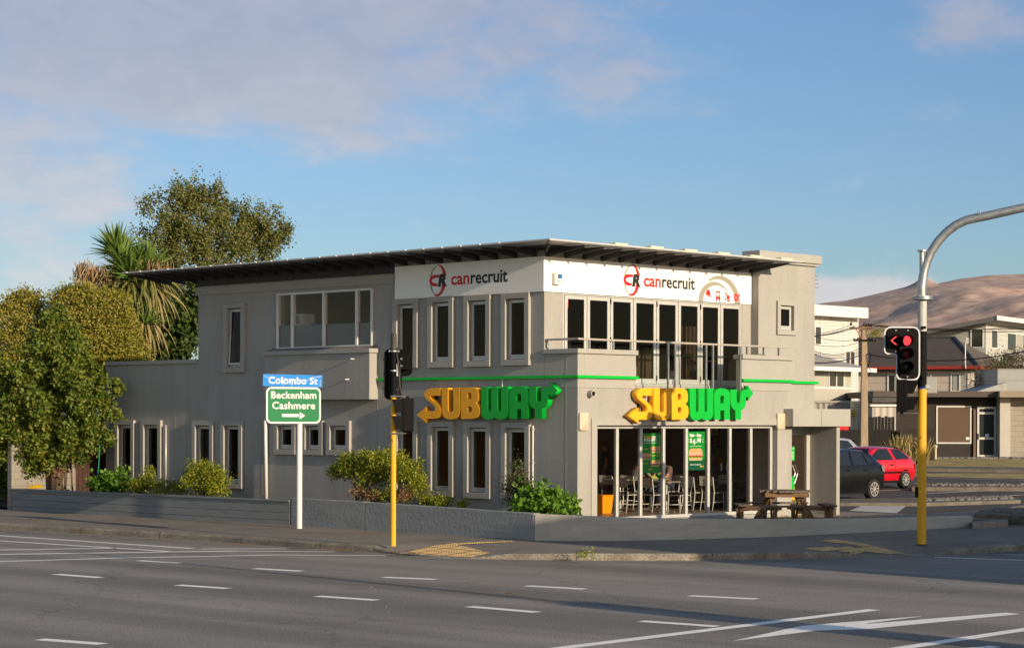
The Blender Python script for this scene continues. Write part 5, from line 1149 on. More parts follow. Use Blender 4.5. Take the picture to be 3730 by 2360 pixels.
for i, (x, lab) in enumerate(((.22,'left steel canister of straws on the drinks counter'),(.45,'right steel canister of green straws on the drinks counter'))):
    t = thing('straw_canister', lab, 'canister', B2W(W2B(cp)[0]+x,W2B(cp)[1]+.2,FZ+.946), 0, 'canisters on the drinks counter'); m = MB(); m.lathe([(.09,0),(.09,.2),(.085,.2)], 16); m.build('can', M_steel, t, smooth='auto')
    m = MB()
    for k in range(26): a = rng.random()*6.28; q = rng.random()*.07; m.tube([(q*math.cos(a),q*math.sin(a),.15),(q*1.7*math.cos(a),q*1.7*math.sin(a),.28+.06*rng.random())], .008, 4)
    m.build('straws', M_green if i else mat('straw_orange', (.6,.22,.01), .5), t)
sc_ = W(2207, 1700, 59.6); t = thing('serving_counter', 'dark serving counter with a pale front panel at the back of the dining room', 'counter', (sc_.x,sc_.y,FZ), TH)
m = MB(); m.box(-1.6,2.6,0,.8,0,.85); m.build('cabinet', mat('counter_cream', (.46,.36,.24), .6, .1), t); m = MB(); m.box(-1.65,2.65,-.05,.85,.853,.90); m.box(-1.6,2.6,-.006,-.001,.70,.82); m.build('green_rail', mat('dark_green', (.005,.06,.02), .5), t)
m = MB(); m.box(-1.5,2.5,.2,.206,.9,1.35); m.build('sneeze_guard', M_glass, t); m = MB(); m.box(-1.5,2.5,.15,.5,1.36,1.385); m.build('shelf', M_steel, t)
# posters on the inside of the glass
def poster(label, px0, px1, py0, py1, m_):
    a = Rp(px0,py1,.165); b = Rp(px1,py0,.165); t = thing('poster', label, 'poster', B2W(a[0],.163,a[1]), TH, 'green posters on the shop front glass'); w, h = b[0]-a[0], b[1]-a[1]
    m = MB(); m.box(0,w,0,.004,0,h); m.build('sheet', m_, t); return t, w, h
def sandwich(t, x, z, w, h):
    m = MB(); m.face([(x,z+h*.56),(x+w,z+h*.56),(x+w*1.0,z+h*.78),(x+w*.93,z+h*.93),(x+w*.8,z+h),(x+w*.2,z+h),(x+w*.07,z+h*.93),(x,z+h*.78)], -.004, -.001); m.build('bread_picture', mat('bread_pale', (.50,.24,.075), .7, 0, 6, c2=(.66,.40,.17)), t)
    m = MB(); m.rrect(x+w*.03,x+w*.97,z,z+h*.26,h*.08,-.004,-.001); m.build('bread_picture', mat('bread_crumb', (.62,.42,.22), .7, .1, 20), t)
    def layer(nm, z0, z1, amp, mm, dy):
        n = 16; top = [(x-.008+(w+.016)*q/n, z+h*(z1+amp*math.sin(q*2.4+z0*30))) for q in range(n+1)]; bot = [(x-.008+(w+.016)*q/n, z+h*(z0+amp*math.sin(q*1.7+z1*20))) for q in range(n+1)]
        m = MB(); m.face(bot+top[::-1], dy, -.001); m.build(nm, mm, t)
    layer('lettuce_picture', .20, .34, .04, mat('lettuce', (.10,.26,.015), .7, .5, 70), -.0045)
    layer('tomato_picture', .31, .45, .03, mat('tomato', (.45,.035,.015), .7, .3, 50), -.005)
    layer('filling_picture', .42, .60, .03, mat('filling_mix', (.42,.15,.10), .7, 0, 55, c2=(.66,.60,.50)), -.0055)
M_pg = mat('poster_green', (.0,.24,.025), .45, .08, 2); M_pt = mat('poster_white', (.80,.80,.76), .5); M_py = mat('poster_yellow', (.80,.48,.02), .5)
t, w, h = poster('green poster with three filled rolls headed 15 fresh new ingredients', 2150+745/4.011, 2150+1020/4.011, 1520+230/4.011, 1520+815/4.011, M_pg)
m = MB(); fit('15 FRESH', h*.085, w*.36, h*.87, w*.46, -.002, m, .004); fit('SUBWAY', h*.05, w*.48, h*.075, w*.24, -.002, m, .002)
fit('Chipotle', h*.03, w*.22, h*.60, w*.22, -.002, m, .001) if False else m.box(w*.12,w*.34,-.003,-.001,h*.60,h*.615); m.box(w*.55,w*.92,-.003,-.001,h*.43,h*.445); m.box(w*.03,w*.34,-.003,-.001,h*.235,h*.25); m.build('lettering', M_py, t)
m = MB(); fit('NEW', h*.085, w*.70, h*.87, w*.20, -.002, m, .004); fit('INGREDIENTS', h*.085, w*.47, h*.805, w*.66, -.002, m, .004); fit('FALL IN LOVE WITH LUNCH AGAIN', h*.04, w*.47, h*.745, w*.66, -.002, m, .001); m.build('lettering', M_pt, t)
for x, z in ((w*.46,h*.51),(w*.02,h*.335),(w*.46,h*.16)): sandwich(t, x, z, w*.52, h*.16)
t, w, h = poster('green poster with one big filled roll and the price 4.90', 2480+88/4.011, 2480+350/4.011, 1520+205/4.011, 1520+770/4.011, M_pg)
m = MB(); fit('Sub', h*.10, w*.27, h*.87, w*.25, -.002, m, .006); fit('Day', h*.10, w*.68, h*.87, w*.26, -.002, m, .006); fit('of the', h*.04, w*.475, h*.885, w*.11, -.002, m, .001); fit('$', h*.15, w*.22, h*.72, w*.12, -.002, m, .006); fit('4', h*.19, w*.385, h*.67, w*.15, -.002, m, .008); fit('.90', h*.15, w*.64, h*.72, w*.28, -.002, m, .006)
m.box(w*.15,w*.8,-.003,-.001,h*.612,h*.622); fit("That's our kind of everyday value", h*.04, w*.48, h*.13, w*.62, -.002, m, .001)
for k in range(4):
    for s_ in (0,1): xx_ = w*(.04+.05*s_) if True else 0
    m.face(ccw([(w*.05,h*(.72+k*.035)),(w*.11,h*(.728+k*.025)),(w*.11,h*(.733+k*.025)),(w*.05,h*(.726+k*.035))]), -.003, -.001); m.face(ccw([(w*.92,h*(.72+k*.035)),(w*.85,h*(.728+k*.025)),(w*.85,h*(.733+k*.025)),(w*.92,h*(.726+k*.035))]), -.003, -.001)
m.build('lettering', M_pt, t); m = MB(); fit('SUBWAY', h*.04, w*.83, h*.075, w*.22, -.002, m, .002); m.build('lettering', M_py, t)
sandwich(t, w*.1, h*.25, w*.76, h*.31); m = MB(); m.box(0.002,w-.002,-.0008,-.0002,0.002,h*.27); m.build('dark_band', mat('poster_dark_green', (.0,.085,.035), .45), t)
# wet floor board in the doorway
p = B2W(8.02,.52,.3); t = thing('floor_board', 'yellow and green folding OPEN board half hidden in the entry', 'sign', B2W(8.28,.45,.29), TH)
m = MB(); m.add([(-.26,-.1,0),(.26,-.1,0),(.20,-.01,.78),(-.20,-.01,.78),(-.26,-.085,0),(.26,-.085,0),(.20,.005,.78),(-.20,.005,.78)], [(0,1,2,3),(7,6,5,4),(0,4,5,1),(1,5,6,2),(2,6,7,3),(3,7,4,0)]); m.build('front_board', M_yellow, t)
m = MB(); m.add([(-.26,.12,0),(.26,.12,0),(.20,.02,.78),(-.20,.02,.78),(-.26,.105,0),(.26,.105,0),(.20,.008,.78),(-.20,.008,.78)], [(3,2,1,0),(4,5,6,7)]); m.build('rear_board', M_yellow, t)
m = MB(); m.box(-.19,.19,-.025,-.02,.62,.98); m.build('green_card', M_green, t); m = MB(); fit('OPEN', .22, 0, .25, .40, -.085, m, .006); m.build('lettering', mat('text_green', (.0,.10,.03), .5), t)
m = MB(); m.tube([(.2,-.02,.8),(.33,-.02,1.05),(.22,-.02,1.28)], .008, 6); m.build('wire_handle', M_steel, t)
# ------------------------------------------------------------------ people in the dining room
def skin(name, V, E, R, m, parent, sub=2, root=0):
    me = bpy.data.meshes.new(name); me.from_pydata(V, E, []); me.materials.append(m)
    o = bpy.data.objects.new(name, me); COL.objects.link(o); o.parent = parent
    md = o.modifiers.new('skin', 'SKIN'); md.use_smooth_shade = True
    for i, sv in enumerate(me.skin_vertices[0].data):
        r = R[i]; sv.radius = r if isinstance(r, tuple) else (r, r); sv.use_root = (i == root)
    o.modifiers.new('sub', 'SUBSURF').levels = sub; o.modifiers['sub'].render_levels = sub
    return o
def chain(J, chains, rad):
    V, E, R, ix = [], [], [], {}
    def get(k):
        if k not in ix: ix[k] = len(V); V.append(J[k]); R.append(rad[k])
        return ix[k]
    for c in chains:
        for a, b in zip(c, c[1:]): E.append((get(a), get(b)))
    return V, E, R
def person(label, loc, rz, J, hair, shirt, pants, shoe, bare=False, hairlen=.0, group=None):
    t = thing('person', label, 'person', loc, rz, group)
    for s in 'LR':
        w, e = Vector(J['wr'+s]), Vector(J['el'+s]); d = (w-e).normalized(); side = d.cross(Vector((0,0,1))).normalized(); J['pa'+s] = tuple(w+d*.07)
        for k in range(4):
            b = w+d*.095+side*(.027*(1.5-k)*.7); L = (.062,.074,.07,.055)[k]
            J['f%d%s'%(k,s)] = tuple(b); J['g%d%s'%(k,s)] = tuple(b+d*L*.5+Vector((0,0,-.012))); J['h%d%s'%(k,s)] = tuple(b+d*L*.8+Vector((0,0,-.035)))
        sg_ = 1 if s == 'L' else -1
        J['t1'+s] = tuple(w+d*.04+side*.035*sg_); J['t2'+s] = tuple(w+d*.085+side*.055*sg_)
    rad = dict(pel=.115, sp=.108, ch=.115, nk=.052, hd0=.07, hd=.09, hd2=.075)
    ch = [['pel','sp','ch','nk','hd0','hd','hd2']]
    for s in 'LR':
        rad.update({'sh'+s:.062,'el'+s:.043,'wr'+s:.030,'pa'+s:(.036,.018),'hip'+s:.09,'kn'+s:.062,'cf'+s:.055,'an'+s:.04,'to'+s:.034,'t1'+s:.012,'t2'+s:.010})
        ch += [['ch','sh'+s,'el'+s,'wr'+s,'pa'+s],['pel','hip'+s,'kn'+s,'cf'+s,'an'+s,'to'+s],['wr'+s,'t1'+s,'t2'+s]]
        for k in range(4): rad.update({'f%d%s'%(k,s):.011,'g%d%s'%(k,s):.010,'h%d%s'%(k,s):.009}); ch.append(['pa'+s,'f%d%s'%(k,s),'g%d%s'%(k,s),'h%d%s'%(k,s)])
    V, E, R = chain(J, ch, rad); skin('body', V, E, R, M_skin, t)
    f = lambda k, a: tuple(Vector(J[k[0]]).lerp(Vector(J[k[1]]), a))
    # shirt with short sleeves, trousers or shorts, shoes, hair and face
    J2 = dict(J); 
    for s in 'LR': J2['sl'+s] = f(('sh'+s,'el'+s), .75 if not bare else .55); J2['hem'+s] = f(('hip'+s,'kn'+s), .55); J2['cu'+s] = f(('cf'+s,'an'+s), .8)
    rs = dict(pel=.148, sp=.140, ch=.158, nk=.072); c2 = [['pel','sp','ch','nk']]
    for s in 'LR': rs.update({'sh'+s:.078,'sl'+s:.062}); c2.append(['ch','sh'+s,'sl'+s])
    V, E, R = chain(J2, c2, rs); skin('shirt', V, E, R, shirt, t)
    rs = dict(pel=.142); c2 = []
    for s in 'LR':
        if bare: rs.update({'hip'+s:.108,'hem'+s:.095}); c2.append(['pel','hip'+s,'hem'+s])
        else: rs.update({'hip'+s:.105,'kn'+s:.075,'cf'+s:.066,'cu'+s:.058}); c2.append(['pel','hip'+s,'kn'+s,'cf'+s,'cu'+s])
    V, E, R = chain(J2, c2, rs); skin('shorts' if bare else 'trousers', V, E, R, pants, t)
    for s in 'LR':
        V = [J['an'+s], tuple(Vector(J['an'+s]).lerp(Vector(J['to'+s]),.5)), J['to'+s]]; skin('shoe', V, [(0,1),(1,2)], [.052,.046,.042], shoe, t)
    h = Vector(J['hd']); fw = Vector(J['face']).normalized(); sd = fw.cross(Vector((0,0,1))).normalized()
    m = MB(); m.ball(h-fw*.034+Vector((0,0,.038)), (.094,.094,.088), 14, 9); 
    if hairlen: m.ball(h-fw*.10+Vector((0,0,-.02)), (.06,.05,.07), 10, 7); m.tube([h-fw*.12, h-fw*.15+Vector((0,0,-.10)), h-fw*.13+Vector((0,0,-.10-hairlen))], [.035,.03,.012], 8)
    m.build('hair', hair, t, smooth=True)
    m = MB(); m.ball(h+fw*.092-Vector((0,0,.02)), (.016,.016,.024), 8, 5); [m.ball(h+sd*.085*q-Vector((0,0,.02)), (.016,.018,.03), 8, 5) for q in (-1,1)]; m.build('nose_and_ears', M_skin, t, smooth=True)
    m = MB(); [m.ball(h+fw*.082+sd*.033*q+Vector((0,0,.005)), .011, 8, 5) for q in (-1,1)]; m.build('eyes', mat('eye', (.06,.04,.03), .3), t, smooth=True)
    m = MB(); m.tube([h+fw*.078+sd*-.022-Vector((0,0,.062)),h+fw*.088-Vector((0,0,.064)),h+fw*.078+sd*.022-Vector((0,0,.062))], .007, 6); m.build('mouth', mat('lips', (.30,.10,.09), .5), t)
    return t
def seated(lean, handz=.83, spread=.10, reach=.56):
    J = dict(pel=(0,.02,.57), sp=(0,.02+lean*.35,.76), ch=(0,.03+lean*.8,.96), nk=(0,.06+lean*1.0,1.09), hd0=(0,.09+lean*1.1,1.155), hd=(0,.115+lean*1.15,1.225), hd2=(0,.10+lean*1.15,1.285), face=(0,1,-.15))
    for s, q in (('L',-1),('R',1)):
        J.update({'sh'+s:(q*.19,.05+lean*.85,1.03),'el'+s:(q*.25,.27+lean*.6,.80),'wr'+s:(q*spread,reach,handz),'hip'+s:(q*.10,.05,.53),'kn'+s:(q*.13,.46,.53),'cf'+s:(q*.125,.46,.34),'an'+s:(q*.12,.42,.085),'to'+s:(q*.13,.58,.045)})
    return J
def chk_mat(name, a, b, s):
    m = mat(name, a, .85); t = m.node_tree; N = t.nodes; tcn = N.new('ShaderNodeTexCoord'); c = N.new('ShaderNodeTexChecker'); c.inputs['Scale'].default_value = s; c.inputs[1].default_value = ncol(a); c.inputs[2].default_value = ncol(b)
    t.links.new(tcn.outputs['Object'], c.inputs[0]); t.links.new(c.outputs[0], N['Principled BSDF'].inputs['Base Color']); return m
M_jean = mat('jeans', (.035,.045,.07), .9, .2, 8); M_hair = mat('dark_hair', (.018,.012,.009), .6); M_shoe = mat('black_shoe', (.012,.012,.012), .5)
p1, p2 = F(*c4(640,1330)), F(*c4(1130,1325)); ax = Vector((CT,ST,0))
person('man in a checked shirt sitting with his back to the window, leaning on the table', p1+ax*.02, TH-math.pi/2, seated(.16), M_hair, chk_mat('checked_shirt', (.03,.035,.05), (.45,.45,.45), 55), M_jean, M_shoe, group='men eating at the table')
person('man in a brown patterned shirt sitting facing left with his elbows on the table', p2-ax*.02, TH+math.pi/2, seated(.08, .93, .09, .44), M_hair, mat('brown_shirt', (.10,.05,.05), .9, 0, 14, c2=(.20,.13,.12)), M_jean, M_shoe, group='men eating at the table')
J = dict(pel=(0,0,.92), sp=(0,.0,1.08), ch=(0,.01,1.26), nk=(0,.02,1.42), hd0=(0,.04,1.49), hd=(0,.06,1.56), hd2=(0,.05,1.62), face=(0,1,-.1))
for s, q in (('L',-1),('R',1)):
    J.update({'sh'+s:(q*.165,.0,1.35),'el'+s:(q*.21,-.03,1.08),'wr'+s:(q*.20,.06,.84),'hip'+s:(q*.09,0,.88),'kn'+s:(q*.095,.03,.50),'cf'+s:(q*.095,.0,.34),'an'+s:(q*.095,-.02,.09),'to'+s:(q*.11,.13,.045)})
wp = W(2207,1700,58.0); person('woman in a black top and dark shorts standing at the counter, facing left', (wp.x,wp.y,FZ), math.radians(82), J, mat('auburn_hair', (.10,.04,.02), .6), mat('black_top', (.012,.012,.014), .8), mat('dark_shorts', (.03,.025,.022), .85), M_shoe, bare=True, hairlen=.12)
for o in bpy.data.objects:
    if o.name.startswith('shirt') and o.parent and 'black top' in o.parent['label']: o.data.materials[0] = mat('black_top', (.012,.012,.014), .8)
t = thing('food_wrap', 'yellow and green paper food wrapper on the table between the two men', 'wrapper', mid+Vector((0,0,.777))+ax*.12, .4)
m = MB(); m.add([(-.12,-.06,0),(.1,-.08,0),(.12,.06,0),(-.1,.08,0),(0,0,.09),(-.09,.0,.06)], [(0,1,4),(1,2,4),(2,3,4),(3,0,5),(0,4,5),(3,5,4)]); m.build('paper', mat('wrap_paper', (.02,.20,.03), .6, 0, 30, c2=(.7,.6,.2)), t)
t = thing('paper_cup', 'green paper drinking cup on the table between the two men', 'cup', mid+Vector((0,0,.777))+ax*.27, 0); m = MB(); m.lathe([(.032,0),(.045,.15),(.047,.152)], 14); m.build('cup', M_green, t, smooth='auto'); m = MB(); m.lathe([(.048,.153),(.046,.168)], 14); m.build('lid', M_py, t)

# ------------------------------------------------------------------ cars (x from rear 0 to nose L, z up)
def car(name, label, loc, rz, L, Wd, st, wheels, wr, side_win, wins, paint, rim, lamps, extra=None, spokes=10):
    """st: stations (x, z_low, z_belt, z_top, half width at belt, half width at roof)"""
    t = thing(name, label, 'car', loc, rz)
    def at(x):
        for a, b in zip(st, st[1:]):
            if a[0] <= x <= b[0]: k = (x-a[0])/(b[0]-a[0]); return tuple(a[i]*(1-k)+b[i]*k for i in range(6))
        return st[-1]
    def yw(x, z):
        s = at(x); 
        if z <= s[2]: 
            k = (z-s[1])/max(.01,s[2]-s[1]); return s[4]*(.93+.07*min(1,k*2.2)) if k < .45 else s[4]*(1-.035*((k-.45)/.55)**2)
        k = (z-s[2])/max(.01,s[3]-s[2]); return s[4]*.965*(1-k)+s[5]*k
    rows = []
    n = len(st)
    for s in st:
        x, zl, zb, zt, wb, wt = s; pr = [(0,zl)]
        for k in (0,.18,.45,.75,1): z = zl+(zb-zl)*k; pr.append((yw(x,z),z))
        for k in (.5,.9): z = zb+(zt-zb)*k; pr.append((yw(x,z),z))
        pr += [(wt*.86,zt-.012 if zt>zb+.02 else zt+.012),(wt*.45,zt+.012),(0,zt+.018)]
        rows.append(pr)
    m = MB(); k_ = len(rows[0])
    for sg_ in (1,-1):
        b = len(m.v); m.add([(st[i][0],sg_*y,z) for i in range(n) for y,z in rows[i]], [((i*k_+j,(i+1)*k_+j,(i+1)*k_+j+1,i*k_+j+1) if sg_ < 0 else (i*k_+j+1,(i+1)*k_+j+1,(i+1)*k_+j,i*k_+j)) for i in range(n-1) for j in range(k_-1)])
        m.add([(st[0][0],sg_*y,z) for y,z in rows[0]], [tuple(range(k_))]); m.add([(st[-1][0],sg_*y,z) for y,z in rows[-1]], [tuple(range(k_-1,-1,-1))])
    m.build('body', paint, t, smooth='auto')
    for poly in side_win:
        for sg_ in (1,-1):
            m = MB(); xa, xb = min(p[0] for p in poly), max(p[0] for p in poly); vs = []; nc = 14
            for q in range(nc+1):
                x = xa+.004+(xb-xa-.008)*q/nc; hits = []
                for (x0,z0),(x1,z1) in zip(poly, poly[1:]+poly[:1]):
                    if (x0-x)*(x1-x) <= 0 and x0 != x1: hits.append(z0+(z1-z0)*(x-x0)/(x1-x0))
                lo, hi = min(hits), max(hits); vs += [(x,sg_*(yw(x,lo+(hi-lo)*r/4)+.011),lo+(hi-lo)*r/4) for r in range(5)]
            m.add(vs, [(5*q+r,5*(q+1)+r,5*(q+1)+r+1,5*q+r+1) for q in range(nc) for r in range(4)]); m.build('side_window', M_cg, t, smooth=True)
    for nm, pts in wins: m = MB(); m.add(pts, [tuple(range(len(pts)))]); m.build(nm, M_cg, t)
    m = MB(); 
    for wx in wheels:
        for sg_ in (1,-1):
            pts = [(wx+(wr+.055)*math.cos(a), (wr+.0)+(wr+.055)*math.sin(a)) for a in [math.radians(-25+230*q/22) for q in range(23)]]
            m.add([(x,sg_*(yw(min(max(x,st[0][0]),st[-1][0]),max(z,.3))+.004),z) for x,z in pts], [tuple(range(23))])
    m.build('wheel_arch', M_black, t)
    for wx in wheels:
        for sg_ in (1,-1):
            w = bpy.data.objects.new('wheel', None); COL.objects.link(w); w.parent = t; w.location = (wx, sg_*(Wd/2-.085), wr); w.rotation_euler.z = 0 if sg_ < 0 else math.pi
            m = MB(); m.lathe([(wr*.66,-.10),(wr*.95,-.10),(wr,-.07),(wr,.08),(wr*.9,.1),(wr*.6,.1)], 28, 'y'); m.build('tyre', mat('tyre', (.018,.018,.018), .85), w, smooth='auto')
            m = MB(); m.lathe([(wr*.67,-.098),(wr*.62,-.099),(wr*.60,-.06),(0,-.055)], 28, 'y')
            rd = m.build('wheel_well', M_black, w, smooth='auto'); m = MB()
            for q in range(spokes): m.M = Matrix.Rotation(q*2*math.pi/spokes, 4, 'Y'); m.add([(-.012,-.105,.03),(.012,-.105,.03),(.017,-.108,wr*.64),(-.017,-.108,wr*.64),(-.012,-.06,.03),(.012,-.06,.03),(.017,-.06,wr*.64),(-.017,-.06,wr*.64)], [(0,1,2,3),(0,3,7,4),(1,5,6,2)])
            m.M = Matrix(); m.lathe([(.055,-.112),(.055,-.06)], 14, 'y'); ring = MB(); m.lathe([(wr*.60,-.09),(wr*.61,-.108),(wr*.68,-.108),(wr*.68,-.09)], 28, 'y') if False else None
            for q in range(28): a, b = q*2*math.pi/28, (q+1)*2*math.pi/28; m.quad(*[(r_*math.cos(c_),-.106,r_*math.sin(c_)) for r_,c_ in ((wr*.60,a),(wr*.68,a),(wr*.68,b),(wr*.60,b))])
            m.build('rim', rim, w)
    for nm, pts, mm in lamps:
        for sg_ in (1,-1): m = MB(); m.add([(x,sg_*y,z) for x,y,z in pts], [tuple(range(len(pts)))]); m.build(nm, mm, t)
    for sg_ in (1,-1):
        s = at(L*.66); m = MB(); m.ball((L*.69,sg_*(s[4]+.08),s[2]+.06), (.07,.09,.065), 10, 7); m.build('mirror', extra.get('mirror', M_black), t, smooth=True)
        for hx in extra['handles']: y_ = yw(hx, extra['hz']); m = MB(); m.box(hx-.08,hx+.08,min(sg_*y_,sg_*(y_+.02)),max(sg_*y_,sg_*(y_+.02)),extra['hz']-.02,extra['hz']+.02); m.build('handle', extra.get('handle', M_black), t, bevel=.006)
        if 'strip' in extra: a, b, z = extra['strip']; m = MB(); xs_ = [a+(b-a)*q/8 for q in range(9)]; m.add([(x,sg_*(yw(x,zz_)+.008),zz_) for x in xs_ for zz_ in (z,z+.06)], [(2*q,2*q+2,2*q+3,2*q+1) for q in range(8)]); m.build('side_moulding', M_black, t)
        if 'joints' in extra:
            m = MB()
            for jx in extra['joints']: zs_ = [.32+q*.09 for q in range(8)]; m.add([(x_,sg_*(yw(jx,min(z_,at(jx)[2]))+.003),min(z_,at(jx)[2])) for z_ in zs_ for x_ in (jx-.006,jx+.006)], [(2*q,2*q+1,2*q+3,2*q+2) for q in range(7)])
            m.build('door_gap', M_black, t)
        m = MB(); m.box(wheels[0]+wr+.1,wheels[1]-wr-.1,min(sg_*(Wd/2-.07),sg_*(Wd/2-.01)),max(sg_*(Wd/2-.07),sg_*(Wd/2-.01)),.20,.27); m.build('sill', M_black, t)
    return t
M_cg = mat('car_window', (.012,.014,.015), .04, spec=.8)
M_tail = mat('tail_lamp', (.45,.02,.02), .15, coat=.5); M_lampc = mat('clear_lamp', (.55,.60,.66), .1, coat=.5)
heading = TH+math.pi                                # noses towards the road
hx = Vector((math.cos(heading), math.sin(heading), 0)); left_n = Vector((-hx.y, hx.x, 0))
def park(px, py, wheel_x, Wd):
    g = G2(px, py); return g - hx*wheel_x - left_n*(Wd/2-.03)
st_red = [(0,.42,.72,.74,.62,.60),(.05,.30,.80,.92,.74,.62),(.18,.26,.86,1.02,.80,.60),(.45,.25,.90,1.18,.835,.56),(.80,.24,.905,1.33,.845,.555),(1.3,.23,.905,1.365,.85,.57),(1.9,.23,.90,1.37,.85,.57),(2.25,.23,.89,1.33,.85,.56),(2.65,.23,.885,1.14,.845,.62),(3.02,.24,.88,.90,.84,.72),(3.5,.24,.84,.86,.83,.70),(3.9,.26,.76,.78,.80,.66),(4.1,.30,.66,.68,.72,.60),(4.18,.36,.58,.60,.62,.52)]
pos = park(2900+1097/2.771, 1500+768/2.771, .78, 1.70)
car('parked_car', 'small red three-door hatchback parked beyond the black car', pos, heading, 4.18, 1.70, st_red, (.78,3.35), .285,
    [[(.42,.97),(.50,1.12),(.82,1.28),(1.33,1.31),(1.28,.95)],[(1.42,.95),(1.46,1.31),(2.02,1.31),(2.42,1.12),(2.72,.94)]],
    [('windscreen',[(2.99,-.66,.905),(2.99,.66,.905),(2.33,.50,1.32),(2.33,-.50,1.32)]),('rear_window',[(.10,-.56,.99),(.10,.56,.99),(.74,.49,1.345),(.74,-.49,1.345)])],
    mat('red_paint', (.48,.004,.016), .28, .03, 2, coat=.8), mat('alloy_rim', (.34,.335,.325), .4, metal=.3),
    [('tail_light',[(.03,.735,.62),(.03,.55,.62),(.04,.55,.80),(.04,.755,.80)],M_tail),('tail_light',[(.02,.73,.62),(.16,.80,.64),(.16,.805,.82),(.05,.75,.80)],M_tail),('headlight',[(4.1,.72,.55),(3.9,.80,.58),(3.92,.79,.70),(4.1,.70,.66)],M_lampc)],
    dict(handles=(1.55,), hz=.78, strip=(.95,3.0,.50), joints=(1.36,2.75)), 9)
st_blk = [(0,.45,.78,.80,.66,.62),(.05,.32,.95,1.02,.78,.64),(.22,.28,1.02,1.16,.83,.60),(.55,.26,1.02,1.40,.86,.57),(.90,.25,1.01,1.47,.87,.585),(1.6,.24,1.0,1.51,.875,.60),(2.2,.24,.99,1.50,.875,.60),(2.5,.24,.98,1.44,.87,.59),(2.95,.24,.97,1.18,.86,.66),(3.25,.25,.97,.99,.85,.74),(3.7,.26,.91,.93,.84,.72),(4.0,.28,.80,.82,.80,.66),(4.15,.34,.66,.68,.70,.58)]
pos = park(2900+778/2.771, 1500+885/2.771, .72, 1.75)
car('parked_car', 'black five-door hatchback nearest the shop wall', pos, heading, 4.15, 1.75, st_blk, (.72,3.3), .315,
    [[(.62,1.10),(.80,1.33),(.98,1.37),(.96,1.06)],[(1.02,1.05),(1.06,1.40),(1.66,1.44),(1.70,1.03)],[(1.78,1.03),(1.76,1.44),(2.25,1.43),(2.62,1.25),(2.85,1.03)]],
    [('windscreen',[(3.22,-.68,1.0),(3.22,.68,1.0),(2.52,.53,1.44),(2.52,-.53,1.44)]),('rear_window',[(.12,-.56,1.10),(.12,.56,1.10),(.54,.50,1.42),(.54,-.50,1.42)])],
    mat('black_paint', (.005,.005,.006), .3, coat=.15, spec=.3), mat('alloy_rim', (.34,.335,.325), .4, metal=.3),
    [('tail_light',[(.035,.775,.80),(.24,.842,.86),(.30,.845,.98),(.10,.80,1.04)],mat('smoked_lamp', (.18,.20,.23), .1, coat=.6))],
    dict(handles=(1.15,2.0), hz=.88, mirror=M_black, joints=(1.0,1.74)), 9)
b = MB(); b.tube([(1.3,0,1.5),(1.15,0,1.78)], .008, 5); 
st_sil = [(0,.4,.9,.92,.7,.64),(.1,.3,.98,1.1,.8,.62),(.6,.27,1.0,1.46,.84,.58),(1.6,.25,1.0,1.52,.86,.6),(2.3,.25,.98,1.48,.86,.6),(3.0,.25,.96,1.05,.85,.68),(3.6,.26,.92,.95,.84,.7),(4.1,.3,.75,.78,.78,.64),(4.3,.36,.62,.64,.66,.56)]
g = W(2900+560/2.771, 1500+400/2.771, 76.5); pos = Vector((g.x,g.y,Zg(76.5)))+left_n*-.5+hx*-.4
car('parked_car', 'silver car mostly hidden behind the black and red cars', pos, heading, 4.3, 1.75, st_sil, (.8,3.4), .3,
    [[(.55,1.05),(.8,1.38),(1.5,1.42),(1.5,1.03)],[(1.6,1.03),(1.6,1.42),(2.3,1.40),(2.85,1.03)]], [('windscreen',[(3.0,-.66,1.02),(3.0,.66,1.02),(2.35,.52,1.45),(2.35,-.52,1.45)]),('rear_window',[(.12,-.56,1.08),(.12,.56,1.08),(.56,.5,1.42),(.56,-.5,1.42)])],
    mat('silver_paint', (.42,.45,.48), .3, coat=.6, metal=.4), mat('alloy_rim', (.34,.335,.325), .4, metal=.3), [('tail_light',[(.03,.72,.82),(.2,.82,.84),(.2,.82,1.0),(.06,.74,.98)],M_tail)], dict(handles=(1.1,2.0), hz=.9))

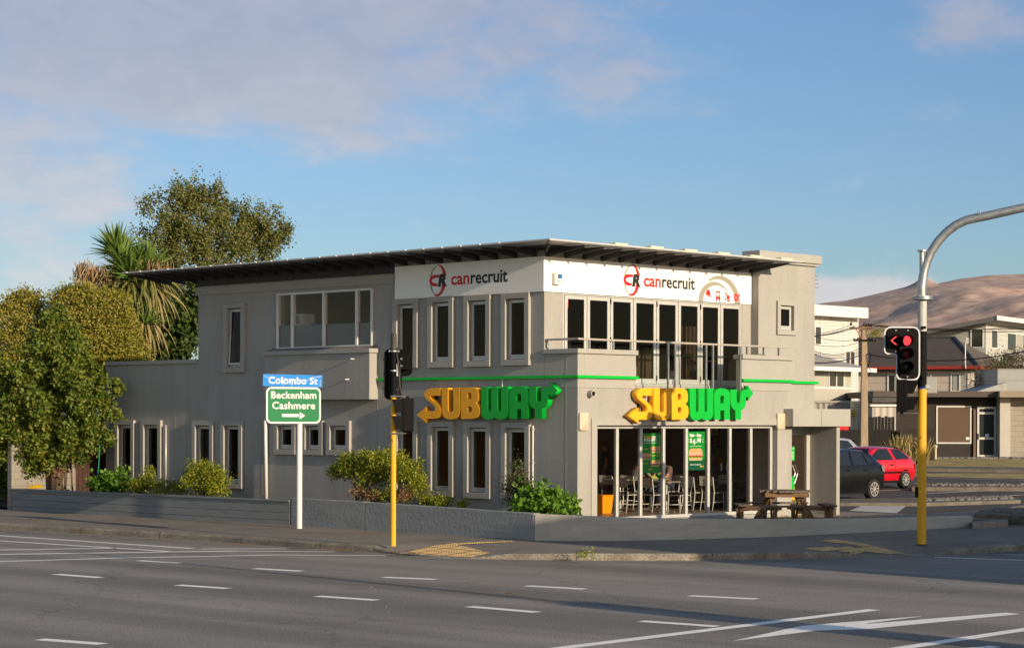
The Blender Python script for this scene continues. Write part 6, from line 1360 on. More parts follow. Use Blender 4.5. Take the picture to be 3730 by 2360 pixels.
# ------------------------------------------------------------------ buildings and fences behind the car park
class Pl:                                            # upright plane through a surveyed point, turned by phi
    def __init__(s, px, D, phi): s.o = W(px,1523,D); s.o.z = 0; s.ph = math.radians(phi); s.c, s.s = math.cos(s.ph), math.sin(s.ph)
    def at(s, px, py, back=0.0):
        x, k = ray(px, py); ox, oy = s.o.x-back*s.s, s.o.y+back*s.c
        d = (ox*s.s-oy*s.c)/(x*s.s-s.c); return (x*d-ox)*s.c+(d-oy)*s.s, CAMH+k*d
z6 = lambda x, y: (2900+x/2.3446, 1050+y/2.3446)
def bwin(par, x0, x1, z0, z1, y=0, mull=1, fm=M_white, curtain=None, mtop=None, rz=None, loc=None):
    m = MB(); f = .07; m.box(x0,x0+f,y-.05,y-.002,z0,z1); m.box(x1-f,x1,y-.05,y-.002,z0,z1); m.box(x0+f,x1-f,y-.05,y-.002,z0,z0+f); m.box(x0+f,x1-f,y-.05,y-.002,z1-f,z1)
    for k in range(mull): c = x0+(x1-x0)*(k+1)/(mull+1); m.box(c-.035,c+.035,y-.048,y-.002,z0+f,z1-f)
    o = m.build('window', fm, par, loc=loc, rz=rz); g = MB(); g.box(x0+f,x1-f,y-.016,y-.010,z0+f,z1-f); g.build('pane', M_bg, o)
    if curtain: 
        c = MB()
        for a, b in curtain:
            n = 8
            for k in range(n): q0, q1 = x0+f+(x1-x0-2*f)*(a+(b-a)*k/n), x0+f+(x1-x0-2*f)*(a+(b-a)*(k+.8)/n); c.box(q0,q1,y-.0195,y-.017,z0+f,z1-f)
        c.build('curtain', mat('net_curtain', (.36,.37,.34), .8, .1, 4), o)
    return o
M_bg = mat('house_glass', (.03,.032,.030), .06, spec=.7)
# white upper house in ribbed sheet
M_rib = board_mat('white_ribbed', (.54,.535,.51), 'z', .15, 1.0, 0, .5, .03, 'SIN')
P = Pl(3124, 112, 45); t = thing('house', 'tall white house clad in horizontal ribbed sheet with a flat roof', 'house', P.o, P.ph)
q = lambda x, y: P.at(*z6(x, y)); zb_ = 1.0
zt_ = q(525,262)[1]; m = MB(); m.box(-9.5,0,0,9,zb_,zt_); m.build('wall', M_rib, t)
r0, r1 = q(612,220), q(612,252); m = MB(); m.box(-11,r1[0]-1.0,-.75,9.8,zt_-.0+.003,zt_+.55); m.build('roof', M_white, t, bevel=.01)
m = MB(); [m.box(x-.05,x+.05,-.03,-.002,zb_,zt_) for x in (q(213,400)[0],q(411,300)[0],-.05)]; m.build('cover_strip', M_white, t)
for a, b in (((100,315),(213,490)),((415,530),(500,680)),((470,920),(500,985))): s, e = q(*a), q(*b); bwin(t, s[0], e[0], e[1], s[1], 0, 1)
s = q(256,200); m = MB(); m.tube([(s[0],1,zt_+.5),(s[0],1,zt_+2.35)], .03, 6); m.tube([(s[0]-.5,1,zt_+.56),(s[0],1,zt_+1.2)], .02, 6)
for k in range(4): m.tube([(s[0]-.55,1,zt_+1.6+k*.2),(s[0]+.65,1,zt_+1.6+k*.2)], .018, 4)
for xx_ in (-.55,.65): m.tube([(s[0]+xx_,1,zt_+1.55),(s[0]+xx_,1,zt_+2.25)], .02, 4)
tag(m.build('aerial', M_galv, None, loc=P.o, rz=P.ph), 'television aerial on the flat roof of the white ribbed house', 'aerial')
s = q(140,165); m = MB(); m.M = T3(s[0],.9,s[1]-.15) @ Matrix.Rotation(-.5, 4, 'X'); m.lathe([(0,.1),(.3,.06),(.5,-.05),(.5,-.07),(0,.08)], 20, 'y'); m.M = T3(s[0],.9,0); m.tube([(0,.1,zt_+.5),(0,.1,s[1])], .03, 6)
tag(m.build('satellite_dish', mat('dish_grey', (.10,.10,.105), .5), None, smooth='auto', loc=P.o, rz=P.ph), 'dark satellite dish on the roof of the white ribbed house', 'dish')
# grey extension with a shallow hip roof
P = Pl(3100, 104, 50); t = thing('house', 'low grey rendered house with a shallow grey hip roof beside the utility pole', 'house', P.o, P.ph); q = lambda x, y: P.at(*z6(x, y))
zt_ = q(470,690)[1]; m = MB(); m.box(-8,0,0,6,1.0,zt_); m.build('wall', mat('grey_render', (.36,.35,.31), .85, .05, 1), t)
e0 = q(548,662); m = MB(); m.add([(-9,-.8,zt_),(e0[0],-.8,zt_),(e0[0],6.5,zt_),(-9,6.5,zt_),(-4.2,2.8,zt_+1.35),(-9,2.8,zt_+1.35)], [(0,1,4,5),(1,2,4),(2,3,5,4),(3,0,5)]); m.build('roof', mat('zinc_roof', (.28,.27,.26), .5, .05, 2), t)
m = MB(); m.box(-9,e0[0]+.05,-.9,-.805,zt_-.16,zt_+.04); m.build('gutter', M_white, t); m = MB(); m.box(-8,.02,-.02,-.002,q(300,852)[1]-.04,q(300,852)[1]+.04); m.build('belt_trim', M_white, t)
s, e = q(272,702), q(406,852); bwin(t, s[0], e[0], e[1], s[1], 0, 1, curtain=[(0,.0001)])
# house with the dark ribbed roof and red gutter
P = Pl(3537, 112, -25); t = thing('house', 'pale weatherboard house with a dark ribbed roof and red gutter', 'house', P.o, P.ph); q = lambda x, y: P.at(*z6(x, y))
ze = q(1495,668)[1]; xl = q(470,700)[0]; M_wb = board_mat('pale_weatherboard', (.47,.415,.36), 'z', .42, .8, .55, .7, .05)
m = MB(); m.box(xl-4,0,0,9,1.2,ze); m.build('wall', M_wb, t)
rt = P.at(*z6(1352,425), 4.5); M_ribr = board_mat('dark_ribbed_roof', (.085,.072,.065), 'x', .11, .7, .65, .9, .12, 'SIN')
rx = rt[0]; rz_ = rt[1]
m = MB(); m.add([(xl-5,-.5,ze),(.5,-.5,ze),(rx,4.5,rz_),(xl-5,4.5,rz_)], [(0,1,2,3)]); m.add([(.5,9.5,ze),(xl-5,9.5,ze),(xl-5,4.5,rz_),(rx,4.5,rz_)], [(0,1,2,3)]); m.build('roof', M_ribr, t)
m = MB(); m.add([(.5,-.5,ze),(.5,9.5,ze),(rx,4.5,rz_)], [(0,1,2)]); m.build('roof_hip', mat('dark_roof_plain', (.10,.086,.076), .9, .1, 2), t)
m = MB(); m.tube([(.5,-.5,ze+.02),(rx,4.5,rz_+.03)], .09, 8); m.tube([(rx,4.5,rz_+.03),(xl-5,4.5,rz_+.03)], .07, 8); m.build('ridge_cap', mat('ridge_dark', (.055,.05,.048), .5), t)
m = MB(); m.box(xl-5,.6,-.62,-.505,ze-.14,ze+.03); m.box(.505,.62,-.62,9.6,ze-.14,ze+.03); m.build('gutter', mat('red_gutter', (.26,.035,.022), .5), t)
m = MB(); m.box(xl-5,.5,-.5,9.5,ze-.20,ze-.16); m.build('soffit', mat('maroon_soffit', (.07,.02,.018), .7), t)
for a, b, cu in (((780,735),(968,890),[(.3,1)]),((1320,722),(1476,885),[(.05,.35),(.42,.95)]),((530,740),(550,890),None)): s, e = q(*a), q(*b); bwin(t, s[0], e[0], e[1], s[1], 0, 1, curtain=cu)
bwin(t, 1.2, 3.4, ze-2.6, ze-.6, 0, 1, curtain=[(.02,.98)], loc=(0,0,0), rz=math.pi/2)
m = MB(); a = q(1465,600); m.tube([(-.15,-.66,ze-.1),(-.15,-.72,ze+.2),(-.15,-.72,ze+1.5)], .035, 6); m.box(-.12,.02,-.76,-.7,ze+1.2,ze+1.5); m.build('flue_pipe', mat('cream_pipe', (.6,.55,.48), .5), t)
# upper house with the mono-pitch roof
P = Pl(3590, 134, -31); t = thing('house', 'large grey weatherboard house with a sloping roof high at the right', 'house', P.o, P.ph); q = lambda x, y: P.at(*z6(x, y))
M_wb2 = board_mat('grey_weatherboard', (.43,.44,.42), 'z', .30, .8, .6, .6, .04)
a, b = q(1110,385), q(1617,285); bk = 12
m = MB(); m.add([(a[0]-2,0,1.3),(0,0,1.3),(0,0,b[1]),(a[0]-2,0,a[1]-.3),(a[0]-2,bk,1.3),(0,bk,1.3),(0,bk,b[1]),(a[0]-2,bk,a[1]-.3)], [(0,1,2,3),(7,6,5,4),(1,5,6,2),(3,2,6,7),(0,3,7,4)]); m.build('wall', M_wb2, t)
e, f = q(1697,237), q(1697,262)
m = MB(); m.add([(a[0]-3,-1.2,a[1]-.65),(1.1,-1.2,b[1]+.02),(1.1,bk+1,b[1]+.02),(a[0]-3,bk+1,a[1]-.65),(a[0]-3,-1.2,a[1]-.40),(1.1,-1.2,b[1]+.30),(1.1,bk+1,b[1]+.30),(a[0]-3,bk+1,a[1]-.40)], [(0,3,2,1),(4,5,6,7),(0,1,5,4),(1,2,6,5),(2,3,7,6)]); m.build('roof', mat('slate_roof', (.16,.155,.15), .5, .1, 2), t)
m = MB(); m.add([(1.11,-1.25,b[1]+.03),(1.15,-1.25,b[1]+.03),(1.15,bk+1,b[1]+.03),(1.11,bk+1,b[1]+.03),(1.11,-1.25,b[1]+.31),(1.15,-1.25,b[1]+.31),(1.15,bk+1,b[1]+.31),(1.11,bk+1,b[1]+.31)], [(0,3,2,1),(4,5,6,7),(0,1,5,4),(1,2,6,5),(2,3,7,6),(3,0,4,7)]); m.build('fascia', M_white, t)
s, e = q(1490,345), q(1602,510); bwin(t, s[0], e[0], e[1], s[1], 0, 0); s, e = q(1115,400), q(1180,432); bwin(t, s[0], e[0], e[1], s[1], 0, 0)
Zc = lambda y: q(1617,y)[1]
for y0_, y1_, z0_, z1_, cu in ((1.0,2.3,Zc(510),Zc(345),None),(4.2,8.0,Zc(520),Zc(355),[(.5,.95)]),(11.5,11.9,Zc(520),Zc(440),None)): bwin(t, y0_, y1_, z0_, z1_, 0, 1 if y1_-y0_ > 2 else 0, curtain=cu, rz=math.pi/2)
m = MB(); [m.box(.9,.96,y-.04,y+.04,Zc(640),Zc(505)) for y in (3.2,7.2,11.4)]; m.box(.9,.97,3.2,14,Zc(510),Zc(503)); m.box(.92,.94,3.2,14,Zc(610),Zc(520)); m.box(0,.98,3,14,Zc(645),Zc(612)); m.build('balcony_rail', mat('rail_grey', (.30,.30,.30), .5), t)
# dark single-storey shop unit and its pale neighbour
P = Pl(3263, 97, 0); t = thing('shop_unit', 'dark brown flat-roofed shop unit with one wide blind window and a glazed door', 'building', P.o, P.ph); q = lambda x, y: P.at(*z6(x, y))
b0 = q(1400,1458)[1]-.1; tp = q(1000,930)[1]; xr = q(1730,1000)[0]; m = MB(); m.box(0,xr,0,7,b0,tp)
m.build('wall', board_mat('dark_boards', (.030,.025,.022), 'z', .19, .6, .6, .75, .15), t)
r0 = q(625,880); r1 = q(1787,930); zf = q(1000,880)[1]; m = MB(); m.box(r0[0],r1[0],-1.0,7.2,tp+.003,zf); m.build('roof', mat('dark_fascia', (.075,.062,.055), .7, .1, 3), t, bevel=.01)
m = MB(); m.box(r0[0],q(850,940)[0],-.9,.5,tp-.25,tp); m.build('soffit', M_soffit, t)
s, e = q(1195,1003), q(1495,1327); bwin(t, s[0], e[0], e[1], s[1], 0, 0, M_alu); m = MB(); m.box(s[0]+.08,e[0]-.08,-.0225,-.0175,e[1]+.08,s[1]-.08); m.build('roller_blind', mat('tan_blind', (.095,.062,.042), .8, .05, 3), t)
a, b = q(1450,1270), q(1482,1292); m = MB(); m.box(a[0],b[0],-.026,-.023,b[1],a[1]); m.build('window_notice', M_white, t)
s, e = q(1545,1010), q(1705,1440); zm = q(1600,1075)[1]; f = .09
m = MB(); m.box(s[0],s[0]+f,-.06,-.002,e[1],s[1]); m.box(e[0]-f,e[0],-.06,-.002,e[1],s[1]); [m.box(s[0]+f,e[0]-f,-.06,-.002,z,z+.1) for z in (e[1],q(1600,1290)[1],zm,s[1]-.1)]; d = m.build('door', M_alu, t)
g = MB(); g.box(s[0]+f,e[0]-f,-.02,-.01,e[1]+.1,s[1]-.1); g.build('pane', M_bg, d); m = MB(); a, b = q(1612,1243), q(1646,1268); m.box(a[0],b[0],-.026,-.022,b[1],a[1]); m.build('door_notice', M_white, d); m = MB(); m.box(s[0]+.02,s[0]+.06,-.10,-.061,q(1600,1290)[1],q(1600,1240)[1]); m.build('handle', M_black, d)
m = MB(); a, b = q(1503,1457), q(1703,1478); m.box(a[0],b[0],-1.0,-.005,b0,a[1]); m.build('door_step', M_conc, t)
a, b = q(1510,1035), q(1530,1450); m = MB(); m.box(a[0],b[0],-.12,-.03,b0,a[1]); m.build('post', mat('brown_post', (.12,.085,.06), .8), t)
P2 = Pl(3637, 96.6, 0); t = thing('shop_unit', 'pale grey block shop unit cut by the right edge of the picture', 'building', P2.o, 0); q = lambda x, y: P2.at(*z6(x, y))
xk = q(1817,1000)[0]; zt_ = q(1800,932)[1]; m = MB(); m.box(0,xk,-.3,7,b0,zt_); m.build('wall', mat('pier_paint', (.40,.385,.35), .8, .05, 2), t); m = MB(); m.box(xk+.003,xk+9,.2,7,b0,zt_); m.build('side_wall', brick_mat('taupe_block', (.26,.235,.20), (.28,.25,.215), (.19,.17,.145), .8, .24, 'xz', .85), t)
m = MB(); m.box(-.2,xk+9,-1.1,7.2,zt_+.003,q(1850,878)[1]); m.build('roof', mat('bronze_fascia', (.24,.20,.15), .6, .06, 2), t)
zp = q(1850,878)[1]; s = q(1810,698); m = MB(); m.box(q(1807,760)[0],xk+9,2.0,7,zp+.003,s[1]+.1); m.build('parapet', board_mat('grey_sheet', (.27,.28,.28), 'z', .5, .5, .6, .6, .04), t)
m = MB(); a = q(1590,880); m.add([(a[0],1.2,zp),(xk+.2,1.2,zp),(xk+.2,1.2,q(1807,795)[1]),(xk+.2,6,q(1807,795)[1]),(a[0],6,zp)], [(0,1,2),(0,2,3,4)]); m.build('lean_to_roof', board_mat('ribbed_zinc', (.33,.34,.32), 'x', .4, 1.0, .5, .5, .05), t)
# containers, board fences
def container(label, px0, px1, py0, py1, D, m_, depth=2.4):
    P = Pl(px0, D, 0); a, b = P.at(px0,py0), P.at(px1,py1); t = thing('container', label, 'container', (P.o.x,P.o.y,b[1])); w, h = b[0], a[1]-b[1]
    m = MB(); n = int(w/.28); 
    for k in range(n): x = .12+k*(w-.24)/n; m.add([(x,0,.15),(x+.09,.05,.15),(x+.16,.05,.15),(x+.25,0,.15),(x,0,h-.12),(x+.09,.05,h-.12),(x+.16,.05,h-.12),(x+.25,0,h-.12)], [(0,1,5,4),(1,2,6,5),(2,3,7,6)])
    m.box(.1,w-.1,.07,depth,.1,h-.05); m.build('body', m_, t); m = MB(); m.box(0,.12,-.03,.12,0,h); m.box(w-.12,w,-.03,.12,0,h); m.box(.12,w-.12,-.03,.12,0,.14); m.box(.12,w-.12,-.03,.12,h-.11,h); m.build('frame', m_, t, bevel=.008); return t, w, h
container('grey corrugated shipping container seen over the entry canopy', 2955, 3096, 1459, 1590, 98, mat('container_grey', (.30,.28,.25), .6, .12, 3))
tc_, w, h = container('cream shipping container behind the utility pole', 3098, 3264, 1460, 1600, 97.2, mat('container_cream', (.62,.54,.40), .6, .06, 3))
P = Pl(3178, 95.5, 0); q = lambda x, y: P.at(*z6(x, y)); a, b = q(650,990), q(852,1096); t = thing('metal_shed', 'low pale grey metal shed in front of the cream container', 'shed', (P.o.x,P.o.y,1.0)); m = MB(); m.box(a[0],b[0],0,1.2,0,a[1]-1.0-.1); m.build('wall', board_mat('ribbed_shed', (.40,.37,.33), 'x', .3, .8, 0, .6, .05, 'SIN'), t); m = MB(); m.box(a[0]-.1,b[0]+.1,-.12,1.3,a[1]-1.1+.003,a[1]-1.0); m.build('roof', M_white, t)
a, b = q(521,1037), q(551,1100); t = thing('warning_sign', 'yellow warning sign on the cream container left of the utility pole', 'sign', (P.o.x+a[0],P.o.y+1.55,b[1])); m = MB(); w, h = b[0]-a[0], a[1]-b[1]; m.box(0,w,0,.02,0,h); m.build('panel', mat('warn_yellow', (.62,.36,.02), .5), t); m = MB(); m.face([(w*.25,h*.35),(w*.4,h*.35),(w*.35,h*.75),(w*.25,h*.75)], -.006, -.001); m.face([(w*.5,h*.35),(w*.8,h*.35),(w*.72,h*.7),(w*.6,h*.55)], -.006, -.001); m.box(w*.1,w*.9,-.006,-.001,h*.1,h*.2); m.build('symbol', M_ink, t)
p = W(2900+395/2.3446,1050+1193/2.3446,94); m = MB(); m.box(-.22,.28,0,.02,-.12,.12); tag(m.build('red_sign', M_red, None, loc=p), 'small red board above the fence right of the entry canopy', 'sign')
def fence(label, px0, px1, py0, py1, D, zb, col, wd=.15):
    P = Pl(px0, D, 0); a, b = P.at(px0,py0), P.at(px1,py1); t = thing('board_fence', label, 'fence', (P.o.x,P.o.y,zb)); n = int(b[0]/wd)
    m = MB(); m.box(0,b[0],.03,.07,.3,.4); m.box(0,b[0],.03,.07,1.0,1.1); m.build('rail', col, t)
    for k in range(n): m = MB(); m.box(k*wd+.006,(k+1)*wd-.006,0,.022,0,a[1]-zb+(b[1]-a[1])*k/n+rng.uniform(-.03,.03)); m.build('board', col, t)
    return t
M_fb = mat('black_stain', (.011,.0095,.009), .8, .35, 3, streak=(3,3,.5)); M_fb2 = mat('brown_stain', (.022,.017,.014), .8, .3, 3, streak=(3,3,.5))
fence('long black stained board fence behind the parked cars', 3040, 3287, 1564, 1564, 91, .7, M_fb)
fence('brown board fence section beside the dark shop unit', 3290, 3405, 1562, 1560, 90.5, .7, M_fb2)
fence('second black board fence standing higher in front of the metal shed', 3160, 3262, 1517, 1518, 94, .8, M_fb)
# utility pole with wires
up = W(3147,1523,86); up.z = .5; D5 = 86; zz5 = lambda y: W(3147,1080+y/3.81,D5).z-.5; xx5 = lambda x: W(2900+x/3.81,1500,D5).x-up.x
t = thing('utility_pole', 'concrete utility pole with two crossarms standing behind the red car', 'pole', up)
m = MB(); h = zz5(405); m.add([(sx_*w_,sy_*w_,z) for z,w_ in ((0,.165),(h,.105)) for sx_,sy_ in ((-1,-1),(1,-1),(1,1),(-1,1))], [(0,3,2,1),(4,5,6,7),(0,1,5,4),(1,2,6,5),(2,3,7,6),(3,0,4,7)]); m.build('shaft', mat('pole_concrete', (.30,.23,.155), .9, .2, 3, .4, 20, streak=(3,3,.5)), t, bevel=.02)
m = MB(); m.box(xx5(735),xx5(1050),-.17,-.11,zz5(458),zz5(428)); m.build('crossarm', M_tim, t); m = MB(); m.box(xx5(795),xx5(1105),-.17,-.11,zz5(622),zz5(597)); m.build('crossarm', M_black, t)
m = MB(); [m.lathe([(.05,0),(.055,.05),(.03,.09),(.05,.13),(.02,.16)], 8) if False else m.ball((xx5(x),-.14,zz5(y)), (.055,.055,.075), 8, 5) for x, y in ((752,385),(935,388),(965,392),(1000,395),(1030,400),(800,605),(845,600),(1060,602),(1100,605))]; m.build('insulator', mat('insulator', (.05,.035,.03), .3), t)
m = MB(); m.tube([(xx5(815),-.15,zz5(440)),(xx5(890),-.12,zz5(585))], .02, 5); m.build('arm_brace', mat('rust', (.22,.09,.04), .8), t); m = MB(); m.box(-.15,.15,-.152,.152,zz5(925),zz5(916)); m.build('band', mat('band_orange', (.5,.25,.04), .6), t); m = MB(); m.tube([(.15,-.1,zz5(770)),(.25,-.1,zz5(800)),(.22,-.1,zz5(900)),(.14,-.1,zz5(960)),(.24,-.1,zz5(1040)),(.17,-.1,zz5(1110))], .018, 6); m.build('cable_loop', M_black, t)
M_wire = mat('wire', (.012,.012,.012), .6)
def wire(label, a, b, sag, r=.014):
    pts = [a.lerp(b, k/16)-Vector((0,0,sag*4*(k/16)*(1-k/16))) for k in range(17)]; m = MB(); m.tube([p-a for p in pts], r, 5); tag(m.build('power_line', M_wire, None, loc=a), label, 'wire', 'overhead wires at the utility pole')
U = lambda x, y: up+Vector((xx5(x), -.14, zz5(y))); V5 = lambda x, y, D: W(2900+x/3.81, 1080+y/3.81, D)
for i, (a, b, sg_, r) in enumerate([((752,392),(60,520),.12,.012),((800,415),(60,560),.1,.022),((935,395),(60,570),.1,.012),((800,600),(60,480),.15,.010),((890,625),(60,610),.2,.010),((900,705),(60,690),.28,.014),((895,745),(60,720),.25,.012),((900,765),(60,715),.3,.014),((890,810),(60,905),.15,.024)]):
    wire(['top thin wire','thick upper wire','second upper wire','faint rising wire','wire at the lower crossarm','sagging middle wire','lower sagging wire','slack service wire','thick lowest cable'][i]+' running left from the utility pole', U(*a), V5(*b, 66), sg_, r)
for i, (a, b, sg_, r) in enumerate([((965,395),(3300,445),.1,.016),((1000,398),(3300,480),.12,.014),((1030,402),(3300,395),.2,.010),((970,800),(3300,730),.35,.022)]):
    wire(['upper wire','second wire','slack thin wire','low thick cable'][i]+' running right from the utility pole past the signal', U(*a), V5(*b, 80), sg_, r)
# ------------------------------------------------------------------ unseen things placed across the road to throw shadows on the road and wall
b0_ = Vector((.35,44.3,0))+Vector((SUN.x,SUN.y,0))*32; t = thing('building', 'plain rendered building, unseen, added across the road for its shade', 'building', (b0_.x,b0_.y,0), math.atan2(SUN.x,-SUN.y))
m = MB(); m.box(0,24,-4,0,0,8.4); m.build('wall', M_wall, t); m = MB(); m.box(-.1,24.1,-4.1,.1,8.403,8.55); m.build('roof', M_raft, t)  # added box, squared to the sun for the edge of its shade
s0 = Vector((.91,31.3,0))+Vector((SUN.x,SUN.y,0))*20; t = thing('shadow_panel', 'tall blank panel, unseen, added across the road for its shadow band', 'sign', s0, math.atan2(SUN.x,-SUN.y)); m = MB(); m.box(-.38,.38,-.15,.15,.4,5.0); m.build('panel', M_white, t, bevel=.02); m = MB(); m.box(-.5,.5,-.12,.12,0,.4); m.build('base', M_conc, t)  # added panel that casts the broad dark band over the road
s1 = Vector((.91,31.3,0))+Vector((SUN.x,SUN.y,0))*23; m = MB(); m.tube([(0,0,0),(0,0,9.5)], [.10,.07], 12); tag(m.build('power_pole', M_tim, None, smooth='auto', loc=s1), 'round timber power pole across the road', 'pole')
# ------------------------------------------------------------------ foliage
NR = np.random.default_rng(11)
def leaf_mesh(name, P, U, N_, L, Wd, m, parent=None, fold=0.0):
    """one small folded leaf (4 points, 2 triangles) per sample"""
    n = len(P); U = U/np.linalg.norm(U,axis=1,keepdims=True); S = np.cross(U, N_); S /= np.maximum(np.linalg.norm(S,axis=1,keepdims=True),1e-6); N2 = np.cross(S, U)
    L = np.asarray(L).reshape(-1,1)*np.ones((n,1)); Wd = np.asarray(Wd).reshape(-1,1)*np.ones((n,1))
    V = np.stack([P-U*L/2, P+S*Wd/2+N2*Wd*fold, P+U*L/2, P-S*Wd/2+N2*Wd*fold], 1).reshape(-1,3)
    me = bpy.data.meshes.new(name); me.vertices.add(4*n); me.vertices.foreach_set('co', V.astype(np.float32).ravel())
    me.loops.add(4*n); me.loops.foreach_set('vertex_index', np.arange(4*n,dtype=np.int32)); me.polygons.add(n); me.polygons.foreach_set('loop_start', np.arange(0,4*n,4,dtype=np.int32)); me.polygons.foreach_set('loop_total', np.full(n,4,dtype=np.int32))
    me.update(calc_edges=True); me.materials.append(m); return link(name, me, parent)
def rdir(n): v = NR.normal(size=(n,3)); return v/np.linalg.norm(v,axis=1,keepdims=True)
def crown(name, m, parent, clumps, per, tr, L, asp, shell=.55, up=.3, fold=.15, lump=.25, sq=1.0):
    PP, UU, NN = [], [], []
    for c, r, nt in clumps:
        d = rdir(nt); rad = (shell+(1-shell)*NR.random(nt)**.6); ph = NR.random(3)*9
        wob = 1+lump*(np.sin(d[:,0]*5+ph[0])*np.sin(d[:,1]*5+ph[1])+np.sin(d[:,2]*6+ph[2])*.7)
        tw = np.array(c)+d*np.array(r)*(rad*wob)[:,None]
        k = NR.poisson(per, nt); idx = np.repeat(np.arange(nt), k); n = len(idx)
        p = tw[idx]+NR.normal(size=(n,3))*tr*np.array([1,1,sq]); PP.append(p)
        UU.append(d[idx]*.6+rdir(n)+np.array([0,0,up])); NN.append(rdir(n)*.8+d[idx]*.6+np.array([0,0,.35]))
    P, U, N_ = np.concatenate(PP), np.concatenate(UU), np.concatenate(NN); s = .6+.8*NR.random(len(P))
    return leaf_mesh(name, P, U, N_, L*s, L*asp*s, m, parent, fold)
def burst(cl, k, f, jit=.35):
    out = []
    for c, r, n in cl:
        d = rdir(k); d[:,1] = -abs(d[:,1])*.6+d[:,1]*.4
        for q in d:
            s = f*(.6+.8*NR.random()); p = np.array(c)+q*np.array(r)*(.5+.72*NR.random())
            out.append((p, tuple(x*s for x in r), max(4, int(n*1.15/k))))
    return out
def limbs(name, m, parent, base, targets, r0, fork=.35, n=7):
    mb = MB(); base = Vector(base)
    for tg in targets:
        tg = Vector(tg); mid_ = base.lerp(tg, .5)+Vector((rng.gauss(0,.12),rng.gauss(0,.12),.15)); k = base.lerp(Vector((base.x,base.y,tg.z)), fork)
        mb.tube([base, k.lerp(mid_,.35), mid_, tg], [r0, r0*.75, r0*.45, r0*.12], n)
        for q in range(3): a = mid_.lerp(tg, rng.random()*.8); mb.tube([a, a+Vector((rng.gauss(0,.4),rng.gauss(0,.4),.25+rng.random()*.3))], [r0*.22, r0*.05], 5)
    return mb.build(name, m, parent, smooth=True)
L_oak = leaf_mat('oak_leaf', [(0.042,0.082,0.010),(0.085,0.144,0.016),(0.141,0.194,0.025),(0.207,0.204,0.030),(0.094,0.153,0.019)], .3)
L_hedge = leaf_mat('hedge_leaf', [(0.171,0.183,0.023),(0.255,0.242,0.034),(0.323,0.280,0.046),(0.205,0.213,0.025),(0.342,0.250,0.057)], .3)
L_birch = leaf_mat('birch_leaf', [(0.080,0.113,0.028),(0.144,0.169,0.040),(0.198,0.199,0.058),(0.107,0.134,0.034),(0.269,0.209,0.059)], .35)
L_shrub = leaf_mat('shrub_leaf', [(0.067,0.118,0.010),(0.158,0.213,0.014),(0.292,0.319,0.024),(0.359,0.340,0.031),(0.113,0.170,0.012)], .35)
L_big = leaf_mat('broad_leaf', [(0.054,0.144,0.014),(0.108,0.234,0.024),(0.180,0.324,0.030),(0.090,0.180,0.018)], .35)
L_dead = leaf_mat('dry_leaf', [(.22,.12,.055),(.30,.18,.09),(.16,.09,.045)], .25)
L_cord = leaf_mat('strap_leaf', [(0.072,0.136,0.026),(0.128,0.208,0.039),(0.176,0.256,0.052),(0.096,0.160,0.029)], .25)
L_strw = leaf_mat('dry_strap', [(0.286,0.247,0.084),(0.364,0.299,0.120),(0.208,0.182,0.072),(0.429,0.325,0.156)], .25)
def tw(px, py, D): return W(px, py, D)
def rel(o, px, py, D): return W(px, py, D)-o
def tree(name, label, cat, px, D, zb=.2, group=None):
    o = W(px, 1500, D); o.z = zb; return thing(name, label, cat, o, 0, group), o
# hedge mounds, clipped and sunlit
t, o = tree('hedge', 'tall sunlit yellow-green hedge mound at the left edge', 'hedge', 70, 67, .2)
crown('foliage', L_hedge, t, [(rel(o,70,1330,67),(1.05,1.0,2.3),1500),(rel(o,20,1450,67),(1.2,1.0,2.2),900),(rel(o,110,1240,67),(.75,.8,1.5),600)], 14, .10, .085, .6, .84, .3, lump=.12)
limbs('trunk', M_bark, t, (0,0,0), [rel(o,60,1250,67),rel(o,110,1300,67)], .12)
t, o = tree('hedge', 'larger yellow-green hedge mound under the cabbage tree', 'hedge', 340, 66, .2)
crown('foliage', L_hedge, t, [(rel(o,300,1260,66),(1.2,1.1,1.85),1500),(rel(o,390,1230,66),(.95,1.0,1.45),1100),(rel(o,440,1310,66),(.75,.8,1.3),800),(rel(o,250,1180,66),(.7,.8,1.05),500),(rel(o,330,1500,66),(1.5,.9,1.8),900)], 14, .10, .085, .6, .84, .3, lump=.11)
limbs('trunk', M_bark, t, (0,0,0), [rel(o,300,1250,66),rel(o,400,1300,66)], .14)
# oak in front
t, o = tree('oak_tree', 'dark green oak with lobed leaves leaning over the low wall at the left', 'tree', 205, 58.8, .5)
D = 58.6
cl_ = [((200,1270),(.95,.9,.6),220),((95,1370),(1.0,.9,.8),260),((290,1390),(.95,.9,.8),240),((60,1520),(.75,.8,.6),160),((190,1500),(1.1,.9,.75),280),((320,1540),(.75,.7,.55),180),((370,1440),(.45,.5,.45),110),((230,1620),(.75,.7,.45),150),((130,1610),(.6,.6,.4),90),((20,1440),(.7,.8,.9),160),((350,1600),(.4,.4,.35),70),((70,1640),(.55,.5,.35),90),((150,1440),(.8,.7,.7),150),((-40,1330),(.7,.7,.9),150),((-30,1560),(.6,.6,.8),150),((30,1590),(.6,.6,.5),110),((130,1560),(.6,.6,.5),100),((160,1665),(.5,.5,.28),70),((90,1690),(.35,.35,.25),50),((290,1660),(.4,.4,.25),60),((200,1180),(.5,.5,.45),70),((270,1240),(.5,.5,.5),80)]
crown('foliage', L_oak, t, burst([(rel(o,*p,D),r,n) for p,r,n in cl_], 12, .25), 15, .085, .115, .60, .35, .2, lump=.3)
limbs('trunk', M_bark, t, (0,0,0), [rel(o,200,1250,D),rel(o,95,1380,D),rel(o,300,1390,D),rel(o,320,1540,D)], .15)
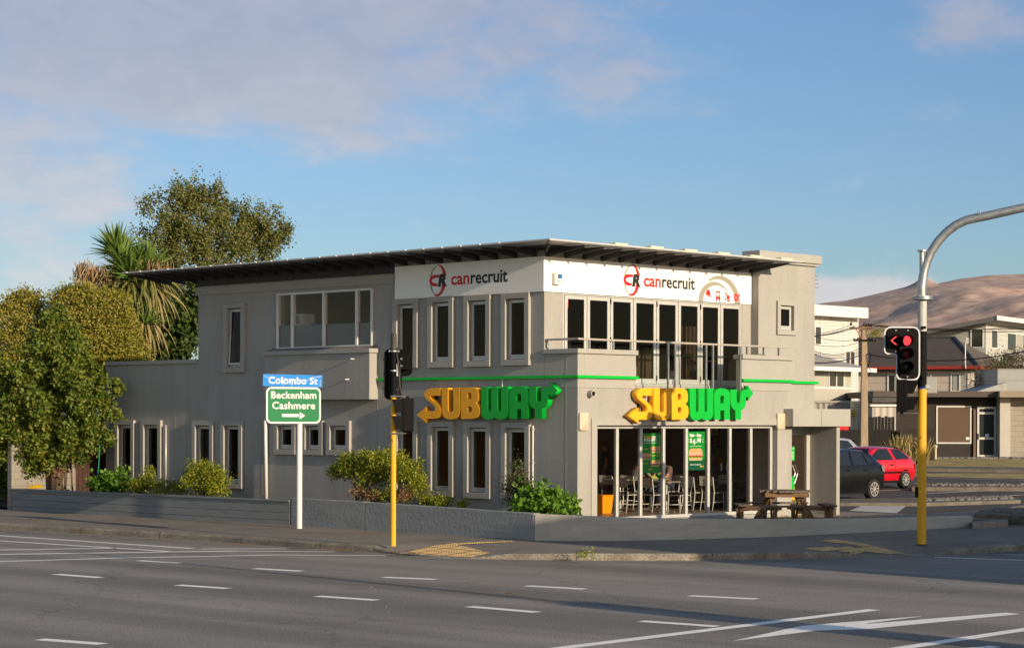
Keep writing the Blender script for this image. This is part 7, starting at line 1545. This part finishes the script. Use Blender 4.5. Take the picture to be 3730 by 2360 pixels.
crown('dry_foliage', L_dead, t, [(rel(o,x,y,D),(.10,.10,.28),16) for x,y in ((170,1690),(205,1680),(260,1660),(225,1720),(372,1565),(330,1612),(370,1607))], 9, .05, .07, .5, .3, -.3)
m = MB(); [m.tube([(x,.1,0),(x+dx_*.5,.05,.9),(x+dx_,0,1.8)], [.03,.025,.012], 6) for x,dx_ in ((-.35,-.25),(-.15,.1),(.2,.12),(.45,-.1),(-.05,-.35))]; m.build('side_stem', M_bark, t, smooth=True)
# dark growth beyond the block wall
t, o = tree('shrub', 'dark shaded shrubs beyond the concrete block wall', 'shrub', 0, 63, .1)
crown('foliage', L_oak, t, [(rel(o,-20,1700,63),(1.0,.8,1.0),300),(rel(o,-60,1560,63),(.9,.8,1.6),260)], 16, .14, .11, .6, .5)
m = MB(); [m.tube([(x,0,0),(x+.1,0,1.6)], [.03,.01], 6) for x in (-.5,-.2,.2,.4)]; m.build('stem', M_bark, t)
# cabbage tree: heads of strap leaves, hanging skirts, dry flower plumes
t, o = tree('cabbage_tree', 'cabbage tree with spiky strap-leaf heads, hanging skirt and dry flower plumes', 'tree', 490, 68.5, .3)
m = MB(); hd = [rel(o,450,975,68.5), rel(o,425,925,68.8), rel(o,535,990,68.2), rel(o,480,1015,68.0)]; low_ = rel(o,525,1215,68)
for h_ in hd: m.tube([(0,0,0),(h_.x*.3,0,h_.z*.5),(h_.x*.8,h_.y*.8,h_.z*.85),tuple(h_)], [.2,.16,.12,.08], 8)
m.build('trunk', M_bark, t, smooth=True)
def straps(name, m_, heads, n, L, w, dmin, dmax, droop, seg=5):
    mb = MB()
    for h_ in heads:
        for _ in range(n):
            el = math.radians(rng.uniform(dmin,dmax)); a = rng.random()*6.283; l = L*(.7+.45*rng.random()); d = Vector((math.cos(el)*math.cos(a),math.cos(el)*math.sin(a),math.sin(el))); p = Vector(h_)+d*.06
            s = d.cross(Vector((0,0,1))); s = s.normalized() if s.length > .01 else Vector((1,0,0)); tilt = rng.gauss(0,.5); s = (s*math.cos(tilt)+d.cross(s)*math.sin(tilt)); b = len(mb.v); vs = []
            for k in range(seg+1):
                ww = w*(.55+.9*math.sin(math.pi*min(1,k/seg+.15)))*(1 if k < seg else .15); vs += [tuple(p-s*ww/2),tuple(p+s*ww/2)]; d = (d+Vector((0,0,-droop*(.4+k*.25)*(.6+.8*rng.random())))).normalized(); p = p+d*l/seg
            mb.add(vs, [(2*k,2*k+1,2*k+3,2*k+2) for k in range(seg)])
    return mb.build(name, m_, t)
straps('leaf_head', L_cord, hd, 170, 1.0, .06, -5, 88, .05)
straps('hanging_leaves', L_strw if False else leaf_mat('hanging_strap', [(.10,.13,.03),(.16,.17,.05),(.20,.19,.07),(.13,.14,.04)], .25), [h_+Vector((0,0,-.12)) for h_ in hd[:1]+hd[2:]], 110, 1.55, .06, -50, 10, .22, 6)
straps('dry_skirt', L_strw, [hd[2]+Vector((.25,-.2,-.5)), low_+Vector((0,0,.6))], 70, 1.4, .055, -70, -10, .3)
straps('leaf_head', L_cord, [rel(o,530,1180,67.6)], 90, .75, .05, 0, 85, .08)
mb = MB()
for cx_, cy_ in ((375,1000),(330,1010),(310,985),(560,975),(580,1000)):
    c = rel(o,cx_,cy_,68)
    for _ in range(110):
        a = c+Vector((rng.gauss(0,.2),rng.gauss(0,.2),rng.gauss(.12,.1))); mb.tube([a, a+Vector((rng.gauss(0,.1),rng.gauss(0,.1),-.25-.3*rng.random()))], [.016,.008], 3, cap=False)
mb.build('flower_plume', leaf_mat('plume', [(.30,.20,.10),(.38,.26,.14),(.24,.16,.08)], .2), t)
# birches
t, o = tree('birch_tree', 'tall birch with pale trunk and small hanging leaves behind the cabbage tree', 'tree', 640, 73, .3)
D = 73
cl_ = [((665,745),(.55,.6,.5),130),((640,790),(1.05,1.0,.9),300),((720,830),(1.0,1.0,1.0),300),((590,850),(.85,.9,.8),230),((680,930),(1.4,1.2,.9),380),((760,720),(.55,.55,.6),120),((725,730),(.45,.5,.4),70),((770,880),(.9,.9,.9),240),((600,940),(.8,.8,.8),180),((690,1050),(1.1,1,.8),260),((650,1150),(.8,.8,.7),120),((700,1080),(.8,.6,.8),150)]
crown('foliage', L_birch, t, burst([(rel(o,*p,D),r,n*.66) for p,r,n in cl_], 16, .21), 13, .10, .085, .75, .3, -.5, lump=.3, sq=1.9)
m = MB(); m.tube([(0,0,0)]+[tuple(rel(o,x,y,D)) for x,y in ((605,1215),(620,1050),(630,950),(645,800),(662,690))], [.15,.13,.11,.09,.06,.02], 9); m.tube([tuple(rel(o,x,y,D)) for x,y in ((705,1200),(718,1110),(740,1000))], [.14,.12,.08], 9); m.build('trunk', M_birch, t, smooth=True)
limbs('branch', M_bark, t, rel(o,622,1040,D), [rel(o,720,830,D),rel(o,590,850,D),rel(o,770,880,D),rel(o,665,690,D)], .06)
m = MB(); 
for _ in range(14): a = rel(o, rng.uniform(740,790), rng.uniform(690,740), D); m.tube([a, a+Vector((.25+.3*rng.random(),0,.25+.4*rng.random()))], [.012,.004], 4)
m.build('bare_twig', M_bark, t)
limbs('branch', M_bark, t, rel(o,640,850,D), [rel(o,x,y,D) for x,y in ((560,800),(610,720),(735,760),(790,850),(700,690),(810,920))], .05)
t, o = tree('birch_tree', 'round-headed birch standing right of the tall birch over the roof edge', 'tree', 880, 76, .3)
D = 76
cl_ = [((850,790),(.9,.9,.7),240),((940,830),(.95,.9,.7),260),((880,870),(1.2,1.1,.85),330),((980,880),(.55,.6,.5),130),((830,930),(.9,.9,.7),220),((950,930),(.8,.8,.5),180),((1005,850),(.4,.4,.4),60),((800,760),(.45,.4,.4),70)]
crown('foliage', L_birch, t, burst([(rel(o,*p,D),r,n*.66) for p,r,n in cl_], 16, .21), 13, .10, .085, .75, .3, -.3, lump=.3, sq=1.6)
limbs('trunk', M_birch, t, (0,0,0), [rel(o,880,850,D),rel(o,950,860,D),rel(o,840,860,D)], .14)
L_bk = leaf_mat('back_leaf', [(.03,.06,.012),(.055,.09,.018),(.09,.13,.025),(.04,.07,.014)], .35)
t, o = tree('shrub', 'leafy green shrubs under the birch trunks above the low shop roof', 'shrub', 670, 71, .3)
crown('foliage', L_bk, t, [(rel(o,520,1270,71),(.8,.5,.8),140),(rel(o,600,1290,71),(.9,.5,.6),120),(rel(o,650,1180,71),(.6,.5,.9),90),(rel(o,690,1190,71),(.5,.5,.8),80),(rel(o,560,1200,71),(.7,.6,.8),90),(rel(o,720,1100,71),(.5,.5,.9),80)], 9, .16, .17, .85, .4)
limbs('stem', M_bark, t, (0,0,0), [rel(o,650,1150,71),rel(o,700,1150,71)], .05)
# planter shrubs
def P_(px, py, xl): y, z = Lp(px, py, xl); v = B2W(xl, y, z); return v
def shrub(name, label, xl, cl_, m_, per, trr, L, asp, shell=.4, up=.4, stems=True, lump=.25):
    b = P_(cl_[0][0][0], 1700, xl); b.z = .58; t = thing(name, label, 'shrub', b)
    crown('foliage', m_, t, [(P_(*p,xl)-b, r, n) for p,r,n in cl_], per, trr, L, asp, shell, up, lump=lump)
    if stems: limbs('stem', M_bark, t, (0,0,0), [P_(*p,xl)-b for p,r,n in cl_[:4]], .025, n=5)
    return t, b
shrub('shrub', 'bright broad-leaved green plant below the leftmost side window', -1.3, [((405,1762),(.55,.4,.22),60),((440,1748),(.3,.3,.25),40),((380,1765),(.3,.3,.2),30)], L_big, 14, .08, .105, .75)
shrub('shrub', 'upright box shrub below the second side window', -1.4, [((520,1760),(.3,.3,.22),90),((545,1735),(.14,.14,.3),50),((500,1775),(.3,.3,.15),60)], L_shrub, 14, .05, .045, .6)
shrub('shrub', 'low dark shrub between the second and third side windows', -1.4, [((605,1775),(.42,.3,.2),110),((660,1782),(.25,.25,.15),50)], L_shrub, 14, .05, .045, .6)
shrub('shrub', 'rounded yellow-green box shrub below the third side window', -1.4, [((745,1745),(.62,.5,.38),330),((720,1720),(.3,.3,.25),90),((775,1728),(.28,.3,.25),90),((790,1785),(.3,.3,.15),60)], L_shrub, 15, .06, .05, .6, .5)
t, b = shrub('shrub', 'largest spreading box shrub with dry brown twigs behind the slim yellow pole', -1.35, [((1300,1690),(.5,.45,.24),260),((1400,1680),(.5,.45,.26),280),((1480,1720),(.42,.4,.3),220),((1250,1715),(.35,.35,.15),120),((1520,1770),(.22,.3,.2),80),((1360,1730),(.5,.4,.2),180),((1450,1800),(.5,.3,.14),110)], L_shrub, 15, .06, .05, .6, .45)
crown('dry_twigs', L_dead, t, [(P_(1330,1790,-1.5)-b,(.35,.3,.2),120),(P_(1370,1810,-1.6)-b,(.25,.2,.14),90),(P_(1480,1800,-1.6)-b,(.2,.2,.14),50)], 10, .07, .06, .3, .2, lump=.2)
shrub('shrub', 'low box shrub along the wall below the raised letters', -1.5, [((1570,1822),(.3,.25,.13),90),((1610,1825),(.25,.2,.10),60),((1680,1838),(.12,.12,.06),30)], L_shrub, 13, .05, .045, .6, stems=False)
shrub('shrub', 'tall thin weedy shrub in front of the narrow window at the corner', -1.5, [((1880,1740),(.16,.16,.3),60),((1890,1700),(.07,.07,.3),24),((1865,1790),(.25,.2,.25),80),((1910,1780),(.2,.2,.25),60)], leaf_mat('weed_leaf', [(.05,.075,.02),(.09,.11,.035),(.13,.13,.05)], .3), 7, .07, .06, .55)
t, b = shrub('shrub', 'broad-leaved plant with lobed leaves spilling over the low wall at the corner', -1.6, [((1975,1830),(.55,.5,.3),100),((2030,1845),(.4,.4,.2),60),((1930,1848),(.35,.4,.2),50),((1945,1868),(.25,.5,.14),30)], L_big, 13, .09, .125, .7, .7, .5, lump=.12)
for lab, px, py in (('small green weed growing from the kerb in front of the curved wall', 2150, 2030), ('small dark weed at the foot of the curved low wall', 2702, 1955), ('tiny weed on the kerb right of the yellow paving', 2125, 2024)):
    b = G(px, py, .12); t = thing('weed', lab, 'weed', b); crown('foliage', L_shrub, t, [((0,0,.05),(.16,.10,.06),14)], 6, .04, .05, .4, .2, .6)
# lobed yellow leaf over the planks
b = P_(128,1775,-2.5); t = thing('squash_leaf', 'large drooping yellow leaf hanging over the plank wall at the left', 'leaf', b)
for nm, c, s_, mm in (('leaf',(0,0,.02),.26,mat('yellow_leaf', (.50,.31,.02), .6, .15, 12)),('dry_leaf',(-.2,-.1,-.06),.13,mat('brown_leaf', (.28,.13,.05), .7, .2, 12))):
    m = MB(); n = 20; m.add([(c[0],c[1],c[2]+.05)]+[(c[0]+s_*(.75+.3*math.sin(k*5))*math.cos(k*.3142),c[1]+s_*.5*math.sin(k*.3142),c[2]+s_*.35*math.sin(k*.3142+.4)*(.8+.2*math.sin(k*3))) for k in range(n)], [(0,1+k,1+(k+1)%n) for k in range(n)]); m.build(nm, mm, t)
p0_ = P_(352,1758,-1.2); p1_ = P_(363,1620,-1.2); m = MB(); m.tube([(0,0,0),(p1_-p0_)*.5+Vector((.02,0,0)),p1_-p0_], .016, 6); tag(m.build('garden_hose', mat('hose_green', (.0,.20,.13), .5), None, loc=p0_), 'green hose hanging in front of the brown fence', 'hose')
# far right greenery
t, o = tree('shrub', 'thin olive tree in front of the pale house at the right', 'tree', 3660, 102, 1.0)
crown('foliage', leaf_mat('olive_leaf', [(.10,.09,.045),(.15,.13,.065),(.19,.16,.08)], .3), t, [(rel(o,*z6(1700,640),102),(.9,.7,.5),70),(rel(o,*z6(1640,780),102),(1.1,.8,.8),120),(rel(o,*z6(1740,740),102),(.9,.7,.7),90),(rel(o,*z6(1850,640),102),(1.2,.8,.6),110),(rel(o,*z6(1580,840),102),(.5,.5,.5),50),(rel(o,*z6(1930,590),102),(.8,.6,.5),70)], 10, .16, .10, .45, .2)
limbs('trunk', M_bark, t, (0,0,0), [rel(o,*z6(1640,760),102),rel(o,*z6(1740,700),102),rel(o,*z6(1850,640),102)], .06)
t, o = tree('shrub', 'yellowing shrub top showing above the dark ribbed roof', 'shrub', 3190, 128, 2)
crown('foliage', L_hedge, t, [(rel(o,*z6(715,420),128),(.5,.5,.9),60),(rel(o,*z6(645,430),128),(.4,.4,.5),30)], 10, .15, .12, .5, .3); limbs('stem', M_bark, t, (0,0,0), [rel(o,*z6(715,420),128)], .06)
t, o = tree('dry_plant', 'clump of dry straw-coloured stalks against the brown fence', 'plant', 3318, 86, .72)
straps('stalk', L_strw, [Vector((rng.uniform(-.6,.6),rng.uniform(-.3,.3),0)) for _ in range(26)], 12, 1.25, .06, 55, 88, .06); crown('foliage', L_dead if False else leaf_mat('straw_leaf', [(.30,.21,.09),(.40,.29,.14),(.22,.15,.07)], .3), t, [((0,0,.7),(.6,.4,.6),60)], 6, .1, .12, .4, .2)
m = MB(); q0, q1 = W(2900+1190/2.3446,1050+1465/2.3446,92), W(2900+1200/2.3446,1050+1350/2.3446,92); q0.z = .8; m.tube([(0,0,0),(0,0,q1.z-.8)], .05, 8); m.ball((0,0,q1.z-.8), .09, 8, 5); tag(m.build('standpipe', mat('cream_pipe2', (.5,.42,.30), .6), None, loc=q0), 'short cream standpipe beside the dark shop unit', 'pipe')
scatter('gravel', 'grey gravel strip along the foot of the dark shop unit', [W(*z6(1110,1500),94),W(*z6(1300,1490),94),W(*z6(2000,1490),95.5),W(*z6(2000,1470),96.5),W(*z6(1110,1470),96)], 500, lambda y: .93, .06)
